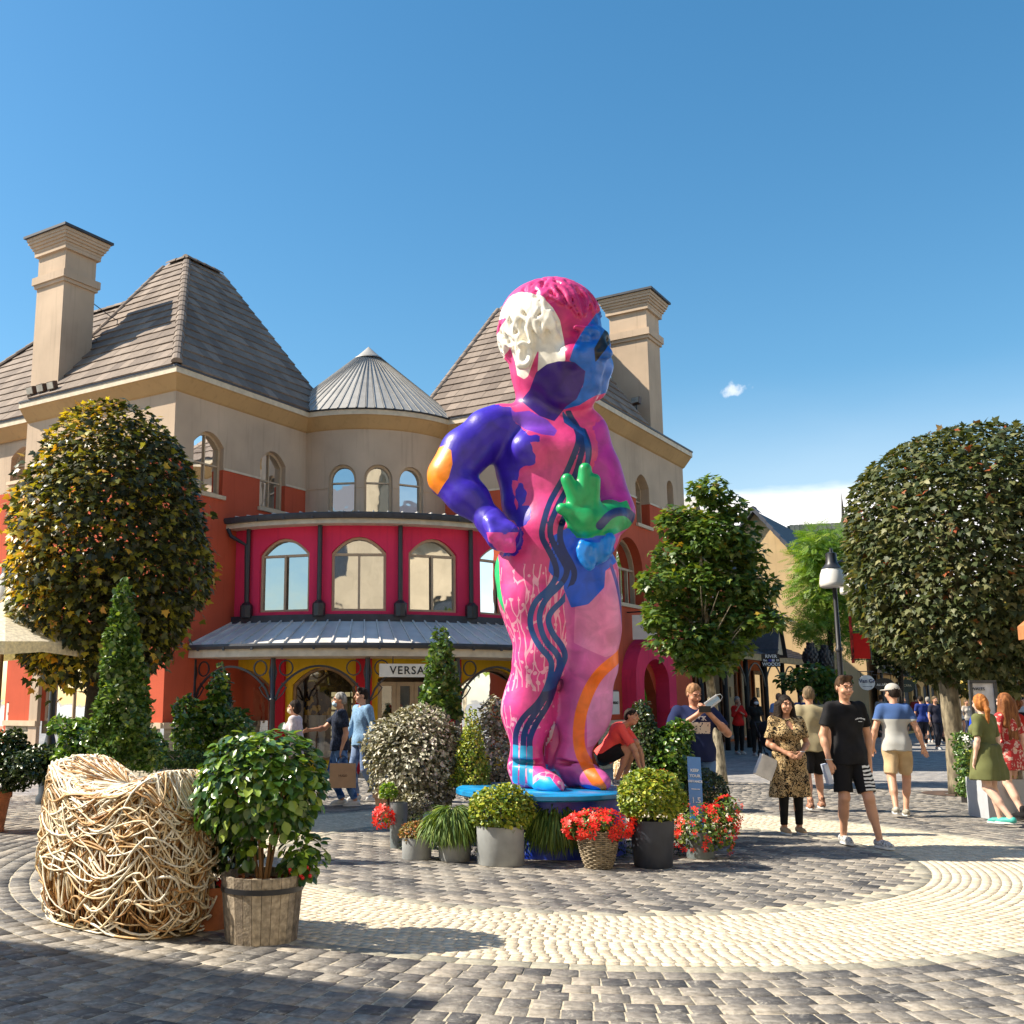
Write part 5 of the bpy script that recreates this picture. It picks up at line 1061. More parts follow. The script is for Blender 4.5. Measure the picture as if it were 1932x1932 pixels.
def shrub(name,label,bl_,Y,m,leaf,dens,npart=0,shape=OV_S,seed=0,group=None,ry=.45,depth=.5,cat='shrub',jit=.5,stem=True,amp=.14,down=.2,up=.6):
    q=F_PX/Y; x,y,rx,r_=bl_[0]; c0=atY(x,y+r_,Y); T=thing(name,label,cat,(c0[0],Y,0),0,group); Pn=[];Nn=[]
    for i,(x,y,rx,r_) in enumerate(bl_):
        c=atY(x,y,Y); P,N=blob_points(int(dens*rx*r_),c,(rx/q,ry*min(1,rx/(bl_[0][2])),r_/q),seed+i,amp,depth,4,-1.); Pn.append(P);Nn.append(N)
    P=np.concatenate(Pn);N=np.concatenate(Nn); P[:,2]=np.maximum(P[:,2],.04)
    R=orient(len(P),N*.6+np.array([0,0,up]),jit,spin=N.copy()+np.array([0,0,.4]),down=down); scatter(T,P,R,leaf*(.7+.6*RNG.random(len(P))),shape,m,npart)
    if stem:
        mb=MB()
        for k in range(4): mb.tube([(c0[0]+random.uniform(-.05,.05),Y+random.uniform(-.05,.05),max(0,c0[2]-.35)),(c0[0]+random.uniform(-.25,.25),Y+random.uniform(-.15,.15),c0[2]+.3)],[.018,.008],5)
        mb.build('stems',bark_d,T)
    return T
shrub('silver_shrub','large silvery shrub left of the statue',[(788,1432,90,84),(735,1400,46,42),(850,1420,46,50),(790,1370,60,36),(800,1490,60,34)],12.9,lf_silver,.058,.62,300,seed=200,shape=shape_oval(.34),ry=.5)
shrub('silver_shrub','smaller silvery shrub close behind the statue leg',[(925,1430,44,70),(935,1350,28,34),(905,1475,46,30)],13.5,lf_silver,.058,.55,150,seed=210,shape=shape_oval(.34),ry=.35)
shrub('silver_shrub','trailing grey-leaved plant spilling from the tall grey pot',[(775,1530,20,26),(792,1515,16,18)],12.35,lf_silver,.045,1.6,0,seed=214,shape=shape_oval(.34),ry=.14,stem=False,cat='plant')
shrub('camellia_shrub','dark shrub with a red label between cones, left of the shop windows',[(370,1385,36,44),(352,1338,20,22),(402,1350,24,34),(442,1368,30,28),(412,1300,14,30)],16.5,lf_cam,.10,.55,150,seed=220,ry=.5)
shrub('camellia_shrub','low dark shrub leaning left of the tall cone topiary',[(165,1395,36,34),(285,1415,26,34),(180,1440,60,22),(125,1370,26,14),(210,1420,40,30),(150,1425,40,20)],12.6,lf_cam,.075,.55,150,seed=230,ry=.4)
shrub('low_hedge','low clipped green hedge behind the woven seat',[(330,1432,60,13),(260,1436,60,12),(390,1434,40,12)],15.2,lf_top,.05,1.6,0,seed=240,ry=.35,stem=False,cat='hedge')
shrub('low_hedge','dark low hedge at the left edge behind the terracotta pot',[(60,1440,70,30),(20,1420,30,40),(110,1450,40,26)],13.6,lf_dark,.06,.9,0,seed=245,ry=.4,stem=False,cat='hedge')
shrub('dark_shrub','tall dark glossy shrub just right of the crouching boy',[(1216,1395,22,56),(1222,1450,34,40),(1210,1350,14,30)],12.9,lf_dark,.042,1.3,200,seed=250,ry=.28)
shrub('bright_shrub','bright green shrub with a lime underside in front of the man taking a photo',[(1262,1420,36,44),(1280,1385,24,24),(1250,1462,42,30)],12.8,lf_cam,.06,1.0,200,seed=260,ry=.32)
shrub('dark_box_ball','round dark green bush behind the distance notice',[(1325,1498,46,46)],12.7,lf_dark,.03,2.2,0,seed=265,ry=.27,stem=False,depth=.25,amp=.04)
# ---------------- pots round the statue
def pot(label,px,ybase,wtop,ytop,m=mt_zpot,wbot=None,group='grey pots round the statue',rim=.012,name='plant_pot',prof=None,Yc=None):
    b=atZ(px,ybase,0); q=F_PX/b[1]; r=wtop/2/q; rb=(wbot or wtop)/2/q; Y=b[1]+rb; x=(px-CXP)/F_PX*Y; h=CAMZ-(ytop-1322.3)/F_PX*Y; T=thing(name,label,'plant pot',(x,Y,0),0,group)
    p=prof(r,rb,h) if prof else [(0,0),(rb*.97,0),(rb,.012),(r,h-.015),(r*1.0,h),(r-rim*2,h),(r-rim*2.2,h-.06)]
    mb=MB(); mb.lathe(p,(x,Y,0),40); mb.build('pot_body',m,T,auto=35); mb=MB(); mb.lathe([(0,h-.05),(r-rim*2.3,h-.05)],(x,Y,0),24); mb.build('soil',mat('soil_dark',(.05,.035,.02),.95,.3),T)
    return x,Y,h,r
def ball_plant(label,x,Y,z,r3,m,leaf,n,name='box_ball',cat='plant',shape=OV_S,seed=0,depth=.3,amp=.07,down=.1,npart=0,group=None,jit=.5,up=.6):
    T=thing(name,label,cat,(x,Y,max(0,z-r3[2])),0,group); P,N=blob_points(n,(x,Y,z),r3,seed,amp,depth,4,-.75); R=orient(len(P),N*.6+np.array([0,0,up]),jit,spin=N+np.array([0,0,.6]),down=down); scatter(T,P,R,leaf*(.7+.6*RNG.random(len(P))),shape,m,npart)
    mb=MB(); mb.tube([(x,Y,max(.02,z-r3[2]-.05)),(x,Y,z)],[.02,.01],5); mb.build('stem',bark_d,T); return T
def threads(label,x,Y,z,r,n,L,m=lf_thread,seed=0,name='threadleaf_cypress'):
    T=thing(name,label,'plant',(x,Y,max(0,z-.1)),0); g=np.random.default_rng(seed); a=g.random(n)*2*np.pi; e=g.random(n)**.6*1.45
    d=np.c_[np.cos(a)*np.sin(e),np.sin(a)*np.sin(e),np.cos(e)]; rr=r*(.35+.65*g.random(n)); P=np.array([x,Y,z])+d*rr[:,None]*np.array([1,1,.8]); out=np.c_[np.cos(a),np.sin(a),-.25-1.3*(rr/r)**2]
    R=orient(n,d+np.array([0,-.2,.5]),.3,spin=out*2.2); scatter(T,P,R,L*(.5+.8*g.random(n)),(np.array([(0,0,0),(.03,.3,.0),(.025,.6,-.10),(0,1,-.38),(-.025,.6,-.10),(-.03,.3,.0)]),np.array([(0,1,2),(0,2,4),(0,4,5),(2,3,4)])),m,0); return T
def flowers(label,x,Y,z,r3,n,m=lf_red,leaf=lf_mid,name='red_flowers',seed=0,size=.05,nl=400,npart=200):
    T=thing(name,label,'flowers',(x,Y,max(0,z-r3[2])),0); P,N=blob_points(nl,(x,Y,z),tuple(v*.9 for v in r3),seed,.15,.7,4,-.9); R=orient(len(P),N+np.array([0,0,.5]),.5,spin=N.copy()); scatter(T,P,R,.04,OV_S,leaf,0)
    P,N=blob_points(n,(x,Y,z),r3,seed+1,.15,.12,4,-.8,gap=(6,.35)); R=orient(len(P),N*1.2+np.array([0,-.3,.2]),.35); scatter(T,P,R,size*(.75+.5*RNG.random(len(P))),FL_S,m,npart,'flower','flower_heads'); return T
x,Y,h,r=pot('tall blue-grey pot partly hidden, leftmost by the statue',753,1602,34,1505,mt_gpot,30); 
x,Y,h,r=pot('smallest grey cylinder pot with a bronze sedum',786,1624,54,1566); ball_plant('bronze and orange sedum in the smallest grey pot',x,Y,h+.045,(.165,.15,.11),lf_bronze,.03,700,seed=301,name='sedum_plant')
x,Y,h,r=pot('grey cylinder pot overhung by feathery green threads',855,1627,64,1562,wbot=58); threads('feathery green threadleaf shrub spilling over the pot left of the golden ball',x-.02,Y,h+.07,.29,3200,.19,seed=302)
x,Y,h,r=pot('largest light grey cylinder pot below a golden ball',938,1637,88,1545); ball_plant('golden green ball of small leaves in the largest grey pot',x+.02,Y,h+.155,(.31,.28,.23),lf_box,.042,2600,seed=303,amp=.10)
x,Y,h,r=pot('dark pot hidden under feathery threads in front of the plinth',1040,1622,76,1560,mt_dpot); threads('feathery green threadleaf shrub hanging in front of the blue plinth',x,Y-.03,h+.08,.36,4200,.27,seed=304)
x,Y,h,r=pot('dark blue-black pot under the bright round bush',1214,1640,82,1535,mt_dpot,70); ball_plant('bright yellow-green round bush right of the statue foot',x,Y,h+.22,(.33,.3,.27),lf_box,.042,3000,seed=305,amp=.10)
flowers('coral flowers behind the bright round bush',x+.15,Y+.25,h+.40,(.10,.08,.06),26,seed=320,nl=60,npart=26,m=lm('petal_coral',[(0,(.75,.10,.04)),(1,(.85,.2,.08))]))
x,Y,h,r=pot('small grey pot with trailing red geraniums on the right',1300,1622,50,1556,mt_gpot); flowers('red geraniums trailing over the rightmost pot',x+.06,Y,h+.02,(.36,.26,.26),170,seed=306,nl=900,name='geraniums')
flowers('red geranium stems reaching right beside the distance notice',x+.30,Y+.05,h+.16,(.17,.14,.22),80,seed=307,nl=260,name='geraniums')
x,Y,h,r=pot('pale terracotta pot behind the tall grey pot',730,1545,50,1482,mt_terra2,32,group=None,prof=lambda r,rb,h:[(0,0),(rb,0),(r*.85,h*.7),(r*.85,h*.72),(r,h*.72),(r,h),(r*.9,h),(r*.88,h-.05)])
flowers('bunch of red flowers beside the tall grey pot',-.33,12.0,.34,(.11,.10,.13),50,seed=308,nl=40,npart=50,name='red_flowers',size=.07)
ball_plant('small green succulent at the rim of the tall grey pot',-.28,12.15,.60,(.09,.09,.09),lf_lime,.04,250,seed=309,name='succulent')
for i,(x_,y_) in enumerate(((.55,11.5),(.95,11.45),(2.0,11.35),(2.6,11.6),(3.0,11.9),(.1,12.0))):
    ball_plant(('low dark fern filling the gap between the pots, '+('far left','left of centre','behind the basket','behind the dark pot','beside the geraniums','behind the silver shrub stems')[i]),x_,y_,.16,(.26,.2,.2),lf_dark,.05,420,seed=340+i,name='fern',shape=LA_S,amp=.2)
# wicker basket with red begonias
b=atZ(1132,1641,0); T=thing('wicker_basket','round wicker basket full of red flowers before the blue plinth','basket',(b[0]+.01,b[1]+.13,0)); bx,by=b[0]+.01,b[1]+.13
bp=lambda t:.13+.075*math.sin(min(1,t*1.1)*1.5)-.012*t
mb=MB(); mb.lathe([(0,0.005)]+[(bp(t/8)-.012,.36*t/8) for t in range(9)],(bx,by,0),28); mb.build('liner',mat('liner_dark',(.02,.018,.015),.9),T)
wk=mat('wicker_grey_brown',(.30,.24,.16),.75,.25,20)
mb=MB()
for j in range(19):
    z=.012+.0185*j; rr=bp(j/19)
    mb.tube([(bx+(rr+.007*math.sin(12*a+(j%2)*math.pi))*math.cos(a),by+(rr+.007*math.sin(12*a+(j%2)*math.pi))*math.sin(a),z) for a in [2*math.pi*i/72 for i in range(73)]],.0085,5,cap=False)
mb.build('weave',wk,T,smooth=True,kind='stuff')
for i in range(24):
    a=2*math.pi*i/24; mb=MB(); mb.tube([(bx+bp(t)*math.cos(a),by+bp(t)*math.sin(a),.36*t) for t in (0,.25,.5,.75,1)],.006,4); mb.build('stake',wk,T)
flowers('dense red begonias filling the wicker basket',bx,by,.40,(.32,.26,.15),330,seed=310,nl=500,name='begonias',size=.058,npart=260)
# ---------------- woven willow seat
WC=np.array([-2.12,8.10]); e1=np.array([math.cos(rad(-38)),math.sin(rad(-38))]); e2=np.array([-e1[1],e1[0]])
T=thing('woven_willow_seat','large woven willow seat with a dipped back, seen from behind','seat',(WC[0],WC[1],0))
wl=piece_mat('willow_rod',[(0,(.26,.12,.04)),(.22,(.50,.30,.12)),(.45,(.72,.60,.40)),(1,(.86,.82,.72))],rough=.5,bump=.2,bscale=80,streak=.25,spec=.4)
wl2=piece_mat('willow_rod_brown',[(0,(.16,.06,.02)),(.5,(.36,.17,.05)),(1,(.50,.31,.12))],rough=.6,bump=.2,bscale=80,streak=.25)
def wsurf(phi,w,ro=1.):
    c,s=math.cos(phi),math.sin(phi); k=(abs(c)**3.2+abs(s)**3.2)**(-1/3.2); 
    if w<.72: rho=1.0+.05*math.sin(w*4.2)-.10*max(0,.12-w)/.12; hz=w/.72*.86
    else: q=(w-.72)/.28; rho=1.036*math.cos(q*math.pi/2)**.75 if q<1 else 0.; hz=.86+.14*math.sin(min(1,q)*math.pi/2)
    s_=c*k*rho; H=.985+.36*max(0,-s_)**1.6+.25*max(0,s_)**1.6; H-= 1.3*max(0,abs(s_)-.80)
    x=WC+e1*(.70*c*k*rho*ro)+e2*(.34*s*k*rho*ro); return (x[0],x[1],max(.012,H*hz*(1 if ro>=1 else .97+.03*ro)))
def rods(n,kind,seed,npart,m,ro0,ro1,r0,name):
    g=random.Random(seed); objs=[];bulk=MB(); rn=[]
    for i in range(n):
        phi=g.uniform(0,2*math.pi); w=g.uniform(0,.95) if kind!='top' else g.uniform(.55,1.0); ro=g.uniform(ro0,ro1)
        if kind=='arc': dp=g.choice((-1,1))*g.uniform(.35,.95); dw=g.uniform(-.26,.30); bow=g.choice((-1,-1,1))*g.uniform(.03,.13); k=9
        elif kind=='up': dp=g.uniform(-.28,.28); dw=g.uniform(.35,.8); bow=g.uniform(-.05,.05); w=g.uniform(0,.3); k=8
        else: dp=g.uniform(-.9,.9); dw=g.uniform(-.35,.25); bow=g.uniform(-.1,.15); k=9
        P=[]
        for j in range(k):
            t=j/(k-1); ww=w+dw*t+bow*math.sin(math.pi*t); ww=max(.0,min(1.0,ww)); lift=1+.07*math.sin(math.pi*t)*(1 if kind=='arc' else .3); P.append(wsurf(phi+dp*t,ww,ro*lift))
        rr=r0*g.uniform(.7,1.25); m_=MB(); m_.tube(P,[rr*(1-.35*j/(k-1)) for j in range(k)],4)
        front=(P[k//2][0]*.0+P[k//2][1])<8.3
        if front and len(objs)<npart: objs.append(m_)
        else: bulk.add(m_.v,m_.f); rn+=[g.random()]*len(m_.v)
    for m_ in objs: link(name,mesh_np(name,m_.v,polys=m_.f,smooth=True),m,T)
    link(name+'_tangle',mesh_np(name+'_tangle',bulk.v,polys=bulk.f,rnd=rn,smooth=True),m,T,kind='stuff')
rods(1100,'up',1,60,wl2,.88,.985,.0060,'brown_rod'); rods(190,'up',5,60,wl,.97,1.01,.0068,'upright_rod'); rods(620,'arc',2,150,wl,.97,1.035,.0088,'willow_rod'); rods(620,'top',3,70,wl,.97,1.03,.0090,'top_rod')
mb=MB(); mb.lathe([(0,.0),(.98,.0),(1.0,.03),(0,.031)],(0,0,0),32); 
for i,v in enumerate(mb.v): p=WC+e1*v[0]*.69+e2*v[1]*.335; mb.v[i]=(p[0],p[1],v[2])
mb.build('base_board',mat('base_wood',(.20,.15,.08),.8,.2),T)
# a second woven seat behind the statue
T=thing('woven_willow_seat','pale woven willow seat seen behind the crouching boy','seat',(3.75,16.2,0)); bulk=MB(); g=random.Random(9); rn=[]
for i in range(420):
    a=g.uniform(0,6.28); h0=g.uniform(.1,.9); da=g.uniform(-1,1); P=[]
    for j in range(6): t=j/5; aa=a+da*t; hh=min(1,max(0,h0+g.uniform(-.03,.03)+.25*math.sin(3*t))); rr=1 if hh<.75 else math.sqrt(max(0,1-((hh-.75)/.25)**2)); P.append((3.75+.75*math.cos(aa)*rr,16.2+.4*math.sin(aa)*rr,.86*hh+.02))
    m_=MB(); m_.tube(P,.009,4); bulk.add(m_.v,m_.f); rn+=[g.random()]*len(m_.v)
link('willow_rods',mesh_np('willow_rods',bulk.v,polys=bulk.f,rnd=rn),wl,T,kind='stuff')
# ---------------- wooden tub with camellia, terracotta pot behind
b=atZ(508,1787,0); TX,TY=(508-CXP)/F_PX*(b[1]+.26),b[1]+.26; q=F_PX/TY
T=thing('wooden_tub','weathered wooden barrel planter with a black iron band','planter',(TX,TY,0)); stave=piece_mat('tub_stave',[(0,(.16,.13,.10)),(.5,(.30,.25,.19)),(1,(.42,.35,.26))],rough=.85,bump=.6,bscale=70,streak=.4)
ns=26
for i in range(ns):
    a0=2*math.pi*i/ns+.006; a1=2*math.pi*(i+1)/ns-.006; V=[]
    for z,rr in((0.0,.245),(.43,.285)):
        for r_,a in((rr,a0),(rr,a1),(rr-.022,a1),(rr-.022,a0)): V.append((TX+r_*math.cos(a),TY+r_*math.sin(a),z+ (random.uniform(-.003,.003) if z else 0)))
    mb=MB(); mb.hexa(V); mb.build('stave',stave,T)
mb=MB(); mb.lathe([(.279,.325),(.283,.325),(.2855,.36),(.281,.36)],(TX,TY,0),48,cap=False); mb.build('iron_band',mt_iron,T,auto=40)
mb=MB(); mb.lathe([(0,.0),(.24,.0)],(TX,TY,.01),24); mb.lathe([(0,.365),(.262,.365)],(TX,TY,0),24); mb.build('bark_mulch',soil,T)
g=np.random.default_rng(4); P=np.c_[TX+g.uniform(-.2,.2,260),TY+g.uniform(-.2,.2,260),.37+g.random(260)*.02]; P=P[np.hypot(P[:,0]-TX,P[:,1]-TY)<.23]; scatter(T,P,orient(len(P),np.array([[0,0,1.]]*len(P)),.5),.035,shape_oval(.5,.0),piece_mat('bark_chip',[(0,(.20,.06,.02)),(1,(.55,.22,.08))],rough=.8,bump=0),0,bulk='bark_chips',piece='bark_chip')
T=thing('camellia_bush','glossy camellia bush in the wooden tub with red fruit at one side','plant',(TX,TY,.36))
P1,N1=blob_points(1750,(TX+.0,TY,1.03),(.425,.38,.375),71,.13,.42,3.5,-.85); P2,N2=blob_points(160,(TX+.27,TY-.02,.55),(.13,.12,.16),72,.2,.9,4); P3,N3=blob_points(90,(TX-.12,TY,.62),(.14,.15,.14),73,.2,.9,4)
P=np.r_[P1,P2,P3];N=np.r_[N1,N2,N3]; R=orient(len(P),N*.8+np.array([-.15,-.1,.75]),.38,spin=N.copy(),down=.35); scatter(T,P,R,.078*(.7+.55*RNG.random(len(P))),shape_oval(.46,.10),lf_cam,300)
for i in range(7):
    a=i*.9; mb=MB(); mb.tube([(TX+.03*math.cos(a),TY+.03*math.sin(a),.36),(TX+.08*math.cos(a),TY+.08*math.sin(a),.62),(TX+.26*math.cos(a),TY+.22*math.sin(a),1.1)],[.013,.010,.005],6); mb.build('stem',mat('stem_tan',(.25,.14,.06),.8),T)
for i in range(9): mb=MB(); p=(TX+.22+random.uniform(-.03,.14),TY-.1+random.uniform(-.05,.05),.44+random.uniform(-.03,.07)); mb.ball(p,.014,8,5); mb.build('red_fruit',mat('fruit_red',(.7,.02,.02),.3),T,smooth=True)
def terra(r,rb,h): return [(0,0),(rb,0),(rb*1.02,.03),(rb*1.0,.05),(r*.93,h*.80),(r*.95,h*.82),(r*1.02,h*.83),(r*1.03,h*.97),(r,h),(r*.9,h),(r*.88,h-.05)]
x,Y,h,r=pot('ribbed terracotta pot tucked behind the wooden tub',412,1757,98,1648,mt_terra,84,group=None,prof=terra)
shrub('camellia_shrub','dark leafy plant in the terracotta pot behind the wooden tub',[(420,1600,38,46),(440,1560,40,50)],Y,lf_dark,.055,.30,150,seed=330,ry=.2)
flowers('few red flowers at the rim of the terracotta pot',x+.14,Y-.1,h+.02,(.06,.05,.04),10,seed=331,nl=20,npart=10)
x,Y,h,r=pot('terracotta pot cut by the left edge of the picture',8,1572,72,1484,mt_terra,52,group=None,prof=terra)
cone_plant('conifer_in_pot','bushy dark conifer in the terracotta pot at the left edge',8,1380,1486,Y,70,lf_dark,.05,1500,0,seed=6,z0=h-.02,power=.6,cat='plant')
# ------------------------------------------------------------------ neighbours outside the frame (shade and reflections)
def house_block(name,label,profile,x0,x1,wallm,roofm):
    """gabled block: profile is a list of (y,z) along its end wall, swept from x0 to x1"""
    T=thing(name,label,'building',(x1,profile[0][0],0)); n=len(profile); mb=MB()
    V=[(x1,y,z) for y,z in profile]+[(x0,y,z) for y,z in profile]; mb.add(V,[tuple(range(n))]); mb.add(V,[tuple(range(n,2*n))]); mb.build('wall',wallm,T)
    for i in range(n): 
        j=(i+1)%n; m=MB(); m.add([(x1,*profile[i]),(x1,*profile[j]),(x0,*profile[j]),(x0,*profile[i])],[(0,1,2,3)]); m.build('roof' if profile[i][1]>1 and profile[j][1]>1 else 'wall',roofm if profile[i][1]>1 and profile[j][1]>1 else wallm,T)
    return T
tn=math.tan(SUN_EL); XW=-9.2
q1,q2,q3=atZ(0,1748),atZ(845,1838),atZ(640,1932)
hh=lambda p:(p[0]-XW)*tn
pts=[(9.2,0),(9.2,1.2),(q1[1],hh(q1)),(q2[1],hh(q2)),(q3[1],hh(q3)),(1.2,6.8),(1.2,0)]
pts[1]=(q1[1]+.7,max(1.2,hh(q1)-(hh(q2)-hh(q1))/(q1[1]-q2[1])*.7)); pts[0]=(q1[1]+.7,0)
house_block('neighbour_house','tall gabled cream shop house beyond the left edge of the picture',pts,-15,XW,mt_beige,mt_tileB)
# cream shops behind the camera, seen mirrored in the panes
Tn=thing('opposite_shops','cream terrace of shops behind the viewer, mirrored in the windows','building',(4,-9,0))
mo=wall_paint('render_cream',-9,(.72,.60,.42),(.72,.60,.42)); mpO=planar(np.array([-40.,-33.,0]),np.array([.83,.557,0]),np.array([.557,-.83,0]))
hs_=[(2+4.2*i,3.6+4.2*i,1.0+3.6*j,3.0+3.6*j,.3) for i in range(13) for j in range(4)]
mb=MB(); wall_strips(mb,mpO,0,58,0,16.2,hs_); mb.build('wall',mo,Tn)
for h in hs_: 
    g=MB(); g.add([mpO(h[0],h[2],.15),mpO(h[1],h[2],.15),mpO(h[1],h[3],.15),mpO(h[0],h[3],.15)],[(0,1,2,3)]); g.build('window',mat('far_glass',(.05,.06,.08),.15),Tn)
mb=MB(); mb.add([mpO(-.5,16.1,-.5),mpO(58.5,16.1,-.5),mpO(58.5,20,5),mpO(-.5,20,5)],[(0,1,2,3)]); mb.build('roof',mat('slate_far',(.10,.10,.12),.6),Tn)
mb=MB(); mb.hexa([mpO(0,0,.4),mpO(58,0,.4),mpO(58,0,9),mpO(0,0,9),mpO(0,16,.4),mpO(58,16,.4),mpO(58,16,9),mpO(0,16,9)]); mb.build('rear_wall',mo,Tn)
Tr=thing('right_hand_shops','cream shops lining the square beyond the right edge of the picture','building',(14,-2,0)); mpQ=planar(np.array([9.,-12.,0]),U,-Vv)
mb=MB(); hq=[(2+4.2*i,3.8+4.2*i,1.0+3.6*j,3.2+3.6*j,.3) for i in range(7) for j in range(2)]; wall_strips(mb,mpQ,0,32,0,9.5,hq); mb.build('wall',mo,Tr)
for h in hq: g=MB(); g.add([mpQ(h[0],h[2],.15),mpQ(h[1],h[2],.15),mpQ(h[1],h[3],.15),mpQ(h[0],h[3],.15)],[(0,1,2,3)]); g.build('window',mat('far_glass',(.05,.06,.08),.15),Tr)
mb=MB(); mb.add([mpQ(-.5,9.4,-.5),mpQ(32.5,9.4,-.5),mpQ(32.5,13,5),mpQ(-.5,13,5)],[(0,1,2,3)]); mb.build('roof',mat('slate_far',(.10,.10,.12),.6),Tr)
# ------------------------------------------------------------------ street on the right
mt_orange=wall_paint('render_orange',-9,(.62,.16,.05),(.62,.16,.05)); mt_tan=wall_paint('render_tan',-9,(.60,.42,.22),(.60,.42,.22)); mt_yor=wall_paint('render_yellow_orange',-9,(.66,.36,.12),(.66,.36,.12))
mt_slate=piece_mat('slate_tile',[(0,(.05,.055,.07)),(1,(.10,.10,.12))],rough=.55,bump=.2,streak=.15); mt_brn=mat('shopfront_brown',(.16,.07,.03),.6,.2); mt_blk=mat('shop_black',(.015,.013,.012),.7)
RW=thing('shop_with_veranda','orange rendered shop with slate dormers and a dark wooden veranda down the street','building',(11.5,37,0))
F0=np.array([11.25,36.6,0])-U*6.5       # veranda gutter line
mF=planar(F0,U,Vv); mWl=planar(F0+Vv*2.4,U,Vv); LS=17.6
mb=MB(); hw=[(2+3.1*i,3.3+3.1*i,4.55,5.9,.2) for i in range(5)]; wall_strips(mb,mWl,0,LS,0,6.9,hw); mb.build('wall',mt_orange,RW)
for h in hw: window(RW,mWl,h,.12,2,(5.3,),sill=.05,back=mat('room_dark',(.05,.05,.05),.9),backd=.4)
mb=MB(); mb.add([mWl(0,6.9,-.35),mWl(LS,6.9,-.35),mWl(LS,10.4,3.4),mWl(0,10.4,3.4)],[(0,1,2,3)]); mb.add([mWl(LS,6.9,-.35),mWl(LS,10.4,3.4),mWl(LS,0,3.4),mWl(LS,0,0)],[(0,1,2,3)]); rf=mb.build('roof',mat('slate_dark',(.05,.05,.06),.6),RW)
mb=MB(); ribbon(mb,mWl,[(-.1,6.78),(LS+.1,6.78)],.26,-.42,.0); mb.build('cornice',mt_corn,RW)
for i,(s,zt_) in enumerate(((5.2,9.2),(9.0,9.2),(13.2,9.5))):
    mb=MB(); w=.75; mb.add([mWl(s-w,6.95,-.1),mWl(s+w,6.95,-.1),mWl(s+w,8.1,-.1),mWl(s,zt_,-.1),mWl(s-w,8.1,-.1),mWl(s-w,6.95,3),mWl(s+w,6.95,3),mWl(s+w,8.1,3),mWl(s,zt_,3),mWl(s-w,8.1,3)],[(0,1,2,3,4),(0,4,9,5),(1,2,7,6)]); d=mb.build('dormer',mt_cream,RW)
    for sg in(-1,1): m=MB(); m.add([mWl(s+sg*(w+.2),7.85,-.35),mWl(s,zt_+.12,-.35),mWl(s,zt_+.12,3),mWl(s+sg*(w+.2),7.85,3)],[(0,1,2,3)]); m.build('dormer_roof',mat('zinc_plain',(.42,.40,.38),.5),d)
    m=MB(); m.add([mWl(s-.42,7.1,-.12),mWl(s+.42,7.1,-.12),mWl(s+.42,8.0,-.12),mWl(s-.42,8.0,-.12)],[(0,1,2,3)]); m.build('dormer_window',mat('far_glass',(.05,.06,.08),.15),d)
# veranda roof with tiles and a small gable
vr=MB(); vr.add([mF(-1,3.28,-.05),mF(LS,3.28,-.05),mF(LS,4.35,2.4),mF(-1,4.35,2.4)],[(0,1,2,3)]); vro=vr.build('veranda_roof',mat('slate_dark',(.05,.05,.06),.6),RW)
bulk=MB(); rn=[]
for j in range(9):
    for i in range(int((LS+1)/.3)):
        s=-1+.3*i+(.15 if j%2 else 0); d0=-.1+.275*j; z0_=3.31+d0*.43; z1_=3.31+(d0+.29)*.43-.02
        bulk.add([mF(s,z0_+.03,d0),mF(s+.28,z0_+.03,d0),mF(s+.28,z1_+.02,d0+.29),mF(s,z1_+.02,d0+.29),mF(s,z0_-.01,d0),mF(s+.28,z0_-.01,d0)],[(0,1,2,3),(4,5,1,0)]); rn+=[random.random()]*6
link('veranda_tile',mesh_np('veranda_tile',bulk.v,polys=bulk.f,rnd=rn),mt_slate,vro,kind='stuff')
mb=MB(); ribbon(mb,mF,[(-1,3.15),(LS,3.15)],.24,-.08,.02); mb.build('fascia_beam',mat('beam_ochre',(.52,.36,.17),.7,.15),RW)
sg=10.4; mb=MB(); mb.add([mF(sg-.55,3.3,-.3),mF(sg+.55,3.3,-.3),mF(sg,4.6,-.3),mF(sg-.55,3.3,1.2),mF(sg+.55,3.3,1.2),mF(sg,4.6,1.4)],[(0,1,2)]); go=mb.build('veranda_gable',mt_cream,RW)
for k_ in(-1,1): m=MB(); m.add([mF(sg+k_*.75,3.2,-.42),mF(sg,4.8,-.42),mF(sg,4.8,1.5),mF(sg+k_*.75,3.2,1.5),mF(sg+k_*.75,3.08,-.42),mF(sg,4.66,-.42)],[(0,1,2,3),(0,4,5,1)]); m.build('gable_roof',mat('slate_dark',(.05,.05,.06),.6),go)
for i in range(8):
    s=.2+2.45*i; m=MB(); x,y,_=mF(s,0,.15); m.tube([(x,y,0),(x,y,3.05)],.09,8); m.build('veranda_post',mt_blk,RW,smooth=True)
    if i<7: m=MB(); ribbon(m,lambda a,b,c=0.:mF(a,b,c+.15),[(s+.05+2.35*t,2.1+.85*math.sin(math.pi*t)**.6) for t in [k/12 for k in range(13)]],.05,-.02,.02); m.build('arch_brace',mat('brace_grey',(.20,.18,.15),.6),RW)
for i in range(9):
    s=.9+1.9*i; mm=planar(F0+Vv*2.33,U,Vv); m=MB(); m.add([mm(s,0.1),mm(s+1.25,0.1),mm(s+1.25,2.75),mm(s,2.75)],[(0,1,2,3)]); m.build('shop_pane',glass_mat('shop_dark_glass',(.3,.3,.3),.2),RW)
    m=MB(); ribbon(m,mm,[(s,0),(s,2.8),(s+1.25,2.8),(s+1.25,0)],.16,-.05,.03); m.build('shop_frame',mt_brn,RW)
    if i%2==0: m=MB(); m.box(mm(s+.6,1.95,-.02),(.32,.02,.42),rz=UA); m.build('window_notice',mat('paper_cream',(.62,.52,.34),.8),RW)
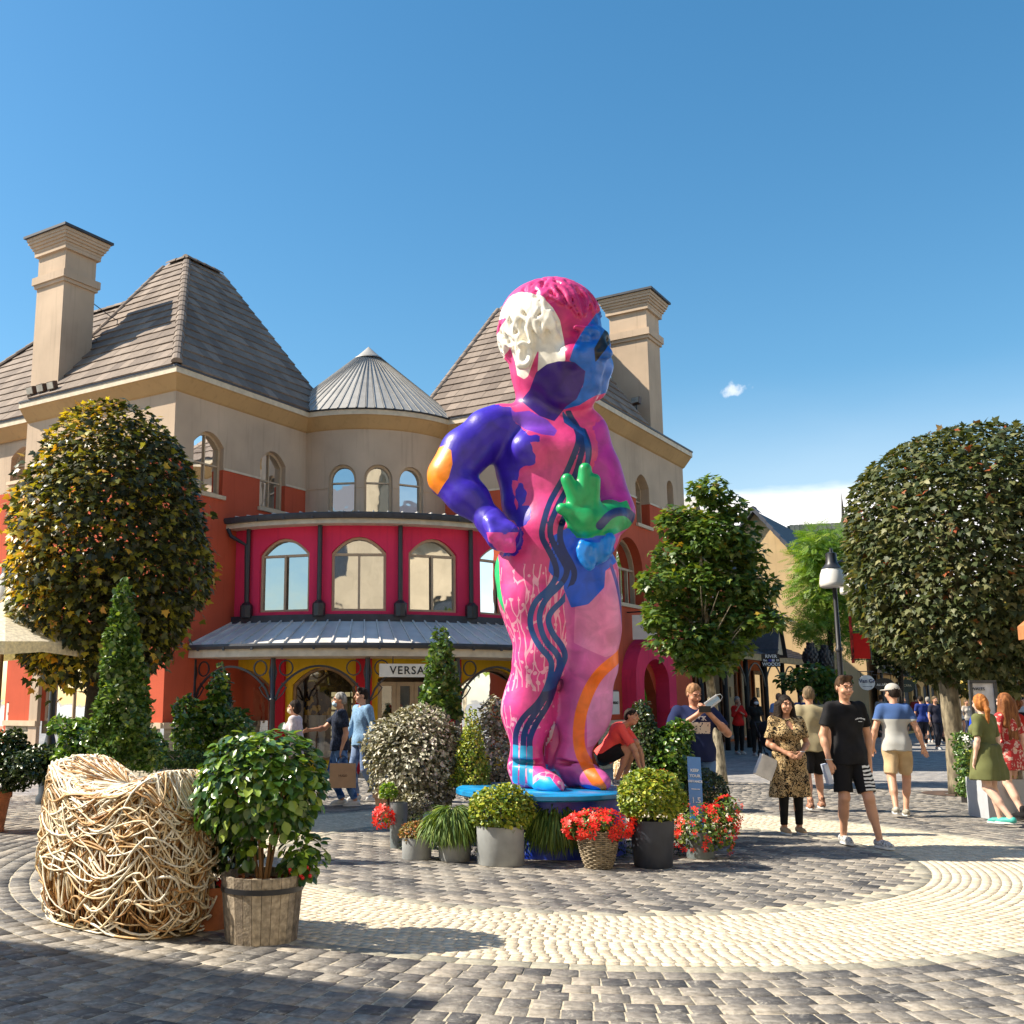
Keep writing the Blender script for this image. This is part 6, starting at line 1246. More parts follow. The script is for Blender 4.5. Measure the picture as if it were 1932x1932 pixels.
mb=MB(); mb.add([mWl(-1,0,.1),mWl(LS,0,.1),mWl(LS,3.2,.1),mWl(-1,3.2,.1)],[(0,1,2,3)]); mb.build('shop_back',mt_brn,RW)
# hanging sign RIVER WOODS
def hsign(name,label,px,py,wpx,hpx,Y,lines,oval=False,bg=(.008,.008,.008),fg=(.85,.83,.78),group='hanging shop signs',rod=.12):
    c=atY(px,py,Y); q=F_PX/Y; w,h=wpx/q,hpx/q; T=thing(name,label,'sign',tuple(c),0,group); m=MB()
    if oval: m.add([(c[0]+w/2*math.cos(a),Y-dd,c[2]+h/2*math.sin(a)) for dd in(.03,0) for a in [2*math.pi*i/28 for i in range(28)]],[tuple(range(28)),tuple(range(28,56))]+[(i,(i+1)%28,28+(i+1)%28,28+i) for i in range(28)])
    else: m.box(tuple(c),(w,.05,h))
    m.build('board',mat('board_%d'%int(bg[0]*1000),bg,.5),T); tm=mat('letters_%d'%int(fg[0]*100),fg,.6)
    for s_,dz,sz in lines: put_text(s_,sz*h,(c[0],Y-.045,c[2]+dz*h),(1,0,0),(0,0,1),tm,T,ext=.003,bold=sz*h*.02)
    m=MB(); 
    for sx in(-.35,.35): m.tube([(c[0]+sx*w,Y,c[2]+h*.3),(c[0]+sx*w,Y,c[2]+h/2+rod)],.012,5)
    m.tube([(c[0]-w*.5,Y,c[2]+h/2+rod),(c[0]+w*.5,Y,c[2]+h/2+rod)],.015,5); m.build('hanger',mt_iron,T); return T
T=hsign('hanging_sign','small black square sign reading RIVER WOODS under the veranda eave',1454,1246,33,24,31.5,[('RIVER',.30,.36),('WOODS',-.31,.36),('Est.',.0,.22),('59',.0,.22)])
for ch in T.children:
    if ch.name.startswith('lettering'):
        pass
lt=[c for c in T.children if c.name.startswith('lettering')]; lt[2].location.x-=.17; lt[3].location.x+=.19
c=atY(1454,1246,31.5); m=MB(); m.box((c[0]-.03,31.45,c[2]+.0),(.10,.01,.07)); m.build('blue_bar',mat('bar_blue',(.02,.03,.30),.6),T); m=MB(); m.box((c[0]+.06,31.45,c[2]+.0),(.08,.01,.07)); m.build('pale_bar',mat('bar_pale',(.6,.6,.65),.6),T)
hsign('oval_sign','white oval shop sign with blue handwriting, starting Van G',1635,1288,30,28,36,[('Van Gr',.1,.36),('~~~~~~',-.25,.18)],True,(.75,.75,.74),(.02,.03,.12))
hsign('oval_sign','black oval shop sign reading ALLSAINTS, second along the far facade',1668,1292,38,25,40,[('ALLSAINTS',0,.24)],True)
hsign('oval_sign','dark green oval shop sign with faint lettering, third along the far facade',1710,1294,32,24,44,[('SCAPA',0,.24)],True,(.02,.035,.02),(.45,.4,.25))
# tall gabled building end-on
Gc=np.array([20.2,47.5,0]); GB=thing('gabled_building','tall tan gable wall with dark pantiles rising behind the veranda shop','building',tuple(Gc)); gP=lambda t,z,d=0.:tuple(Gc+Vv*t+U*d+np.array([0,0,z]))
mb=MB(); mb.add([gP(0,0),gP(9,0),gP(9,4.9),gP(4.5,10.5),gP(0,4.9)],[(0,1,2,3,4)]); mb.add([gP(0,0),gP(0,4.9),gP(0,4.9,12),gP(0,0,12)],[(0,1,2,3)]); mb.build('wall',mt_tan,GB)
sl_=math.hypot(4.5,5.6)
mb=MB(); mb.add([gP(-.3,4.53,-.3),gP(4.5,10.6,-.3),gP(4.5,10.6,12),gP(-.3,4.53,12)],[(0,1,2,3)]); mb.add([gP(9.3,4.53,-.3),gP(4.5,10.6,-.3),gP(4.5,10.6,12),gP(9.3,4.53,12)],[(0,1,2,3)]); gr=mb.build('roof',mat('slate_dark',(.05,.05,.06),.6),GB)
for sd_ in(0,1):
    for i in range(16):
        t0=i/16;t1=(i+1.1)/16; f=lambda t:( -.35+4.85*t, 4.47+6.2*t) if sd_==0 else (9.35-4.85*t,4.47+6.2*t); (a,za),(b,zb_)=f(t0),f(t1); m=MB(); m.add([gP(a,za+.16,-.42),gP(b,zb_+.08,-.42),gP(b,zb_+.08,.3),gP(a,za+.16,.3),gP(a,za-.12,-.42),gP(b,zb_-.16,-.42)],[(0,1,2,3),(4,5,1,0)]); m.build('verge_tile',mt_slate,gr)
# lower roof beyond with greenish tiles
LB=thing('tiled_shop','lower building with a mossy grey tiled roof beyond the tan gable','building',(24,60,0)); a0_,b0_,c0_,d0_=atY(1500,1150,60),atY(1485,992,63),atY(1640,985,66),atY(1700,1150,60)
mb=MB(); mb.add([a0_,b0_,c0_,d0_],[(0,1,2,3)]); mb.add([(a0_[0],60,0),tuple(a0_),tuple(d0_),(d0_[0],60,0)],[(0,1,2,3)]); lro=mb.build('roof',mat('mossy_roof',(.13,.14,.10),.8,.3),LB)
bulk=MB(); rn=[]
for j in range(10):
    for i in range(18):
        f=lambda s,t: (a0_*(1-s)+d0_*s)*(1-t)+(b0_*(1-s)+c0_*s)*t
        s0=(i+(.5 if j%2 else 0))/18.5; P_=[f(s0,j/10),f(s0+.05,j/10),f(s0+.05,(j+1.05)/10),f(s0,(j+1.05)/10)]; P_=[p+np.array([0,-.12 if k<2 else -.03,.02]) for k,p in enumerate(P_)]; bulk.add(P_+[P_[0]-np.array([0,0,.12]),P_[1]-np.array([0,0,.12])],[(0,1,2,3),(4,5,1,0)]); rn+=[random.random()]*6
link('roof_tile',mesh_np('roof_tile',bulk.v,polys=bulk.f,rnd=rn),piece_mat('mossy_tile',[(0,(.12,.13,.09)),(1,(.20,.20,.15))],rough=.8),lro,kind='stuff')
m=MB(); c=atY(1605,985,66); m.lathe([(.5,0),(.12,1.6),(0,3.4)],(c[0]+1.2,70,c[2]-.6),8); m.build('spirelet',mt_blk,LB)
# long ochre facade
OF=thing('ochre_terrace','long yellow-orange row of shops with black shop fronts receding down the street','building',tuple(Gc+U*1)); mO=planar(Gc+U*.2-Vv*.4,U,Vv)
ho=[(1.5+3*i,2.6+3*i,3.6,4.9,.15) for i in range(9)]+[(.7+3*i,2.9+3*i,.1,2.5,.2) for i in range(9)]
mb=MB(); wall_strips(mb,mO,0,28,0,6.0,ho); mb.build('wall',mt_yor,OF)
for h in ho: 
    m=MB(); m.add([mO(h[0],h[2],.15),mO(h[1],h[2],.15),mO(h[1],h[3],.15),mO(h[0],h[3],.15)],[(0,1,2,3)]); m.build('window' if h[2]>3 else 'shop_front',mat('far_glass',(.05,.06,.08),.15) if h[2]>3 else mt_blk,OF)
for i in range(6): m=MB(); m.tube([mO(.3+4.5*i,5.9,-.1),mO(.3+4.5*i,.2,-.1)],.07,6); m.build('downpipe',mt_iron,OF)
mb=MB(); mb.add([mO(-.2,5.95,-.3),mO(28,5.95,-.3),mO(28,9,3),mO(-.2,9,3)],[(0,1,2,3)]); mb.build('roof',mat('slate_dark',(.05,.05,.06),.6),OF)
mb=MB(); ribbon(mb,mO,[(0,3.0),(28,3.0)],.35,-.25,.0); mb.build('shop_fascia',mt_blk,OF)
# street closing: shops at the far end and right-hand side
EB=thing('far_shops','low row of shops closing the far end of the street','building',(44,84,0)); mE=planar(np.array([30.,86.,0]),np.array([1.,-.15,0]),np.array([0,1.,0]))
mb=MB(); wall_strips(mb,mE,0,40,0,5.5,[(2+4*i,5+4*i,.2,2.6,.1) for i in range(9)]); mb.build('wall',mt_yor,EB); mb=MB(); mb.add([mE(0,5.4,-.4),mE(40,5.4,-.4),mE(40,9,4),mE(0,9,4)],[(0,1,2,3)]); mb.build('roof',mat('slate_dark',(.05,.05,.06),.6),EB)
for i,(c_,w_) in enumerate((((.5,.05,.04),3),((.6,.5,.1),3),((.7,.65,.6),3),((.1,.12,.1),3),((.6,.1,.3),3),((.5,.45,.35),3),((.05,.05,.06),3),((.6,.4,.1),3),((.5,.5,.5),3))): m=MB(); m.add([mE(2+4*i,.2,.2),mE(5+4*i,.2,.2),mE(5+4*i,2.6,.2),mE(2+4*i,2.6,.2)],[(0,1,2,3)]); m.build('shop_front',mat('front_%d'%i,c_,.5,.4,1.5),EB)
# pine cone finials
for i,(px,py,wp,hp) in enumerate(((1530,1238,28,50),(1557,1242,26,48))):
    Y=33; c=atY(px,py,Y); q=F_PX/Y; T=thing('pine_cone_finial',('nearer, left-hand' if i==0 else 'right-hand')+' dark pine cone finial of the pair on gate piers','finial',(c[0],Y,0),0,'pine cone finials'); m=MB(); H=hp/q; m.lathe([(.02,-H*.5),(wp/q*.34,-H*.42),(wp/q*.5,-H*.2),(wp/q*.46,H*.05),(wp/q*.25,H*.32),(.01,H*.5)],tuple(c),20); m.build('core',mt_blk,T)
    for j in range(9):
        z=c[2]-H*.42+H*.1*j; t=j/9; rr=wp/q*.5*math.sin(min(1,(t+.16)*1.05)*math.pi*.93)**.7+.015; P=[];
        for k_ in range(12): a=2*math.pi*(k_+(j%2)*.5)/12; P.append((c[0]+rr*math.cos(a),Y+rr*math.sin(a),z))
        P=np.array(P); R=orient(12,(P-np.array([c[0],Y,z]))/rr,.02,spin=np.array([[0,0,1.]]*12)); scatter(T,P,R,.12,shape_oval(.5,.12),mt_iron,0,bulk='scales')
    m=MB(); m.lathe([(.22,.9),(.22,c[2]-H*.5-.28),(.28,c[2]-H*.5-.25),(.28,c[2]-H*.5-.16),(.12,c[2]-H*.5-.12),(.08,c[2]-H*.5)],(c[0],Y,0),16); m.lathe([(.25,0),(.25,.9)],(c[0],Y,0),16); m.build('pier',mt_blk,T)
# street lamps
def lamp(label,px,ybase,Y,ytop,shades,group='black street lamps',r=.055):
    b=atY(px,ybase,Y); t=atY(px,ytop,Y); x=b[0]; H=t[2]; q=F_PX/Y; T=thing('street_lamp',label,'street lamp',(x,Y,0),0,group); m=MB(); m.lathe([(.17,0),(.17,.1),(.13,.16),(.15,.45),(.11,.6),(.14,.85),(.09,.95),(r*1.1,1.1),(r,2.6),(r*1.35,2.62),(r*1.35,2.66),(r*.9,2.7),(r*.8,H-.1),(r*1.5,H-.08),(.02,H+.06)],(x,Y,0),16); m.build('post',mt_iron,T,auto=40)
    for i,(sx,sy,wp) in enumerate(shades):
        c=atY(sx,sy,Y+(.25 if i else -.2)); w=wp/q/2; m=MB(); m.tube([(x,Y,c[2]+w*1.9),( (x+c[0])/2,(Y+c[1])/2,c[2]+w*2.5),(c[0],c[1],c[2]+w*2.15)],.025,8); arm=m.build('arm',mt_iron,T,smooth=True)
        m=MB(); m.lathe([(w*.10,w*2.5),(w*.14,w*2.2),(w*.42,w*2.1),(w*.45,w*1.3),(w*.62,w*1.05),(w*.85,w*.82),(w*.80,w*.78)],tuple(c),20); m.build('hood',mt_iron,T,auto=40)
        m=MB(); m.lathe([(w*.80,w*.80),(w*.96,w*.35),(w*1.05,-w*.35),(w*1.02,-w*.62),(w*.9,-w*.70),(0,-w*.62)],tuple(c),24); m.build('lamp_shade',mat('opal_glass',(.80,.78,.74),.25,.02),T,smooth=True)
    return T
lamp('black street lamp with two white bell shades on the right',1597,1425,22,1052,[(1571,1092,46),(1606,1108,40)])
lamp('black street lamp partly hidden by the yellowing maple on the left',92,1440,17.2,1120,[(14,1118,56)],r=.05)
# red banner on an arm, and a striped tie
c=atY(1624,1219,22); T=thing('red_banner','plain red banner hanging from a bracket on the street lamp','banner',tuple(c)); m=MB(); m.box(tuple(c),(.36,.02,.52)); m.build('cloth',mat('banner_red',(.80,.012,.008),.7,.05),T)
m=MB(); m.tube([(c[0]-.22,22,c[2]-.28),(c[0]+.20,22,c[2]-.28),(c[0]+.20,22,c[2]+.30),(c[0]-.24,22,c[2]+.30)],.012,6); m.build('bracket',mt_iron,T)
m=MB(); cc=atY(1607,1210,22); m.box((cc[0]-.02,21.95,cc[2]+.1),(.06,.01,1.1)); m.build('striped_ribbon',mat('ribbon_red',(.7,.05,.04),.7,.5,9),T)
# cream cafe parasol on the left
c=atY(30,1250,15.0); T=thing('cafe_parasol','cream cafe parasol at the left edge in front of the recessed wing','parasol',(c[0],15.0,0)); ax_,ay_=atY(6,1200,15)[0],15.0; zA=3.0; m=MB()
for i in range(8):
    a0=2*math.pi*i/8+.39;a1=a0+2*math.pi/8; e0=(ax_+1.35*math.cos(a0),ay_+1.35*math.sin(a0),2.36);e1_=(ax_+1.35*math.cos(a1),ay_+1.35*math.sin(a1),2.36); md=tuple((np.array(e0)+np.array(e1_))/2*1.0+np.array([0,0,.02])); 
    m2=MB(); m2.add([(ax_,ay_,zA),e0,md,e1_,tuple(np.array(e0)-np.array([0,0,.17])),tuple(np.array(md)-np.array([0,0,.14])),tuple(np.array(e1_)-np.array([0,0,.17]))],[(0,1,2),(0,2,3),(1,4,5,2),(2,5,6,3)]); m2.build('canopy_panel',piece_mat('parasol_cloth',[(0,(.70,.64,.52)),(1,(.78,.72,.60))],rough=.8,bump=0,transl=.25),T)
m2=MB(); m2.tube([(ax_,ay_,0),(ax_,ay_,zA)],.028,8); m2.build('pole',mt_brn,T)
c=atY(1925,1150,15); T=thing('brown_parasol','brown parasol cut by the right edge of the picture','parasol',(9.85,15.3,0)); 
for i in range(6):
    a0=2*math.pi*i/6+.3;a1=a0+2*math.pi/6; ap=np.array([9.85,15.3,3.55]); P_=[ap,ap+np.array([1.0*math.cos(a0),1.0*math.sin(a0),-.85]),ap+np.array([1.0*math.cos(a1),1.0*math.sin(a1),-.85])]; m2=MB(); m2.add(P_+[P_[1]-np.array([0,0,.2]),P_[2]-np.array([0,0,.2])],[(0,1,2),(1,3,4,2)]); m2.build('canopy_panel',mat('parasol_brown',(.42,.17,.06),.8,.1),T)
m2=MB(); m2.tube([(9.85,15.3,0),(9.85,15.3,3.5)],.03,8); m2.build('pole',mt_brn,T)
# signs
tb=mat('text_black',(.012,.012,.012),.6); tw_m=mat('text_white',(.82,.84,.86),.6)
sgm=mat('sign_white',(.74,.70,.62),.5,.03)
sC_=(arc_s(713,RC+.0)+arc_s(843,RC))/2; T=thing('shop_name_sign','long cream shop name board reading VERSACE above the entrance','sign',mpC(sC_,2.30)); m=MB()
f=None; hw_=arc_s(843,RC)-sC_; cx0,cy0,_=mpC(sC_,0,-.12); an=aL+sC_/RC; tdir=np.array([-math.sin(an),math.cos(an),0])
m.box((cx0,cy0,2.24),(2*hw_*.98,.06,.28),rz=an+math.pi/2); m.build('board',sgm,T)
put_text('VERSACE',.235,tuple(np.array([cx0,cy0,2.235])+np.array([math.cos(an),math.sin(an),0])*.035),tuple(tdir),(0,0,1),tb,T,bold=.003,spacing=1.18)
m=MB(); 
for sx in(-.5,.5): m.tube([tuple(np.array([cx0,cy0,2.36])+tdir*sx*hw_*1.2),tuple(np.array([cx0,cy0,2.56])+tdir*sx*hw_*1.2)],.012,5)
m.build('hanger',mt_iron,T)
def facesign(label,Mf,s,z,w,h,txt,size,off=-.08,name='wall_sign'):
    T=thing(name,label,'sign',Mf(s,z,off)); d=np.array(Mf(1,0))-np.array(Mf(0,0)); nn=np.array(Mf(0,0,-1))-np.array(Mf(0,0,0)); ang=math.atan2(d[1],d[0]); m=MB(); m.box(Mf(s,z,off),(w,.03,h),rz=ang); m.build('board',sgm,T)
    if txt: put_text(txt,size,tuple(np.array(Mf(s,z,off))+nn*.02),tuple(d),(0,0,1),tb,T)
    m=MB(); m.box(tuple(np.array(Mf(s,z+h/2+.02,off))),(w*.8,.04,.025),rz=ang); m.build('fixing',mt_iron,T); return T
mL2=planar(PFL+.6*U,Vv,U)
facesign('square white sign reading VERSACE on the recessed left wall',mL2,.55,1.28,.48,.52,'VERSACE',.09)
facesign('square white sign reading VERSACE beside the pink portal',mpRR,1.0,1.55,.5,.55,'VERSACE',.09)
T=thing('projecting_sign','white square sign projecting from the wall right of the statue knee','sign',mpRR(1.6,3.55,-.4)); m=MB(); p=np.array(mpRR(2.1,3.45,-.5)); m.box(tuple(p),(.62,.04,.62),rz=rad(-15)); m.build('board',sgm,T); put_text('VERSACE',.10,(p[0]+.08,p[1]-.04,p[2]),(math.cos(rad(-15)),math.sin(rad(-15)),0),(0,0,1),tb,T); m=MB(); m.tube([tuple(p+np.array([0,0,.40])),mpRR(2.2,3.85,0)],.02,6); m.build('bracket',mt_iron,T)
# distance notice
b=atY(1316,1560,11.55); t=atY(1309,1428,11.75); T=thing('distance_notice','slanted blue notice strip reading KEEP YOUR DISTANCE 1.5 METRES','sign',tuple(b)); up=(t-b)/np.linalg.norm(t-b); xd=np.array([1,0,0])-up*up[0]; xd/=np.linalg.norm(xd); nd=np.cross(xd,up); W2=.072
V=[b-xd*W2-up*.25,b+xd*W2-up*.25,t+xd*W2,t-xd*W2]; V=V+[v-nd*.012 for v in V]; m=MB(); m.hexa([V[0],V[1],V[5],V[4],V[3],V[2],V[6],V[7]]); 
mm=mat('notice_blue',(.055,.22,.55),.3,.03,coat=.3); m.build('strip',mm,T); L_=np.linalg.norm(t-b)
for s_,fr_,sz in(('KEEP',.80,.042),('YOUR',.72,.042),('DISTANCE',.64,.032),('1.5',.37,.085),('METRES',.25,.034)): put_text(s_,sz,tuple(b+up*L_*fr_+nd*.004),tuple(xd),tuple(up),tw_m,T,bold=.001)
m=MB(); p=b+up*L_*.53+nd*.005; m.hexa([p-xd*.045-up*.004,p+xd*.045-up*.004,p+xd*.045-up*.004+nd*.003,p-xd*.045-up*.004+nd*.003,p-xd*.045+up*.004,p+xd*.045+up*.004,p+xd*.045+up*.004+nd*.003,p-xd*.045+up*.004+nd*.003]); m.build('rule',tw_m,T)
m=MB(); m.tube([tuple(b-up*.25),(b[0]+.01,b[1],.02)],.012,6); m.build('stake',mt_iron,T)
# framed notice boards by the right-hand women
for lb,px,py,wp,hp,Y,tx in (('framed white notice board behind the two women, lettered WALES',1858,1340,50,108,17.5,'WALES'),('smaller framed board low behind the long-haired woman',1888,1385,28,46,17.0,'')):
    c=atY(px,py,Y); q=F_PX/Y; w,h=wp/q,hp/q; T=thing('notice_board',lb,'notice board',(c[0],Y,0)); m=MB(); 
    for a_,b2,d_ in(((0,h/2-.015),(w,.05),0),((0,-h/2+.015),(w,.05),0),((-w/2+.02,0),(.05,h-.06),0),((w/2-.02,0),(.05,h-.06),0)): m.box((c[0]+a_[0],Y,c[2]+a_[1]),(b2[0],.05,b2[1]))
    m.build('frame',mat('frame_grey',(.05,.055,.06),.4),T); m=MB(); m.box((c[0],Y+.01,c[2]),(w-.08,.02,h-.08)); m.build('panel',mat('panel_white',(.66,.66,.68),.4),T)
    if tx: put_text(tx,.07,(c[0]-w*.2,Y-.02,c[2]+h*.36),(1,0,0),(0,0,1),tb,T)
    m=MB(); 
    for sx in(-w/2+.03,w/2-.03): m.tube([(c[0]+sx,Y,c[2]-h/2),(c[0]+sx,Y,0)],.015,6)
    m.build('legs',mt_iron,T)
# hedge box and ivy planter on the right
b=atZ(1862,1547,0); T=thing('hedge_planter','long pale grey planter box with a clipped yellow-green hedge at the right edge','planter',(b[0]+.8,b[1]+.3,0)); m=MB(); m.box((b[0]+.95,b[1]+.3,.27),(1.8,.55,.53)); m.build('box',mat('planter_grey',(.42,.44,.47),.6,.05),T); P=np.c_[b[0]+.05+RNG.random(4200)*1.8,b[1]+.05+RNG.random(4200)*.5,.5+RNG.random(4200)**.6*.42]; N=np.tile([0,-.5,.8],(4200,1)); R=orient(4200,N,.6,down=-.3); scatter(T,P,R,.045,OV_S,lf_box,0,bulk='hedge_leaves')
b=atZ(1842,1516,0); T=thing('ivy_planter','tall narrow ivy planter with white flowers against the big maple trunk','planter',(b[0],b[1]+.12,0)); m=MB(); m.box((b[0]+.02,b[1]+.14,.09),(.24,.24,.18)); m.build('pot',mt_blk,T); P=np.c_[b[0]-.17+RNG.random(1300)*.34,b[1]+RNG.random(1300)*.3,.12+RNG.random(1300)*.98]; R=orient(1300,np.tile([-.3,-.8,.4],(1300,1)),.5,down=.8); scatter(T,P,R,.055,OV_S,lf_top,150,bulk='ivy_leaves')
P=np.array([[b[0]-.1+.1*(i%3),b[1]-.04,.88+.07*(i//3)+.03*(i%2)] for i in range(7)]); scatter(T,P,orient(7,np.tile([0,-1,.2],(7,1)),.3),.085,FL_S,lf_white,7,piece='white_flower')
# tree grate round the big maple
m=MB(); m.lathe([(.25,.006),(.62,.006)],(9.55,19,0),24); link('tree_grate',mesh_np('tree_grate',m.v,polys=m.f),mat('grate_rust',(.10,.06,.04),.8,.3),None); tag(bpy.data.objects['tree_grate'],'rusty ring grate round the foot of the big dark maple','tree grate')
# ------------------------------------------------------------------ people
SKIN=mat('skin_light',(.58,.31,.20),.5,.06,8,.05,60,spec=.4); SKIN2=mat('skin_tan',(.50,.25,.15),.5,.06,8); SKIN3=mat('skin_brown',(.09,.045,.025),.5,.06,8); PLAS=mat('mannequin_cream',(.62,.52,.38),.5,.03)
def cloth(name,c,var=.10,sc=5,rough=.85,**k): return mat('cloth_'+name,c,rough,var,sc,.25,90,spec=.2,**k)
HAIRM=lambda name,c,c2=None: mat('hair_'+name,c,.7,.3,30,.6,50,noiseScale3=(1,1,.25),col2=c2,spec=.2)
def rotz(a): return np.array([[math.cos(a),-math.sin(a),0],[math.sin(a),math.cos(a),0],[0,0,1]])
def rotx(a): return np.array([[1,0,0],[0,math.cos(a),-math.sin(a)],[0,math.sin(a),math.cos(a)]])
def roty(a): return np.array([[math.cos(a),0,math.sin(a)],[0,1,0],[-math.sin(a),0,math.cos(a)]])
DEF=dict(kneeL=(-.095,-.015,.49),ankL=(-.10,.02,.085),kneeR=(.095,-.015,.49),ankR=(.10,.02,.085),footL=0.,footR=0.,elbL=(-.235,.03,1.13),wrL=(-.25,-.03,.89),elbR=(.235,.03,1.13),wrR=(.25,-.03,.89))
def person(label,pos,H=1.75,yaw=0.,pel=(0,0,.93),lean=(0.,0.),head=(0.,0.),w=1.,sex='m',top=None,bottom=None,shoes=None,hair=None,skin=SKIN,h=.011,group=None,name='person',cat='person',headless=False,cap=None,mask=None,twist=0.,**pose):
    p={**DEF,**pose}; k=H/1.75; root=thing(name,label,cat,pos,yaw,group); far=h>.015
    pel=np.array(pel,float); RU=rotz(twist)@rotx(lean[0])@roty(lean[1])
    up=lambda v:pel+RU@(np.array(v,float)-np.array([0,0,.93]))          # upper body points follow the lean
    f=sex=='f'
    hipL,hipR=pel+np.array([-.088*w,0,-.03]),pel+np.array([.088*w,0,-.03]); shx=(.150 if f else .166)*w
    shL,shR=up((-shx,.01,1.425)),up((shx,.01,1.425)); nk=up((0,.01,1.45)); hc=up((0,-.02,1.635)); RH=RU@rotz(head[0])@rotx(head[1])
    HP=lambda v:hc+RH@np.array(v,float)
    arm=lambda key:np.array(p[key],float) if p.get('abs') else up(p[key])
    eL,wL,eR,wR=arm('elbL'),arm('wrL'),arm('elbR'),arm('wrR')
    kL,aL_,kR,aR_=[np.array(p[q],float) for q in('kneeL','ankL','kneeR','ankR')]
    allp=np.array([hipL,hipR,shL,shR,hc,eL,wL,eR,wR,kL,aL_,kR,aR_,(0,0,.05)]); lo=allp.min(0)-np.array([.22,.25,.13]); hi=allp.max(0)+np.array([.22,.25,.17]); lo[2]=max(lo[2],-.02)
    def fin(S,nm,m):
        V,Q=S.mesh(nm); me=mesh_np(nm,V*k,quads=Q,smooth=True); return link(nm,me,m,root,world=False)
    hand_dirs={}
    def hand(S,wp,ep,side,curl):
        d=wp-ep; d/=np.linalg.norm(d); s=np.cross(d,(0,1,0)); s=s/np.linalg.norm(s) if np.linalg.norm(s)>.2 else np.array([1.,0,0]); n_=np.cross(d,s)
        pc=wp+d*.05; S.cap(wp,wp+d*.075,.026,.030,.02,.6,n_)
        for i,(o,L) in enumerate(((-.026,.058),(-.009,.070),(.009,.066),(.026,.052))):
            a=wp+d*.085+s*o; b=a+d*L*.55-n_*.012*curl*2; c=b+d*L*.45*(1-.5*curl)-n_*.022*curl*2; S.cap(a,b,.0095,.009,.006); S.cap(b,c,.009,.0075,.004)
        t0=wp+d*.03-s*.026*side; S.cap(t0,t0+d*.035-s*.022*side-n_*.01,.011,.010,.01); S.cap(t0+d*.035-s*.022*side-n_*.01,t0+d*.062-s*.026*side-n_*.02,.010,.008,.004)
    def torso(S,e=0.,zb=None):
        K=.05
        if f:
            S.ell(up((0,.005,.94)),((.165*w+e),(.115*w+e),.11+e),K); S.ell(up((0,0,1.10)),((.118*w+e),(.09*w+e),.12+e),.08); S.ell(up((0,.0,1.29)),((.142*w+e),(.10*w+e),.15+e),.06)
            for s in(-1,1): S.ell(up((s*.065*w,-.085*w,1.28)),((.06*w+e),.055+e,.06+e),.04)
        else:
            S.ell(up((0,.0,.95)),((.15*w+e),(.108*w+e),.11+e),K); S.ell(up((0,-.005*w,1.10)),((.14*w+e),(.10*w+e),.13+e),.08); S.ell(up((0,.0,1.29)),((.165*w+e),(.112*w+e),.16+e),.06)
        S.cap(up((-shx*.86,.01,1.415)),up((shx*.86,.01,1.415)),.055+e,.055+e,.06)
    S=SDF(lo,hi,h); torso(S)
    if not headless: S.cap(nk,HP((0,.015,-.07)),.052,.050,.035)
    else: S.cap(nk,up((0,.0,1.56)),.05,.045,.03); S.cut(up((0,0,1.555)),RU@np.array([0,0,1.]))
    aw=1. if not f else .86; aw*=(.6+.4*w)
    for a,b,c,sd in((shL,eL,wL,-1),(shR,eR,wR,1)):
        S.cap(a,b,.052*aw,.040*aw,.04); S.cap(b,c,.040*aw,.026*aw,.02); S.ell(b+(c-b)*.3,(.040*aw,.040*aw,.05*aw),.03); hand(S,c,b,sd,p.get('curl',.5))
    lw=(.85+.15*w)*(1.04 if f else 1.)
    for a,b,c,yw in((hipL,kL,aL_,p['footL']),(hipR,kR,aR_,p['footR'])):
        S.cap(a,b,.088*lw,.055*lw,.05); d=(c-b); S.cap(b,c,.052*lw,.034*lw,.025); back=np.array([0,.022,0]); S.cap(b+d*.15+back,b+d*.45+back,.040*lw,.042*lw,.05); S.ell(b+np.array([0,-.022,0]),(.042,.035,.045),.03)
        fd_=rotz(yw)@np.array([0,-1.,0]); S.cap(c+np.array([0,.015,-.04]),c+fd_*.13+np.array([0,0,-.055]),.034,.026,.03)
    if not headless:
        S.ell(HP((0,.012,.022)),(.076,.093,.098),.02,RH); S.ell(HP((0,-.022,-.045)),(.057,.068,.066),.035,RH); S.ell(HP((0,-.055,-.095)),(.026,.024,.018),.02,RH)
        S.cap(HP((0,-.090,.012)),HP((0,-.112,-.024)),.008,.014,.012)
        for s in(-1,1):
            S.ell(HP((s*.078,.012,-.004)),(.010,.020,.030),.008,RH); S.ell(HP((s*.032,-.095,.014)),(.018,.014,.011),.012,RH,sub=True); S.cap(HP((s*.014,-.091,.032)),HP((s*.048,-.080,.032)),.009,.008,.012); S.ell(HP((s*.040,-.062,-.032)),(.025,.022,.02),.02,RH)
        S.cap(HP((-.018,-.086,-.058)),HP((.018,-.086,-.058)),.0075,.0075,.008); S.cap(HP((-.015,-.083,-.070)),HP((.015,-.083,-.070)),.008,.008,.008)
    fin(S,'body',skin)
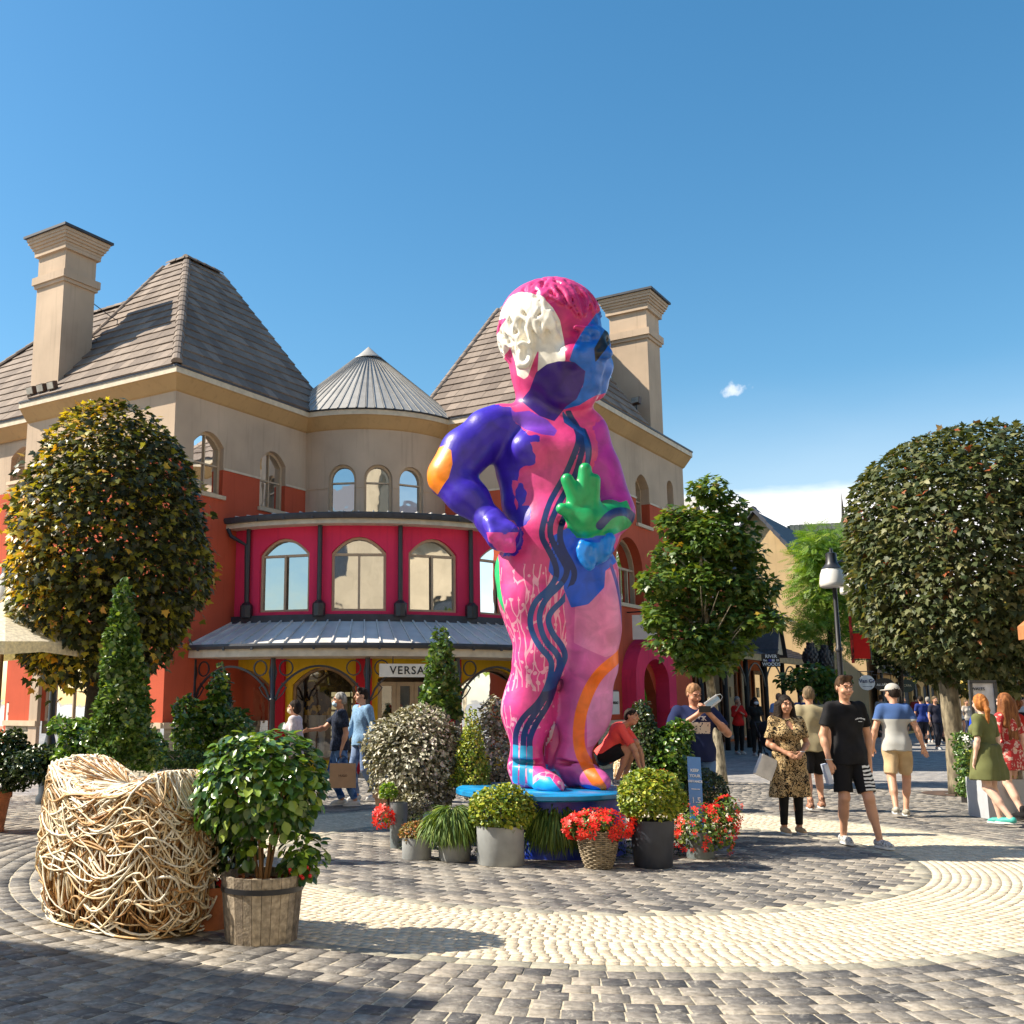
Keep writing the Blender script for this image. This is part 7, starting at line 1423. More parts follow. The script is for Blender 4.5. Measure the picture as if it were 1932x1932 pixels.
    if not headless and not far:
        for s in(-1,1):
            m=MB(); m.ball((0,0,0),(.013,.008,.0075),10,6); M3=Matrix(RH.tolist()); m.v=[tuple((M3@Vector(v)+Vector(HP((s*.032,-.0835,.013))))*k) for v in m.v]; e=m.build('eye',mat('eye_white',(.35,.30,.28),.3),root,smooth=True,world=False)
            m=MB(); m.ball((0,0,0),(.0065,.004,.0065),8,5); m.v=[tuple((M3@Vector(v)+Vector(HP((s*.032,-.0905,.013))))*k) for v in m.v]; m.build('iris',mat('iris_dark',(.02,.012,.008),.2),e,smooth=True,world=False)
            m=MB(); m.tube([tuple(HP((s*.013,-.099,.036))*k),tuple(HP((s*.032,-.098,.041))*k),tuple(HP((s*.052,-.084,.034))*k)],.0042*k,5); m.build('eyebrow',mat('brow_dark',(.03,.018,.01),.7) if not (hair and hair.get('brow')) else hair['brow'],root,world=False)
        if not mask:
            m=MB(); m.tube([tuple(HP((-.026,-.083,-.062))*k),tuple(HP((-.008,-.0955,-.059))*k),tuple(HP((.008,-.0955,-.059))*k),tuple(HP((.026,-.083,-.062))*k)],.0035*k,5); m.build('mouth',mat('lip_dark',(.25,.05,.04),.5),root,world=False)
    def fold(amp,a=17.,b=26.):
        ph=random.random()*6; return lambda X,Y,Z: amp*np.sin(a*Z+b*.5*X+ph+2.2*np.sin(9*X+ph*2))*np.sin(b*X-11*Z*.6+15*Y+ph)
    if top:
        e=top.get('e',.020); zb=top.get('zb',.86); sl=top.get('sleeve',.62); S=SDF(lo,hi,h); torso(S,e); 
        if zb<.93: S.cap(up((-.05,0,.93)),up((-.05,0,zb)),.112*w+e,.120*w+e,.06); S.cap(up((.05,0,.93)),up((.05,0,zb)),.112*w+e,.120*w+e,.06)
        S.cut(up((0,0,zb)),RU@np.array([0,0,-1.])); S.ell(up((0,-.03,1.50)),(.068,.07,.055),.01,sub=True)
        if top.get('vneck'): S.ell(up((0,-.13,1.42)),(.05,.07,.10),.01,sub=True)
        for a,b,c in((shL,eL,wL),(shR,eR,wR)):
            q=SDF(lo,hi,h); t=min(1,sl); 
            if sl<=1: q.cap(a,a+(b-a)*min(1.,t+.25),.049*aw+e*.6,.046*aw+e*.95,.03); n_=(b-a); q.cut(a+n_*t,n_)
            else: q.cap(a,b,.056*aw+e*.7,.046*aw+e*.6,.03); q.cap(b,b+(c-b)*(sl-1+.12),.046*aw+e*.6,.036*aw+e*.5,.03); n_=(c-b); q.cut(b+n_*(sl-1),n_) if sl<2 else None
            o=S.d; hk=np.maximum(.03-np.abs(o-q.d),0)/.03; S.d=np.minimum(o,q.d)-hk*hk*.03*.25
        S.warp(fold(top.get('fold',.007))); fin(S,top.get('name','t_shirt'),top['m'])
    if bottom:
        e=bottom.get('e',.014); ln=bottom.get('len',2.0); S=SDF(lo,hi,h)
        if bottom.get('skirt'):
            zb=bottom['zb']; n=7; dep=bottom.get('dep',.125)
            for i in range(n+1):
                t=i/n; z=1.02+(zb-1.02)*t; rx=(.150+(bottom.get('hem',.2)-.150)*t)*w+e; 
                c0=pel*np.array([1,1,0])+np.array([0,0,z]); S.cap(c0-np.array([rx*.42,0,0]),c0+np.array([rx*.42,0,0]),rx*.62,rx*.62,.05,dep/.125*.95,(0,1,0))
            S.cut((0,0,zb),(0,0,-1)); S.cut((0,0,1.10),(0,0,1))
        else:
            S.ell(pel+np.array([0,.005,.03]),((.16*w+e),(.118*w+e),.12+e),.05); S.cut(pel+np.array([0,0,.02]),(0,0,1))
            for a,b,c in((hipL,kL,aL_),(hipR,kR,aR_)):
                q=SDF(lo,hi,h)
                if ln<=1: q.cap(a,a+(b-a)*min(1.1,ln+.15),.084*lw+e,.062*lw+e*bottom.get('flare',1.2),.04); n_=b-a; q.cut(a+n_*ln,n_)
                else: q.cap(a,b,.090*lw+e,.056*lw+e,.04); q.cap(b,b+(c-b)*(ln-1),.054*lw+e,.042*lw+e*bottom.get('flare',.8),.03); n_=c-b; q.cut(b+n_*(ln-1),n_)
                o=S.d; hk=np.maximum(.008-np.abs(o-q.d),0)/.008; S.d=np.minimum(o,q.d)-hk*hk*.008*.25
        S.warp(fold(bottom.get('fold',.007))); fin(S,bottom.get('name','shorts'),bottom['m'])
    if shoes:
        for nm_,c,yw in(('shoe',aL_,p['footL']),('shoe',aR_,p['footR'])):
            q=SDF(c-np.array([.18,.20,.12]),c+np.array([.18,.20,.10]),min(h,.012)); fd_=rotz(yw)@np.array([0,-1.,0]); q.cap(c+np.array([0,.02,-.035])-fd_*.01,c+fd_*.10+np.array([0,0,-.048]),.046,.040,.03); q.cap(c+fd_*.10+np.array([0,0,-.05]),c+fd_*.155+np.array([0,0,-.055]),.038,.030,.02)
            if shoes.get('high'): q.cap(c+np.array([0,.01,-.03]),c+np.array([0,.005,.05]),.044,.044,.02)
            q.cut((0,0,max(.012,c[2]-.073)),(0,0,-1)); V,Q=q.mesh(nm_); me=mesh_np(nm_,V*k,quads=Q,smooth=True); so=link(nm_,me,shoes['m'],root,world=False)
            m=MB(); zz=max(0.002,c[2]-.083); m.lathe([(0,0),(1,0),(1,.022),(0,.022)],(0,0,0),16); o_=c+fd_*.065; sd_=np.cross(fd_,(0,0,1)); m.v=[tuple(float(t) for t in (np.array([o_[0],o_[1],zz])+fd_*v[0]*.135+sd_*v[1]*.047+np.array([0,0,v[2]]))*k) for v in m.v]; m.build('sole',shoes.get('sole',mat('sole_white',(.7,.7,.68),.6)),so,world=False)
    if hair and not headless:
        st=hair['style']; lo2=hc-np.array([.20,.22,.55]); hi2=hc+np.array([.20,.25,.2]); q=SDF(lo2,hi2,min(h,.012))
        q.ell(HP((0,.022,.040)),(.084,.098,.092),.02,RH); q.ell(HP((0,.055,-.01)),(.078,.062,.075),.03,RH)
        if st!='short': q.ell(HP((0,.045,-.02)),(.09,.07,.10),.04,RH)
        q.ell(HP((0,-.108,-.012)),(.072,.060,.095),.012,RH,sub=True)
        if st=='short':
            q.ell(HP((0,.0,-.10)),(.12,.14,.05),.01,RH,sub=True)
            if hair.get('quiff'): q.cap(HP((-.035,-.045,.112)),HP((.045,-.05,.118)),.026,.022,.04)
        if st=='long':
            for s in(-1,1):
                for j in range(3): q.cap(HP((s*(.072+.008*j),.01+.03*j,.0)),HP((s*(.098+.012*j),.0+.045*j,-.26-.03*j)),.038,.046,.03); 
                q.cap(HP((s*.10,.02,-.2)),HP((s*.085,.05,-hair.get('L',.36))),.036,.02,.03)
            for xx in(-.05,0,.05): q.cap(HP((xx,.08,-.02)),HP((xx*1.3,.10,-hair.get('L',.36))),.045,.03,.04)
        if st=='pony':
            q.ell(HP((0,.10,.02)),(.03,.03,.03),.02); q.cap(HP((0,.11,.02)),HP((.01,.155,-.10)),.028,.036,.02); q.cap(HP((.01,.155,-.10)),HP((.015,.13,-.34)),.036,.012,.02)
        if st=='curly':
            for j in range(40): a,b=random.uniform(0,6.28),random.uniform(-.6,1.2); q.ell(HP((.10*math.cos(a)*math.cos(b),.035+.10*abs(math.sin(a))*math.cos(b),.03+.10*math.sin(b))),(.035,.035,.035),.01)
        ph=random.random()*6; q.warp(lambda X,Y,Z:.0028*np.sin(150*X+18*np.sin(14*Z+ph))+.002*np.sin(120*Y+20*Z))
        V,Q=q.mesh('hair'); link('hair',mesh_np('hair',V*k,quads=Q,smooth=True),hair['m'],root,world=False)
    if cap:
        q=SDF(hc-np.array([.2,.25,.1]),hc+np.array([.2,.22,.2]),.009); q.ell(HP((0,.012,.050)),(.092,.108,.088),.02,RH); q.cut(HP((0,0,.035)),RH@np.array([0,0,-1.])); q.cap(HP((-.04,-.105,.042)),HP((.04,-.105,.042)),.050,.050,.02,.22,RH@np.array([0,0,1.])); q.cap(HP((-.03,-.14,.040)),HP((.03,-.14,.040)),.04,.04,.02,.22,RH@np.array([0,0,1.]))
        V,Q=q.mesh('cap'); link('cap',mesh_np('cap',V*k,quads=Q,smooth=True),cap,root,world=False)
    if mask:
        q=SDF(hc-np.array([.14,.2,.16]),hc+np.array([.14,.14,.06]),.009); q.ell(HP((0,-.040,-.052)),(.066,.075,.055),.02,RH); q.cut(HP((0,-.045,0)),RH@np.array([0,1.,0])); V,Q=q.mesh('face_mask'); link('face_mask',mesh_np('face_mask',V*k,quads=Q,smooth=True),mask,root,world=False)
    root['_']=0; del root['_']
    M=Matrix.Translation(root.location)@Matrix.Rotation(yaw,4,'Z')
    return root,dict(k=k,M=M,wL=wL*k,wR=wR*k,hc=hc*k,HP=lambda v:HP(v)*k,eL=eL*k,eR=eR*k,up=lambda v:up(v)*k)
def W_(info,v): q=info['M']@Vector([float(t) for t in v]); return np.array(q)
def gp(px,y): p=atZ(px,y); return (float(p[0]),float(p[1]),0.)
def pattern_mat(name,fn,rough=.85):
    if name in MATS: return MATS[name]
    m=bpy.data.materials.new(name); m.use_nodes=True; n,l,b=NB(m); b.inputs['Roughness'].default_value=rough; b.inputs['Specular IOR Level'].default_value=.2; tc=n.new('ShaderNodeTexCoord'); fn(n,l,b,tc.outputs['Object']); MATS[name]=m; return m
def leopard(n,l,b,co):
    nz=n.new('ShaderNodeTexNoise'); nz.inputs['Scale'].default_value=14; l.new(co,nz.inputs[0]); mx=n.new('ShaderNodeMix'); mx.data_type='RGBA'; mx.inputs[0].default_value=.12; l.new(co,mx.inputs[6]); l.new(nz.outputs['Color'],mx.inputs[7])
    v=n.new('ShaderNodeTexNoise'); v.inputs['Scale'].default_value=20; v.inputs['Detail'].default_value=1.0; v.inputs['Distortion'].default_value=1.5; l.new(mx.outputs[2],v.inputs[0])
    r=n.new('ShaderNodeValToRGB'); r.color_ramp.interpolation='CONSTANT'; e=r.color_ramp.elements; e[0].position=0; e[0].color=(.50,.36,.18,1); e[1].position=.44; e[1].color=(.012,.010,.008,1); q=e.new(.56); q.color=(.44,.28,.12,1); q=e.new(.62); q.color=(.55,.42,.24,1); l.new(v.outputs[0],r.inputs[0]); l.new(r.outputs[0],b.inputs['Base Color'])
LEO=pattern_mat('leopard_print',leopard)
def split(za,ca,cb,blend=.004):
    def fn(n,l,b,co):
        s=n.new('ShaderNodeSeparateXYZ'); l.new(co,s.inputs[0]); m=n.new('ShaderNodeMapRange'); l.new(s.outputs[2],m.inputs[0]); m.inputs[1].default_value=za-blend; m.inputs[2].default_value=za+blend; x=n.new('ShaderNodeMix'); x.data_type='RGBA'; l.new(m.outputs[0],x.inputs[0]); x.inputs[6].default_value=(*cb,1); x.inputs[7].default_value=(*ca,1); l.new(x.outputs[2],b.inputs['Base Color'])
    return fn
def noise2(c1,c2,sc=18,th=.5):
    def fn(n,l,b,co):
        v=n.new('ShaderNodeTexNoise'); v.inputs['Scale'].default_value=sc; v.inputs['Detail'].default_value=3; l.new(co,v.inputs[0]); m=n.new('ShaderNodeMapRange'); l.new(v.outputs[0],m.inputs[0]); m.inputs[1].default_value=th-.03; m.inputs[2].default_value=th+.03; x=n.new('ShaderNodeMix'); x.data_type='RGBA'; l.new(m.outputs[0],x.inputs[0]); x.inputs[6].default_value=(*c1,1); x.inputs[7].default_value=(*c2,1); l.new(x.outputs[2],b.inputs['Base Color'])
    return fn
def stripe_shorts(n,l,b,co):
    s=n.new('ShaderNodeSeparateXYZ'); l.new(co,s.inputs[0]); nz=n.new('ShaderNodeTexNoise'); nz.inputs['Scale'].default_value=9; l.new(co,nz.inputs[0])
    a=n.new('ShaderNodeMath'); a.operation='MULTIPLY_ADD'; l.new(nz.outputs[0],a.inputs[0]); a.inputs[1].default_value=.05; l.new(s.outputs[2],a.inputs[2]); w=n.new('ShaderNodeMath'); w.operation='SINE'; q=n.new('ShaderNodeMath'); q.operation='MULTIPLY'; l.new(a.outputs[0],q.inputs[0]); q.inputs[1].default_value=155; l.new(q.outputs[0],w.inputs[0]); g=n.new('ShaderNodeMath'); g.operation='GREATER_THAN'; l.new(w.outputs[0],g.inputs[0]); g.inputs[1].default_value=-.1
    xx=n.new('ShaderNodeMath'); xx.operation='GREATER_THAN'; l.new(s.outputs[0],xx.inputs[0]); xx.inputs[1].default_value=.075; z1=n.new('ShaderNodeMath'); z1.operation='LESS_THAN'; l.new(s.outputs[2],z1.inputs[0]); z1.inputs[1].default_value=.90; z2=n.new('ShaderNodeMath'); z2.operation='GREATER_THAN'; l.new(s.outputs[2],z2.inputs[0]); z2.inputs[1].default_value=.60
    cur=g
    for t in(xx,z1,z2): k=n.new('ShaderNodeMath'); k.operation='MULTIPLY'; l.new(cur.outputs[0],k.inputs[0]); l.new(t.outputs[0],k.inputs[1]); cur=k
    x=n.new('ShaderNodeMix'); x.data_type='RGBA'; l.new(cur.outputs[0],x.inputs[0]); x.inputs[6].default_value=(.012,.012,.014,1); x.inputs[7].default_value=(.72,.72,.70,1); l.new(x.outputs[2],b.inputs['Base Color'])
blk=cloth('black',(.012,.012,.014),.2); wht=mat('shoe_white',(.62,.62,.60),.6); H_dk=HAIRM('dark',(.022,.014,.010)); H_br=HAIRM('brown',(.075,.04,.02)); H_gr=HAIRM('grey',(.34,.33,.31)); H_gi=HAIRM('ginger',(.48,.19,.05),(.24,.08,.02)); H_bl=HAIRM('dark_blond',(.17,.12,.07))
# woman in the leopard print dress
r,i1=person('dark-haired woman in a leopard print dress and black leggings clasping her hands',gp(1496,1573),1.66,.06,w=1.18,sex='f',elbL=(-.25,.0,1.13),wrL=(-.10,-.165,1.03),elbR=(.26,.0,1.13),wrR=(.11,-.175,1.03),curl=.4,head=(-.08,.05),
  top=dict(m=LEO,e=.024,zb=.98,sleeve=.75,vneck=1,name='dress_top',fold=.010),bottom=dict(m=LEO,skirt=1,zb=.47,hem=.20,e=.02,name='dress_skirt',fold=.012),hair=dict(style='long',m=H_dk,L=.42),shoes=dict(m=mat('sandal_tan',(.45,.30,.16),.6)),skin=SKIN2,h=.009)
S_=SDF((-.3,-.2,0),(.3,.2,1.0),.01)
for s in(-1,1): S_.cap((s*.088,0,.86),(s*.095,-.015,.49),.10,.066,.03); S_.cap((s*.095,-.015,.49),(s*.10,.02,.12),.064,.046,.03)
S_.cut((0,0,.11),(0,0,-1)); V,Q=S_.mesh('leggings'); link('leggings',mesh_np('leggings',V*1.66/1.75,quads=Q,smooth=True),blk,r,world=False)
def bag(label,p,sz,m,rz=0.,tilt=0.,name='shopping_bag',text=None,tm=None,handles=True,cat='bag'):
    T=thing(name,label,cat,tuple(p)); R=Matrix.Rotation(rz,3,'Z')@Matrix.Rotation(tilt,3,'Y'); w,d,h_=sz; mb=MB(); c=np.array(p); V=[]
    for z,e in((-h_,1.),(0,.97)):
        for x,y in((-1,-1),(1,-1),(1,1),(-1,1)): V.append(tuple(Vector(c)+R@Vector((x*w/2*e,y*d/2*e,z))))
    mb.hexa(V); mb.build('bag_body',m,T)
    if handles:
        for y in(-d/2,d/2): q=MB(); q.tube([tuple(Vector(c)+R@Vector((w*.22*math.cos(a),y,.0+.11*math.sin(a)))) for a in [math.pi*i/8 for i in range(9)]],.004,5); q.build('handle',mat('cord_black',(.02,.02,.02),.7),T)
    if text: put_text(text,.045,tuple(Vector(c)+R@Vector((0,-d/2-.004,-h_*.5))),tuple(R@Vector((1,0,0))),tuple(R@Vector((0,0,1))),tm or tb,T,ext=.001)
    return T
p=W_(i1,i1['wL'])+np.array([-.17,.10,-.06]); bag('white paper bag tucked under the arm of the woman in leopard print',p,(.22,.08,.26),mat('paper_white',(.80,.78,.74),.6),.1,.42,handles=False)
# young man in black
r,i2=person('young man in black T-shirt and black shorts with white stripes, walking towards the viewer',(4.93,12.25,0),1.87,.05,w=.95,kneeL=(-.10,-.05,.50),ankL=(-.05,.14,.10),kneeR=(.12,-.14,.50),ankR=(.19,-.16,.09),footR=.3,elbL=(-.25,.03,1.14),wrL=(-.24,-.06,.88),elbR=(.25,.05,1.14),wrR=(.235,.03,.86),head=(0,.12),
  top=dict(m=cloth('tee_black',(.014,.014,.016),.3),e=.028,zb=.84,sleeve=.68,fold=.007),bottom=dict(m=pattern_mat('striped_shorts',stripe_shorts),len=.86,e=.026,flare=1.1),hair=dict(style='short',m=H_br,quiff=1),shoes=dict(m=mat('trainer_grey',(.50,.50,.50),.5,.4,60)),skin=SKIN,h=.009)
c=W_(i2,i2['up']((.085,-.145,1.30))); put_text('CHAMPION',.028,tuple(c),(1,.05,0),(0,0,1),tw_m,r,ext=.002,name='chest_print') if False else None
q=MB()
for i in range(9): t=i/8; a=Vector(i2['up']((.035+.095*t,-.150,1.305+.012*math.sin(t*math.pi)))); q.box(tuple(a),(.008,.004,.010+.004*(i%3)))
for i in range(4): a=Vector(i2['up']((.065+.011*i,-.153,1.283))); q.box(tuple(a),(.008,.004,.007))
q.build('chest_print',tw_m,r,world=False,kind='stuff')
for nm,wv,m_ in(('bracelet',i2['wL'],mat('bracelet_cream',(.7,.62,.5),.6)),('watch',i1['wR'],mat('steel_light',(.5,.5,.5),.3,metal=.8))):
    q=MB(); q.tube([(wv[0]+.036*math.cos(a),wv[1]+.036*math.sin(a),wv[2]+.01) for a in [2*math.pi*i/12 for i in range(13)]],.006,5); q.build(nm,m_,r if nm=='bracelet' else [o for o in COL.objects if o.get('label','').startswith('dark-haired woman')][0],world=False)
p=W_(i2,i2['wL'])+np.array([-.06,.0,-.04]); bag('pale folded paper held low by the young man in black',p,(.05,.10,.22),mat('paper_blueish',(.55,.60,.72),.6),0,-.25,handles=False,name='folded_paper',cat='paper')
# man in olive seen from behind
r,i3=person('man in an olive T-shirt and black shorts seen from behind, between two people facing us',gp(1540,1530),1.80,rad(172),w=1.08,kneeL=(-.09,-.14,.52),ankL=(-.10,-.06,.12),kneeR=(.10,.02,.50),ankR=(.11,.18,.12),head=(0,.05),top=dict(m=cloth('olive',(.33,.28,.17)),e=.034,zb=.84,sleeve=.7,fold=.010),bottom=dict(m=blk,len=.93,e=.035,flare=1.3),hair=dict(style='short',m=H_bl),shoes=dict(m=mat('trainer_orange',(.42,.20,.12),.6,.5,30),high=1),skin=SKIN)
# man with cap
r,i4=person('man in a grey cap, blue and grey T-shirt and beige shorts walking away',gp(1702,1540),1.83,rad(163),w=.96,kneeL=(-.11,-.12,.51),ankL=(-.06,-.02,.09),kneeR=(.10,.05,.50),ankR=(.10,.28,.14),elbL=(-.27,.03,1.14),wrL=(-.33,.0,.92),elbR=(.26,.06,1.15),wrR=(.30,-.02,.92),head=(.6,.0),lean=(.03,0),
  top=dict(m=pattern_mat('tee_two_tone',split(1.345,(.055,.11,.27),(.42,.42,.40))),e=.026,zb=.86,sleeve=.62,fold=.006),bottom=dict(m=cloth('khaki',(.55,.40,.23)),len=.85,e=.020,flare=1.3,fold=.010),hair=dict(style='short',m=H_dk),cap=cloth('cap_grey',(.42,.40,.36)),shoes=dict(m=mat('trainer_stone',(.40,.37,.30),.7,.3,30)),skin=SKIN)
# woman in green dress and her companion
grn=cloth('moss_green',(.135,.145,.055))
r,i5=person('woman in a moss green dress with a ginger ponytail and teal trainers, walking left',(7.62,14.35,0),1.68,rad(-150),w=1.08,sex='f',kneeL=(-.09,-.03,.49),ankL=(-.13,.02,.09),kneeR=(.12,.03,.50),ankR=(.13,.32,.13),footR=.2,elbL=(-.23,.02,1.13),wrL=(-.24,-.04,.90),head=(-.35,.0),lean=(.04,0),
  top=dict(m=grn,e=.022,zb=.98,sleeve=.85,name='dress_top'),bottom=dict(m=grn,skirt=1,zb=.60,hem=.225,e=.02,name='dress_skirt',fold=.009,dep=.15),hair=dict(style='pony',m=H_gi),shoes=dict(m=mat('trainer_teal',(.05,.36,.31),.6)),skin=mat('skin_pale',(.70,.44,.33),.5,.05,8))
q=MB(); q.tube([tuple(i5['up']((.148*math.cos(a)*1.08,.115*math.sin(a)*1.08,1.065))) for a in [2*math.pi*i/20 for i in range(21)]],.012,6); q.build('belt',mat('belt_dark',(.05,.05,.03),.6),r,world=False)
r,i6=person('woman with very long auburn hair, red floral dress and black boots, beyond the green dress',(8.25,14.95,0),1.70,rad(-160),w=1.0,sex='f',kneeL=(-.09,-.10,.50),ankL=(-.08,.05,.10),kneeR=(.10,.0,.50),ankR=(.12,.22,.12),top=dict(m=pattern_mat('floral_red',noise2((.45,.04,.04),(.65,.45,.38),22,.55)),e=.02,zb=.98,sleeve=.8,name='dress_top'),bottom=dict(m=pattern_mat('floral_red',None),skirt=1,zb=.68,hem=.20,e=.02,name='dress_skirt'),hair=dict(style='long',m=HAIRM('auburn',(.30,.12,.04),(.12,.04,.015)),L=.52),shoes=dict(m=blk,high=1,sole=blk),skin=MATS['skin_pale'])
p=W_(i6,i6['wL'])+np.array([.02,-.02,-.08]); bag('small clear shopping bag held by the long-haired woman',p,(.22,.08,.26),mat('bag_pale',(.55,.57,.55),.4),.4)
# man taking a photo
navy=pattern_mat('tee_navy_print',lambda n,l,b,co:(lambda s:None)(0))
def navyprint(n,l,b,co):
    s=n.new('ShaderNodeSeparateXYZ'); l.new(co,s.inputs[0]); nz=n.new('ShaderNodeTexNoise'); nz.inputs['Scale'].default_value=30; l.new(co,nz.inputs[0])
    def cmp(sock,op,v): q=n.new('ShaderNodeMath'); q.operation=op; l.new(sock,q.inputs[0]); q.inputs[1].default_value=v; return q.outputs[0]
    ab=n.new('ShaderNodeMath'); ab.operation='ABSOLUTE'; l.new(s.outputs[0],ab.inputs[0])
    cs=[cmp(s.outputs[2],'GREATER_THAN',1.20),cmp(s.outputs[2],'LESS_THAN',1.34),cmp(ab.outputs[0],'LESS_THAN',.145),cmp(s.outputs[1],'LESS_THAN',-.02)]
    cur=cs[0]
    for t in cs[1:]: k=n.new('ShaderNodeMath'); k.operation='MULTIPLY'; l.new(cur,k.inputs[0]); l.new(t,k.inputs[1]); cur=k.outputs[0]
    g=cmp(nz.outputs[0],'GREATER_THAN',.40); k=n.new('ShaderNodeMath'); k.operation='MULTIPLY'; l.new(cur,k.inputs[0]); l.new(g,k.inputs[1]); x=n.new('ShaderNodeMix'); x.data_type='RGBA'; l.new(k.outputs[0],x.inputs[0]); x.inputs[6].default_value=(.014,.022,.075,1); x.inputs[7].default_value=(.72,.62,.56,1); l.new(x.outputs[2],b.inputs['Base Color'])
del MATS['tee_navy_print']; navy=pattern_mat('tee_navy_print',navyprint)
r,i7=person('tattooed man in a navy T-shirt with white lettering raising a phone and a pale mask',(3.52,13.45,0),1.80,.1,w=1.28,abs=True,elbL=(-.36,-.12,1.17),wrL=(-.06,-.28,1.40),elbR=(.36,-.12,1.17),wrR=(.06,-.29,1.42),curl=.9,head=(0.1,.38),top=dict(m=navy,e=.03,zb=.84,sleeve=.75,fold=.008),bottom=dict(m=pattern_mat('denim_blue',noise2((.02,.07,.22),(.10,.20,.42),7,.5)),len=.98,e=.035,flare=1.3),hair=dict(style='short',m=HAIRM('reddish',(.30,.16,.08))),shoes=dict(m=wht),skin=mat('skin_ruddy',(.56,.27,.17),.5,.12,12),h=.01)
put_text('JACK',.075,(i7['M']@Vector(i7['up']((-.0,-.165,1.345))))[:],(1,.1,0),(0,0,1),tw_m,r,ext=.003,bold=.002,name='shirt_lettering')
p=W_(i7,(0,-.36,1.50)); T=thing('phone','black phone held up in both hands by the man in navy','phone',tuple(p)); q=MB(); q.box(tuple(p),(.15,.010,.075),rz=.1); q.build('case',mat('phone_black',(.02,.02,.02),.3),T)
p=W_(i7,(.10,-.36,1.585)); T=thing('face_mask','pale blue pleated face mask dangling from the raised hands','mask',tuple(p)); R_=Matrix.Rotation(-.6,3,'Y'); mm_=mat('mask_blue',(.45,.62,.78),.7,.05)
for j in range(4): q=MB(); q.box(tuple(Vector(p)+R_@Vector((0,.0,-.036+.024*j))),(.19,.012+.004*(j%2),.022),R_); q.build('pleat',mm_ if j in(1,2) else mat('mask_white',(.72,.74,.76),.7),T)
q=MB(); q.tube([tuple(Vector(p)+R_@Vector((.095,0,.04))),tuple(Vector(p)+R_@Vector((.14,0,.02))),tuple(Vector(p)+R_@Vector((.14,0,-.02))),tuple(Vector(p)+R_@Vector((.095,0,-.04)))],.003,5); q.build('ear_loop',mat('mask_white',(.7,.7,.7)),T)
# boy crouching on the platform
r,i8=person('boy in a coral T-shirt and black shorts crouching on the blue platform',(2.33,12.40,.655),1.36,rad(68),pel=(0,.18,.42),lean=(.62,0),head=(-.35,-.55),abs=True,kneeL=(-.12,-.24,.56),ankL=(-.12,-.02,.09),kneeR=(.10,-.26,.60),ankR=(.11,-.08,.09),elbL=(-.17,-.30,.52),wrL=(-.12,-.36,.24),elbR=(.14,-.32,.50),wrR=(.08,-.38,.24),top=dict(m=cloth('coral',(.85,.10,.09),.05),e=.022,zb=.90,sleeve=.75),bottom=dict(m=blk,len=.72,e=.03),hair=dict(style='short',m=H_dk),shoes=dict(m=mat('trainer_mix',(.35,.33,.33),.6,.6,40)),skin=SKIN2,h=.009)
# three people on the left before the shop
r,i9=person('woman with dark bobbed hair, white knitted jumper and face mask, half hidden by the camellia',gp(553,1520),1.60,rad(-100),w=1.05,sex='f',top=dict(m=cloth('white_knit',(.66,.60,.64),.08,30),e=.028,zb=.82,sleeve=1.9,name='jumper'),bottom=dict(m=cloth('beige_trousers',(.35,.28,.2)),len=1.95,name='trousers'),hair=dict(style='bob',m=H_dk),mask=mat('mask_cream',(.70,.60,.45),.7),shoes=dict(m=wht),head=(.15,0))
r,i10=person('grey-haired man in a navy polo and jeans with a face mask, pointing left',gp(640,1522),1.72,rad(-78),w=1.02,kneeL=(-.09,-.12,.50),ankL=(-.09,.06,.10),kneeR=(.10,.05,.50),ankR=(.10,.24,.10),abs=True,elbL=(-.20,-.22,1.20),wrL=(-.12,-.46,1.17),elbR=(.24,.06,1.13),wrR=(.26,-.01,.90),top=dict(m=cloth('navy_polo',(.022,.030,.055),.3,40),e=.024,zb=.86,sleeve=.7,name='polo_shirt'),bottom=dict(m=MATS['denim_blue'],len=1.93,e=.016,name='jeans'),hair=dict(style='short',m=H_gr,brow=H_gr),mask=MATS['mask_blue'],shoes=dict(m=wht),skin=SKIN2)
p=W_(i10,i10['wR'])+np.array([.02,-.02,-.22]); bag('brown paper shopping bag lettered HUGO carried by the grey-haired man',p,(.40,.14,.36),mat('kraft_paper',(.50,.30,.16),.8,.05),.12,0,text='HUGO')
r,i11=person('young man in a light blue sweater and slim blue jeans walking left',gp(682,1512),1.80,rad(-52),w=.93,kneeL=(-.09,-.12,.50),ankL=(-.10,-.02,.09),kneeR=(.08,.0,.50),ankR=(.08,.22,.10),elbL=(-.26,.0,1.14),wrL=(-.33,-.10,.94),elbR=(.22,.06,1.13),wrR=(.20,.02,.92),head=(-.35,0),top=dict(m=cloth('sky_sweater',(.20,.34,.52),.15,40),e=.026,zb=.86,sleeve=1.9,name='sweater'),bottom=dict(m=pattern_mat('denim_slate',noise2((.10,.15,.27),(.18,.25,.40),6,.5)),len=1.93,e=.010,name='jeans'),hair=dict(style='short',m=H_dk,quiff=1),shoes=dict(m=wht),skin=SKIN)
p=W_(i11,i11['wL'])+np.array([0,-.02,-.12]); T=thing('face_mask','pale blue face mask dangling from the hand of the young man in light blue','mask',tuple(p)); q=MB(); q.box(tuple(p),(.10,.015,.14),rz=.2); q.build('pleats',MATS['mask_blue'],T)
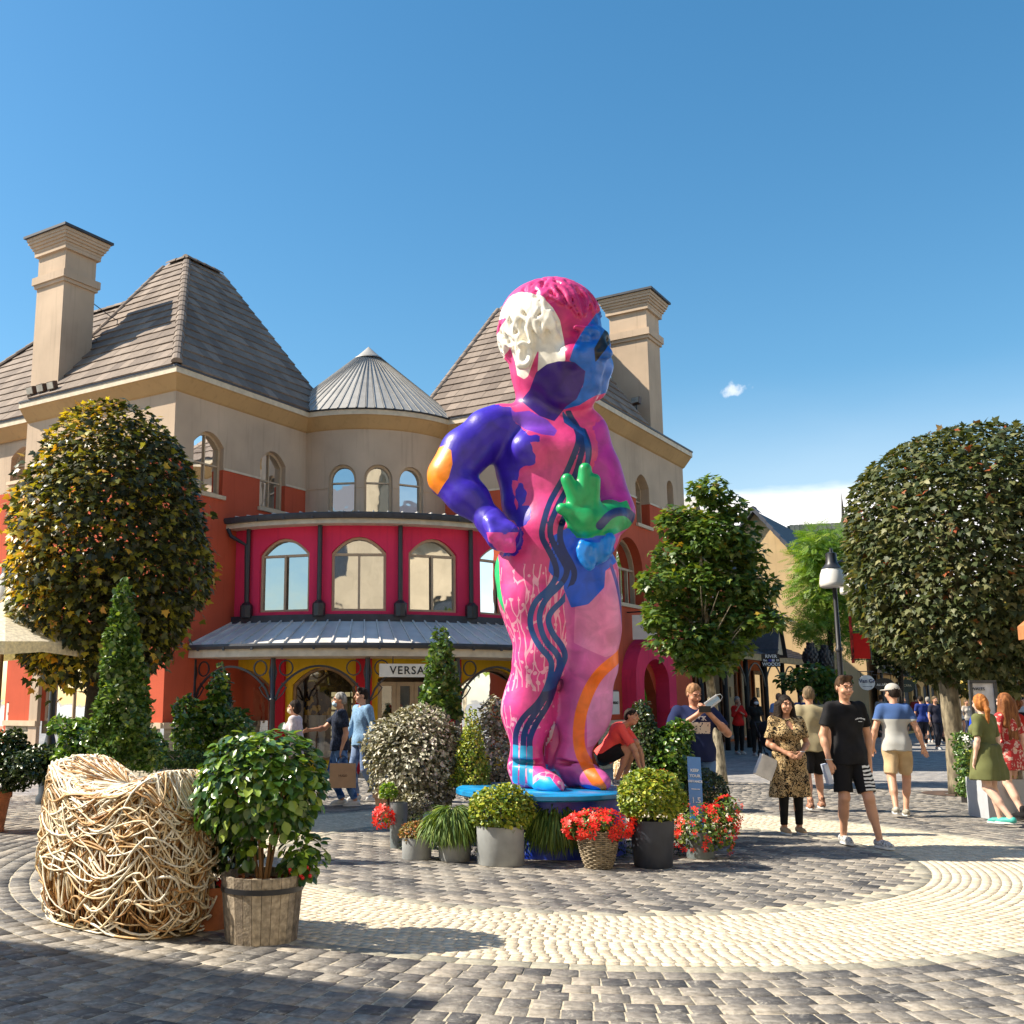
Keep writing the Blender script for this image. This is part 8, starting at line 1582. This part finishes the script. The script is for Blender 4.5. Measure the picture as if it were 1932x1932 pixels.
# background people
def bgp(label,px,ytop,H,Y,yaw,c_top,c_bot,hairc=H_dk,sex='m',bl=1.0,sleeve=.65,skin=SKIN,hs='short',skirt=None,group='people in the far street',**k):
    x=(px-CXP)/F_PX*Y
    bot=dict(m=cloth('b_%d_%d_%d'%tuple(int(v*255) for v in c_bot),c_bot),len=bl) if not skirt else dict(m=c_bot if not isinstance(c_bot,tuple) else cloth('b_%d_%d_%d'%tuple(int(v*255) for v in c_bot),c_bot),skirt=1,zb=skirt,hem=.19,name='skirt')
    tm_=c_top if not isinstance(c_top,tuple) else cloth('t_%d_%d_%d'%tuple(int(v*255) for v in c_top),c_top)
    return person(label,(x,Y,0),H,yaw,sex=sex,top=dict(m=tm_,zb=.86 if not skirt else .97,sleeve=sleeve,e=.024),bottom=bot,hair=dict(style=hs,m=hairc),shoes=dict(m=wht),skin=skin,h=.022,group=group,**k)
bgp('woman in a bright red top and black trousers holding a white mask to her face',1381,0,1.72,33,.3,(.60,.02,.015),(.014,.013,.014),H_gr,'f',1.95,1.5,group=None,abs=True,elbL=(-.22,-.08,1.18),wrL=(-.08,-.18,1.45),elbR=(.24,-.08,1.17),wrR=(.02,-.2,1.25))
r,i12=bgp('person in dark clothes with a white face mask carrying a pale bag',1414,0,1.70,32,.1,(.02,.02,.018),(.02,.02,.02),H_dk,'f',1.9,.7,SKIN3,'long',group=None)
for o in r.children:
    pass
p=W_(i12,i12['wR'])+np.array([-.02,-.1,-.08]); bag('pale shopping bag held by the masked person in dark clothes',p,(.34,.12,.36),mat('bag_pale2',(.40,.42,.38),.6),.2)
q=MB(); q.ball((0,0,0),(.075,.03,.05),10,6); q.v=[tuple(np.array(v)+np.array(i12['HP']((0,-.09,-.055)))) for v in q.v]; q.build('face_mask',MATS['mask_white'],r,smooth=True,world=False)
bgp('bald man in a sky blue T-shirt seen from behind at the veranda',1459,0,1.80,30,rad(165),(.17,.33,.66),(.02,.03,.12),HAIRM('shaved',(.32,.2,.13)),'m',.9,.65,SKIN2,group=None)
bgp('man in a dark shirt partly behind the slim tree trunk by the veranda',1332,0,1.75,27,.2,(.03,.03,.05),(.02,.02,.02),H_br,group=None)
zeb=pattern_mat('grey_print',noise2((.62,.62,.62),(.08,.08,.09),9,.52))
bgp('woman in a black and white patterned dress walking away beside the big trunk',1780,0,1.66,26,rad(175),zeb,zeb,H_br,'f',1,.8,SKIN,'bob',skirt=.60,group=None)
bgp('woman in a bright blue top behind the big maple trunk',1832,0,1.62,22,rad(170),(.012,.06,.55),(.012,.05,.45),HAIRM('fair',(.45,.28,.12)),'f',1,.9,SKIN,'long',skirt=.75,group=None)
r,i13=bgp('curly-haired woman with a red rucksack near the right edge',1897,0,1.64,19.5,rad(160),(.03,.025,.03),(.35,.45,.6),HAIRM('chestnut',(.26,.10,.04)),'f',.7,.6,SKIN,'curly',group=None)
p=W_(i13,i13['up']((0,.17,1.27))); T=thing('red_rucksack','red rucksack on the back of the curly-haired woman','rucksack',tuple(p)); q=SDF(p-.25,p+.25,.012); q.ell(p,(.14,.11,.19),.02); q.ell(p+np.array([0,-.07,-.06]),(.10,.06,.08),.02); V,Q=q.mesh('pack'); link('pack',mesh_np('pack',V,quads=Q,smooth=True),cloth('ruck_red',(.62,.03,.02)),T)
bgp('person in a black and white printed blouse at the right edge',1928,0,1.68,20,rad(-150),zeb,(.05,.05,.06),H_br,'f',1.9,.7,group=None)
crowd=[(1722,38,(.02,.04,.20),(.02,.02,.03),rad(180)),(1735,42,(.03,.10,.45),(.05,.05,.06),rad(180)),(1748,36,(.03,.03,.05),(.03,.03,.04),0),(1760,40,(.02,.02,.02),(.02,.02,.02),rad(180)),(1690,45,(.06,.06,.10),(.10,.09,.08),0),(1668,40,(.10,.16,.30),(.05,.05,.07),0),(1648,44,(.35,.33,.30),(.05,.05,.05),rad(180)),(1806,44,(.5,.45,.4),(.05,.06,.12),0),(1870,38,(.6,.55,.5),(.06,.06,.08),rad(180)),(1912,34,(.45,.44,.42),(.03,.03,.05),0),(1888,46,(.6,.1,.08),(.05,.05,.06),0),(1770,55,(.2,.2,.22),(.04,.04,.05),0),(1712,52,(.4,.05,.04),(.04,.04,.05),rad(180)),(1850,52,(.5,.5,.5),(.04,.05,.1),0),(1500,36,(.05,.10,.35),(.03,.03,.04),rad(180)),(1630,50,(.25,.2,.15),(.05,.05,.06),0)]
cn=['navy top','royal blue shirt','charcoal jacket','black outfit','slate grey top','denim blue shirt','stone grey top','beige top','cream blouse','light grey top','brick red top','grey T-shirt','maroon top','pale grey shirt','cobalt blue shirt','brown jumper']
loc_=['beside the walking man in the cap','left of the dark street tree','in front of the far tree','just left of the patterned dress','under the oval signs','below the ochre facade','farthest left below the oval signs','right of the big trunk','below the notice board','between the curly woman and the right edge','far behind the long-haired woman','deep in the street left of the trunk','deep in the street by the far tree','deep in the street right of the trunk','below the pine cone finials','far down the ochre terrace']
for (px,Y,ct,cb,yw),n1,n2 in zip(crowd,cn,loc_): bgp('distant %s %s in a %s'%('shopper',n2,n1),px,0,random.uniform(1.6,1.84),Y,yw+random.uniform(-.4,.4),ct,cb,random.choice([H_dk,H_br,H_bl,H_gr]),random.choice('mf'),random.choice([1.9,.9]),.7,kneeL=(-.09,-.10,.50),ankL=(-.09,-.05,.09),ankR=(.1,.14,.1),hs=random.choice(['short','short','bob']))
# seated guest cut by the edge
# pushchair near the veranda
x0=(1440-CXP)/F_PX*29; T=thing('pushchair','black pushchair parked beside the man in sky blue','pushchair',(x0,29,0)); q=MB()
for sx in(-.22,.22):
    for yy,rr in((28.75,.11),(29.3,.14)): w_=MB(); w_.tube([(x0+sx,yy+rr*math.cos(a),rr+.01+rr*math.sin(a)) for a in [2*math.pi*i/16 for i in range(17)]],.022,6); w_.build('wheel',mt_blk,T)
    w_=MB(); w_.tube([(x0+sx,28.75,.12),(x0+sx,29.25,.62),(x0+sx,29.6,1.02)],.014,6); w_.build('frame_tube',mt_iron,T)
w_=MB(); w_.tube([(x0-.22,29.6,1.02),(x0+.22,29.6,1.02)],.016,6); w_.build('handle',mt_iron,T)
q=SDF((x0-.4,28.4,.2),(x0+.4,29.8,1.3),.025); q.cap((x0,28.75,.45),(x0,29.2,.55),.20,.22,.1); q.ell((x0,29.2,.85),(.25,.25,.22),.08); V,Q=q.mesh('seat_hood'); link('seat_hood',mesh_np('seat_hood',V,quads=Q,smooth=True),cloth('hood_black',(.02,.02,.025)),T)
# mannequins behind the shop glass
def mann(label,px,H,tm_,bm_,sex='f',z=.30,R=4.45,yawoff=0.,**k):
    s=arc_s(px,R); x,y,_=arcmap(CC,R,aL)(s,0); a=math.atan2(-y,-x)+math.pi/2
    return person(label,(x,y,z),H,a+yawoff,sex=sex,headless=True,name='mannequin',cat='mannequin',skin=PLAS,top=tm_,bottom=bm_,h=.016,group=None,**k)
beig=cloth('beige_silk',(.62,.45,.27)); crm=cloth('cream_trousers',(.62,.56,.44))
mann('headless mannequin in a beige blouse and cream trousers in the left shop window',483,1.82,dict(m=beig,e=.03,zb=.9,sleeve=.7,name='blouse'),dict(m=crm,len=1.97,name='trousers'))
mann('headless mannequin in a black jacket with gold sleeves and white jeans',603,1.86,dict(m=pattern_mat('gold_black',noise2((.02,.02,.03),(.55,.33,.03),6,.54)),e=.03,zb=.92,sleeve=1.9,name='jacket'),dict(m=cloth('white_jeans',(.6,.6,.58)),len=1.97,name='jeans'),'m')
mann('mannequin bust with a patterned black blouse at the entrance, left one of two',727,1.3,dict(m=pattern_mat('gold_black',None),e=.02,zb=.95,sleeve=.7,name='blouse'),None,z=.35,R=4.2)
mann('mannequin bust in a red top at the entrance, right one of two',747,1.38,dict(m=cloth('red_top',(.60,.02,.015)),e=.02,zb=.95,sleeve=.7,name='top'),None,z=.35,R=4.2)
r,im=mann('headless mannequin in a long black dress in the right shop window',889,1.86,dict(m=blk,e=.02,zb=.97,sleeve=.0+.2,name='dress_top'),dict(m=blk,skirt=1,zb=.35,hem=.24,name='dress_skirt'))
# display: lit squares behind the second window
T=thing('window_display','glowing lattice of small pale shelf panels behind the jacket mannequin','display',mpG(arc_s(640,4.2),1,.7)); mD=arcmap(CC,4.15,aL); s0=arc_s(628,4.15); pm=mat('lit_panel',(.75,.66,.42),.6,.3,9,emis=((.9,.75,.4),.35))
for i in range(4):
    for j in range(9):
        if 1<=i<=2 and 5<=j<=7: continue
        q=MB(); ribbon(q,mD,[(s0+.16*i,.55+.15*j),(s0+.16*i+.12,.55+.15*j)],.10,0,.03); q.build('display_panel',pm,T)
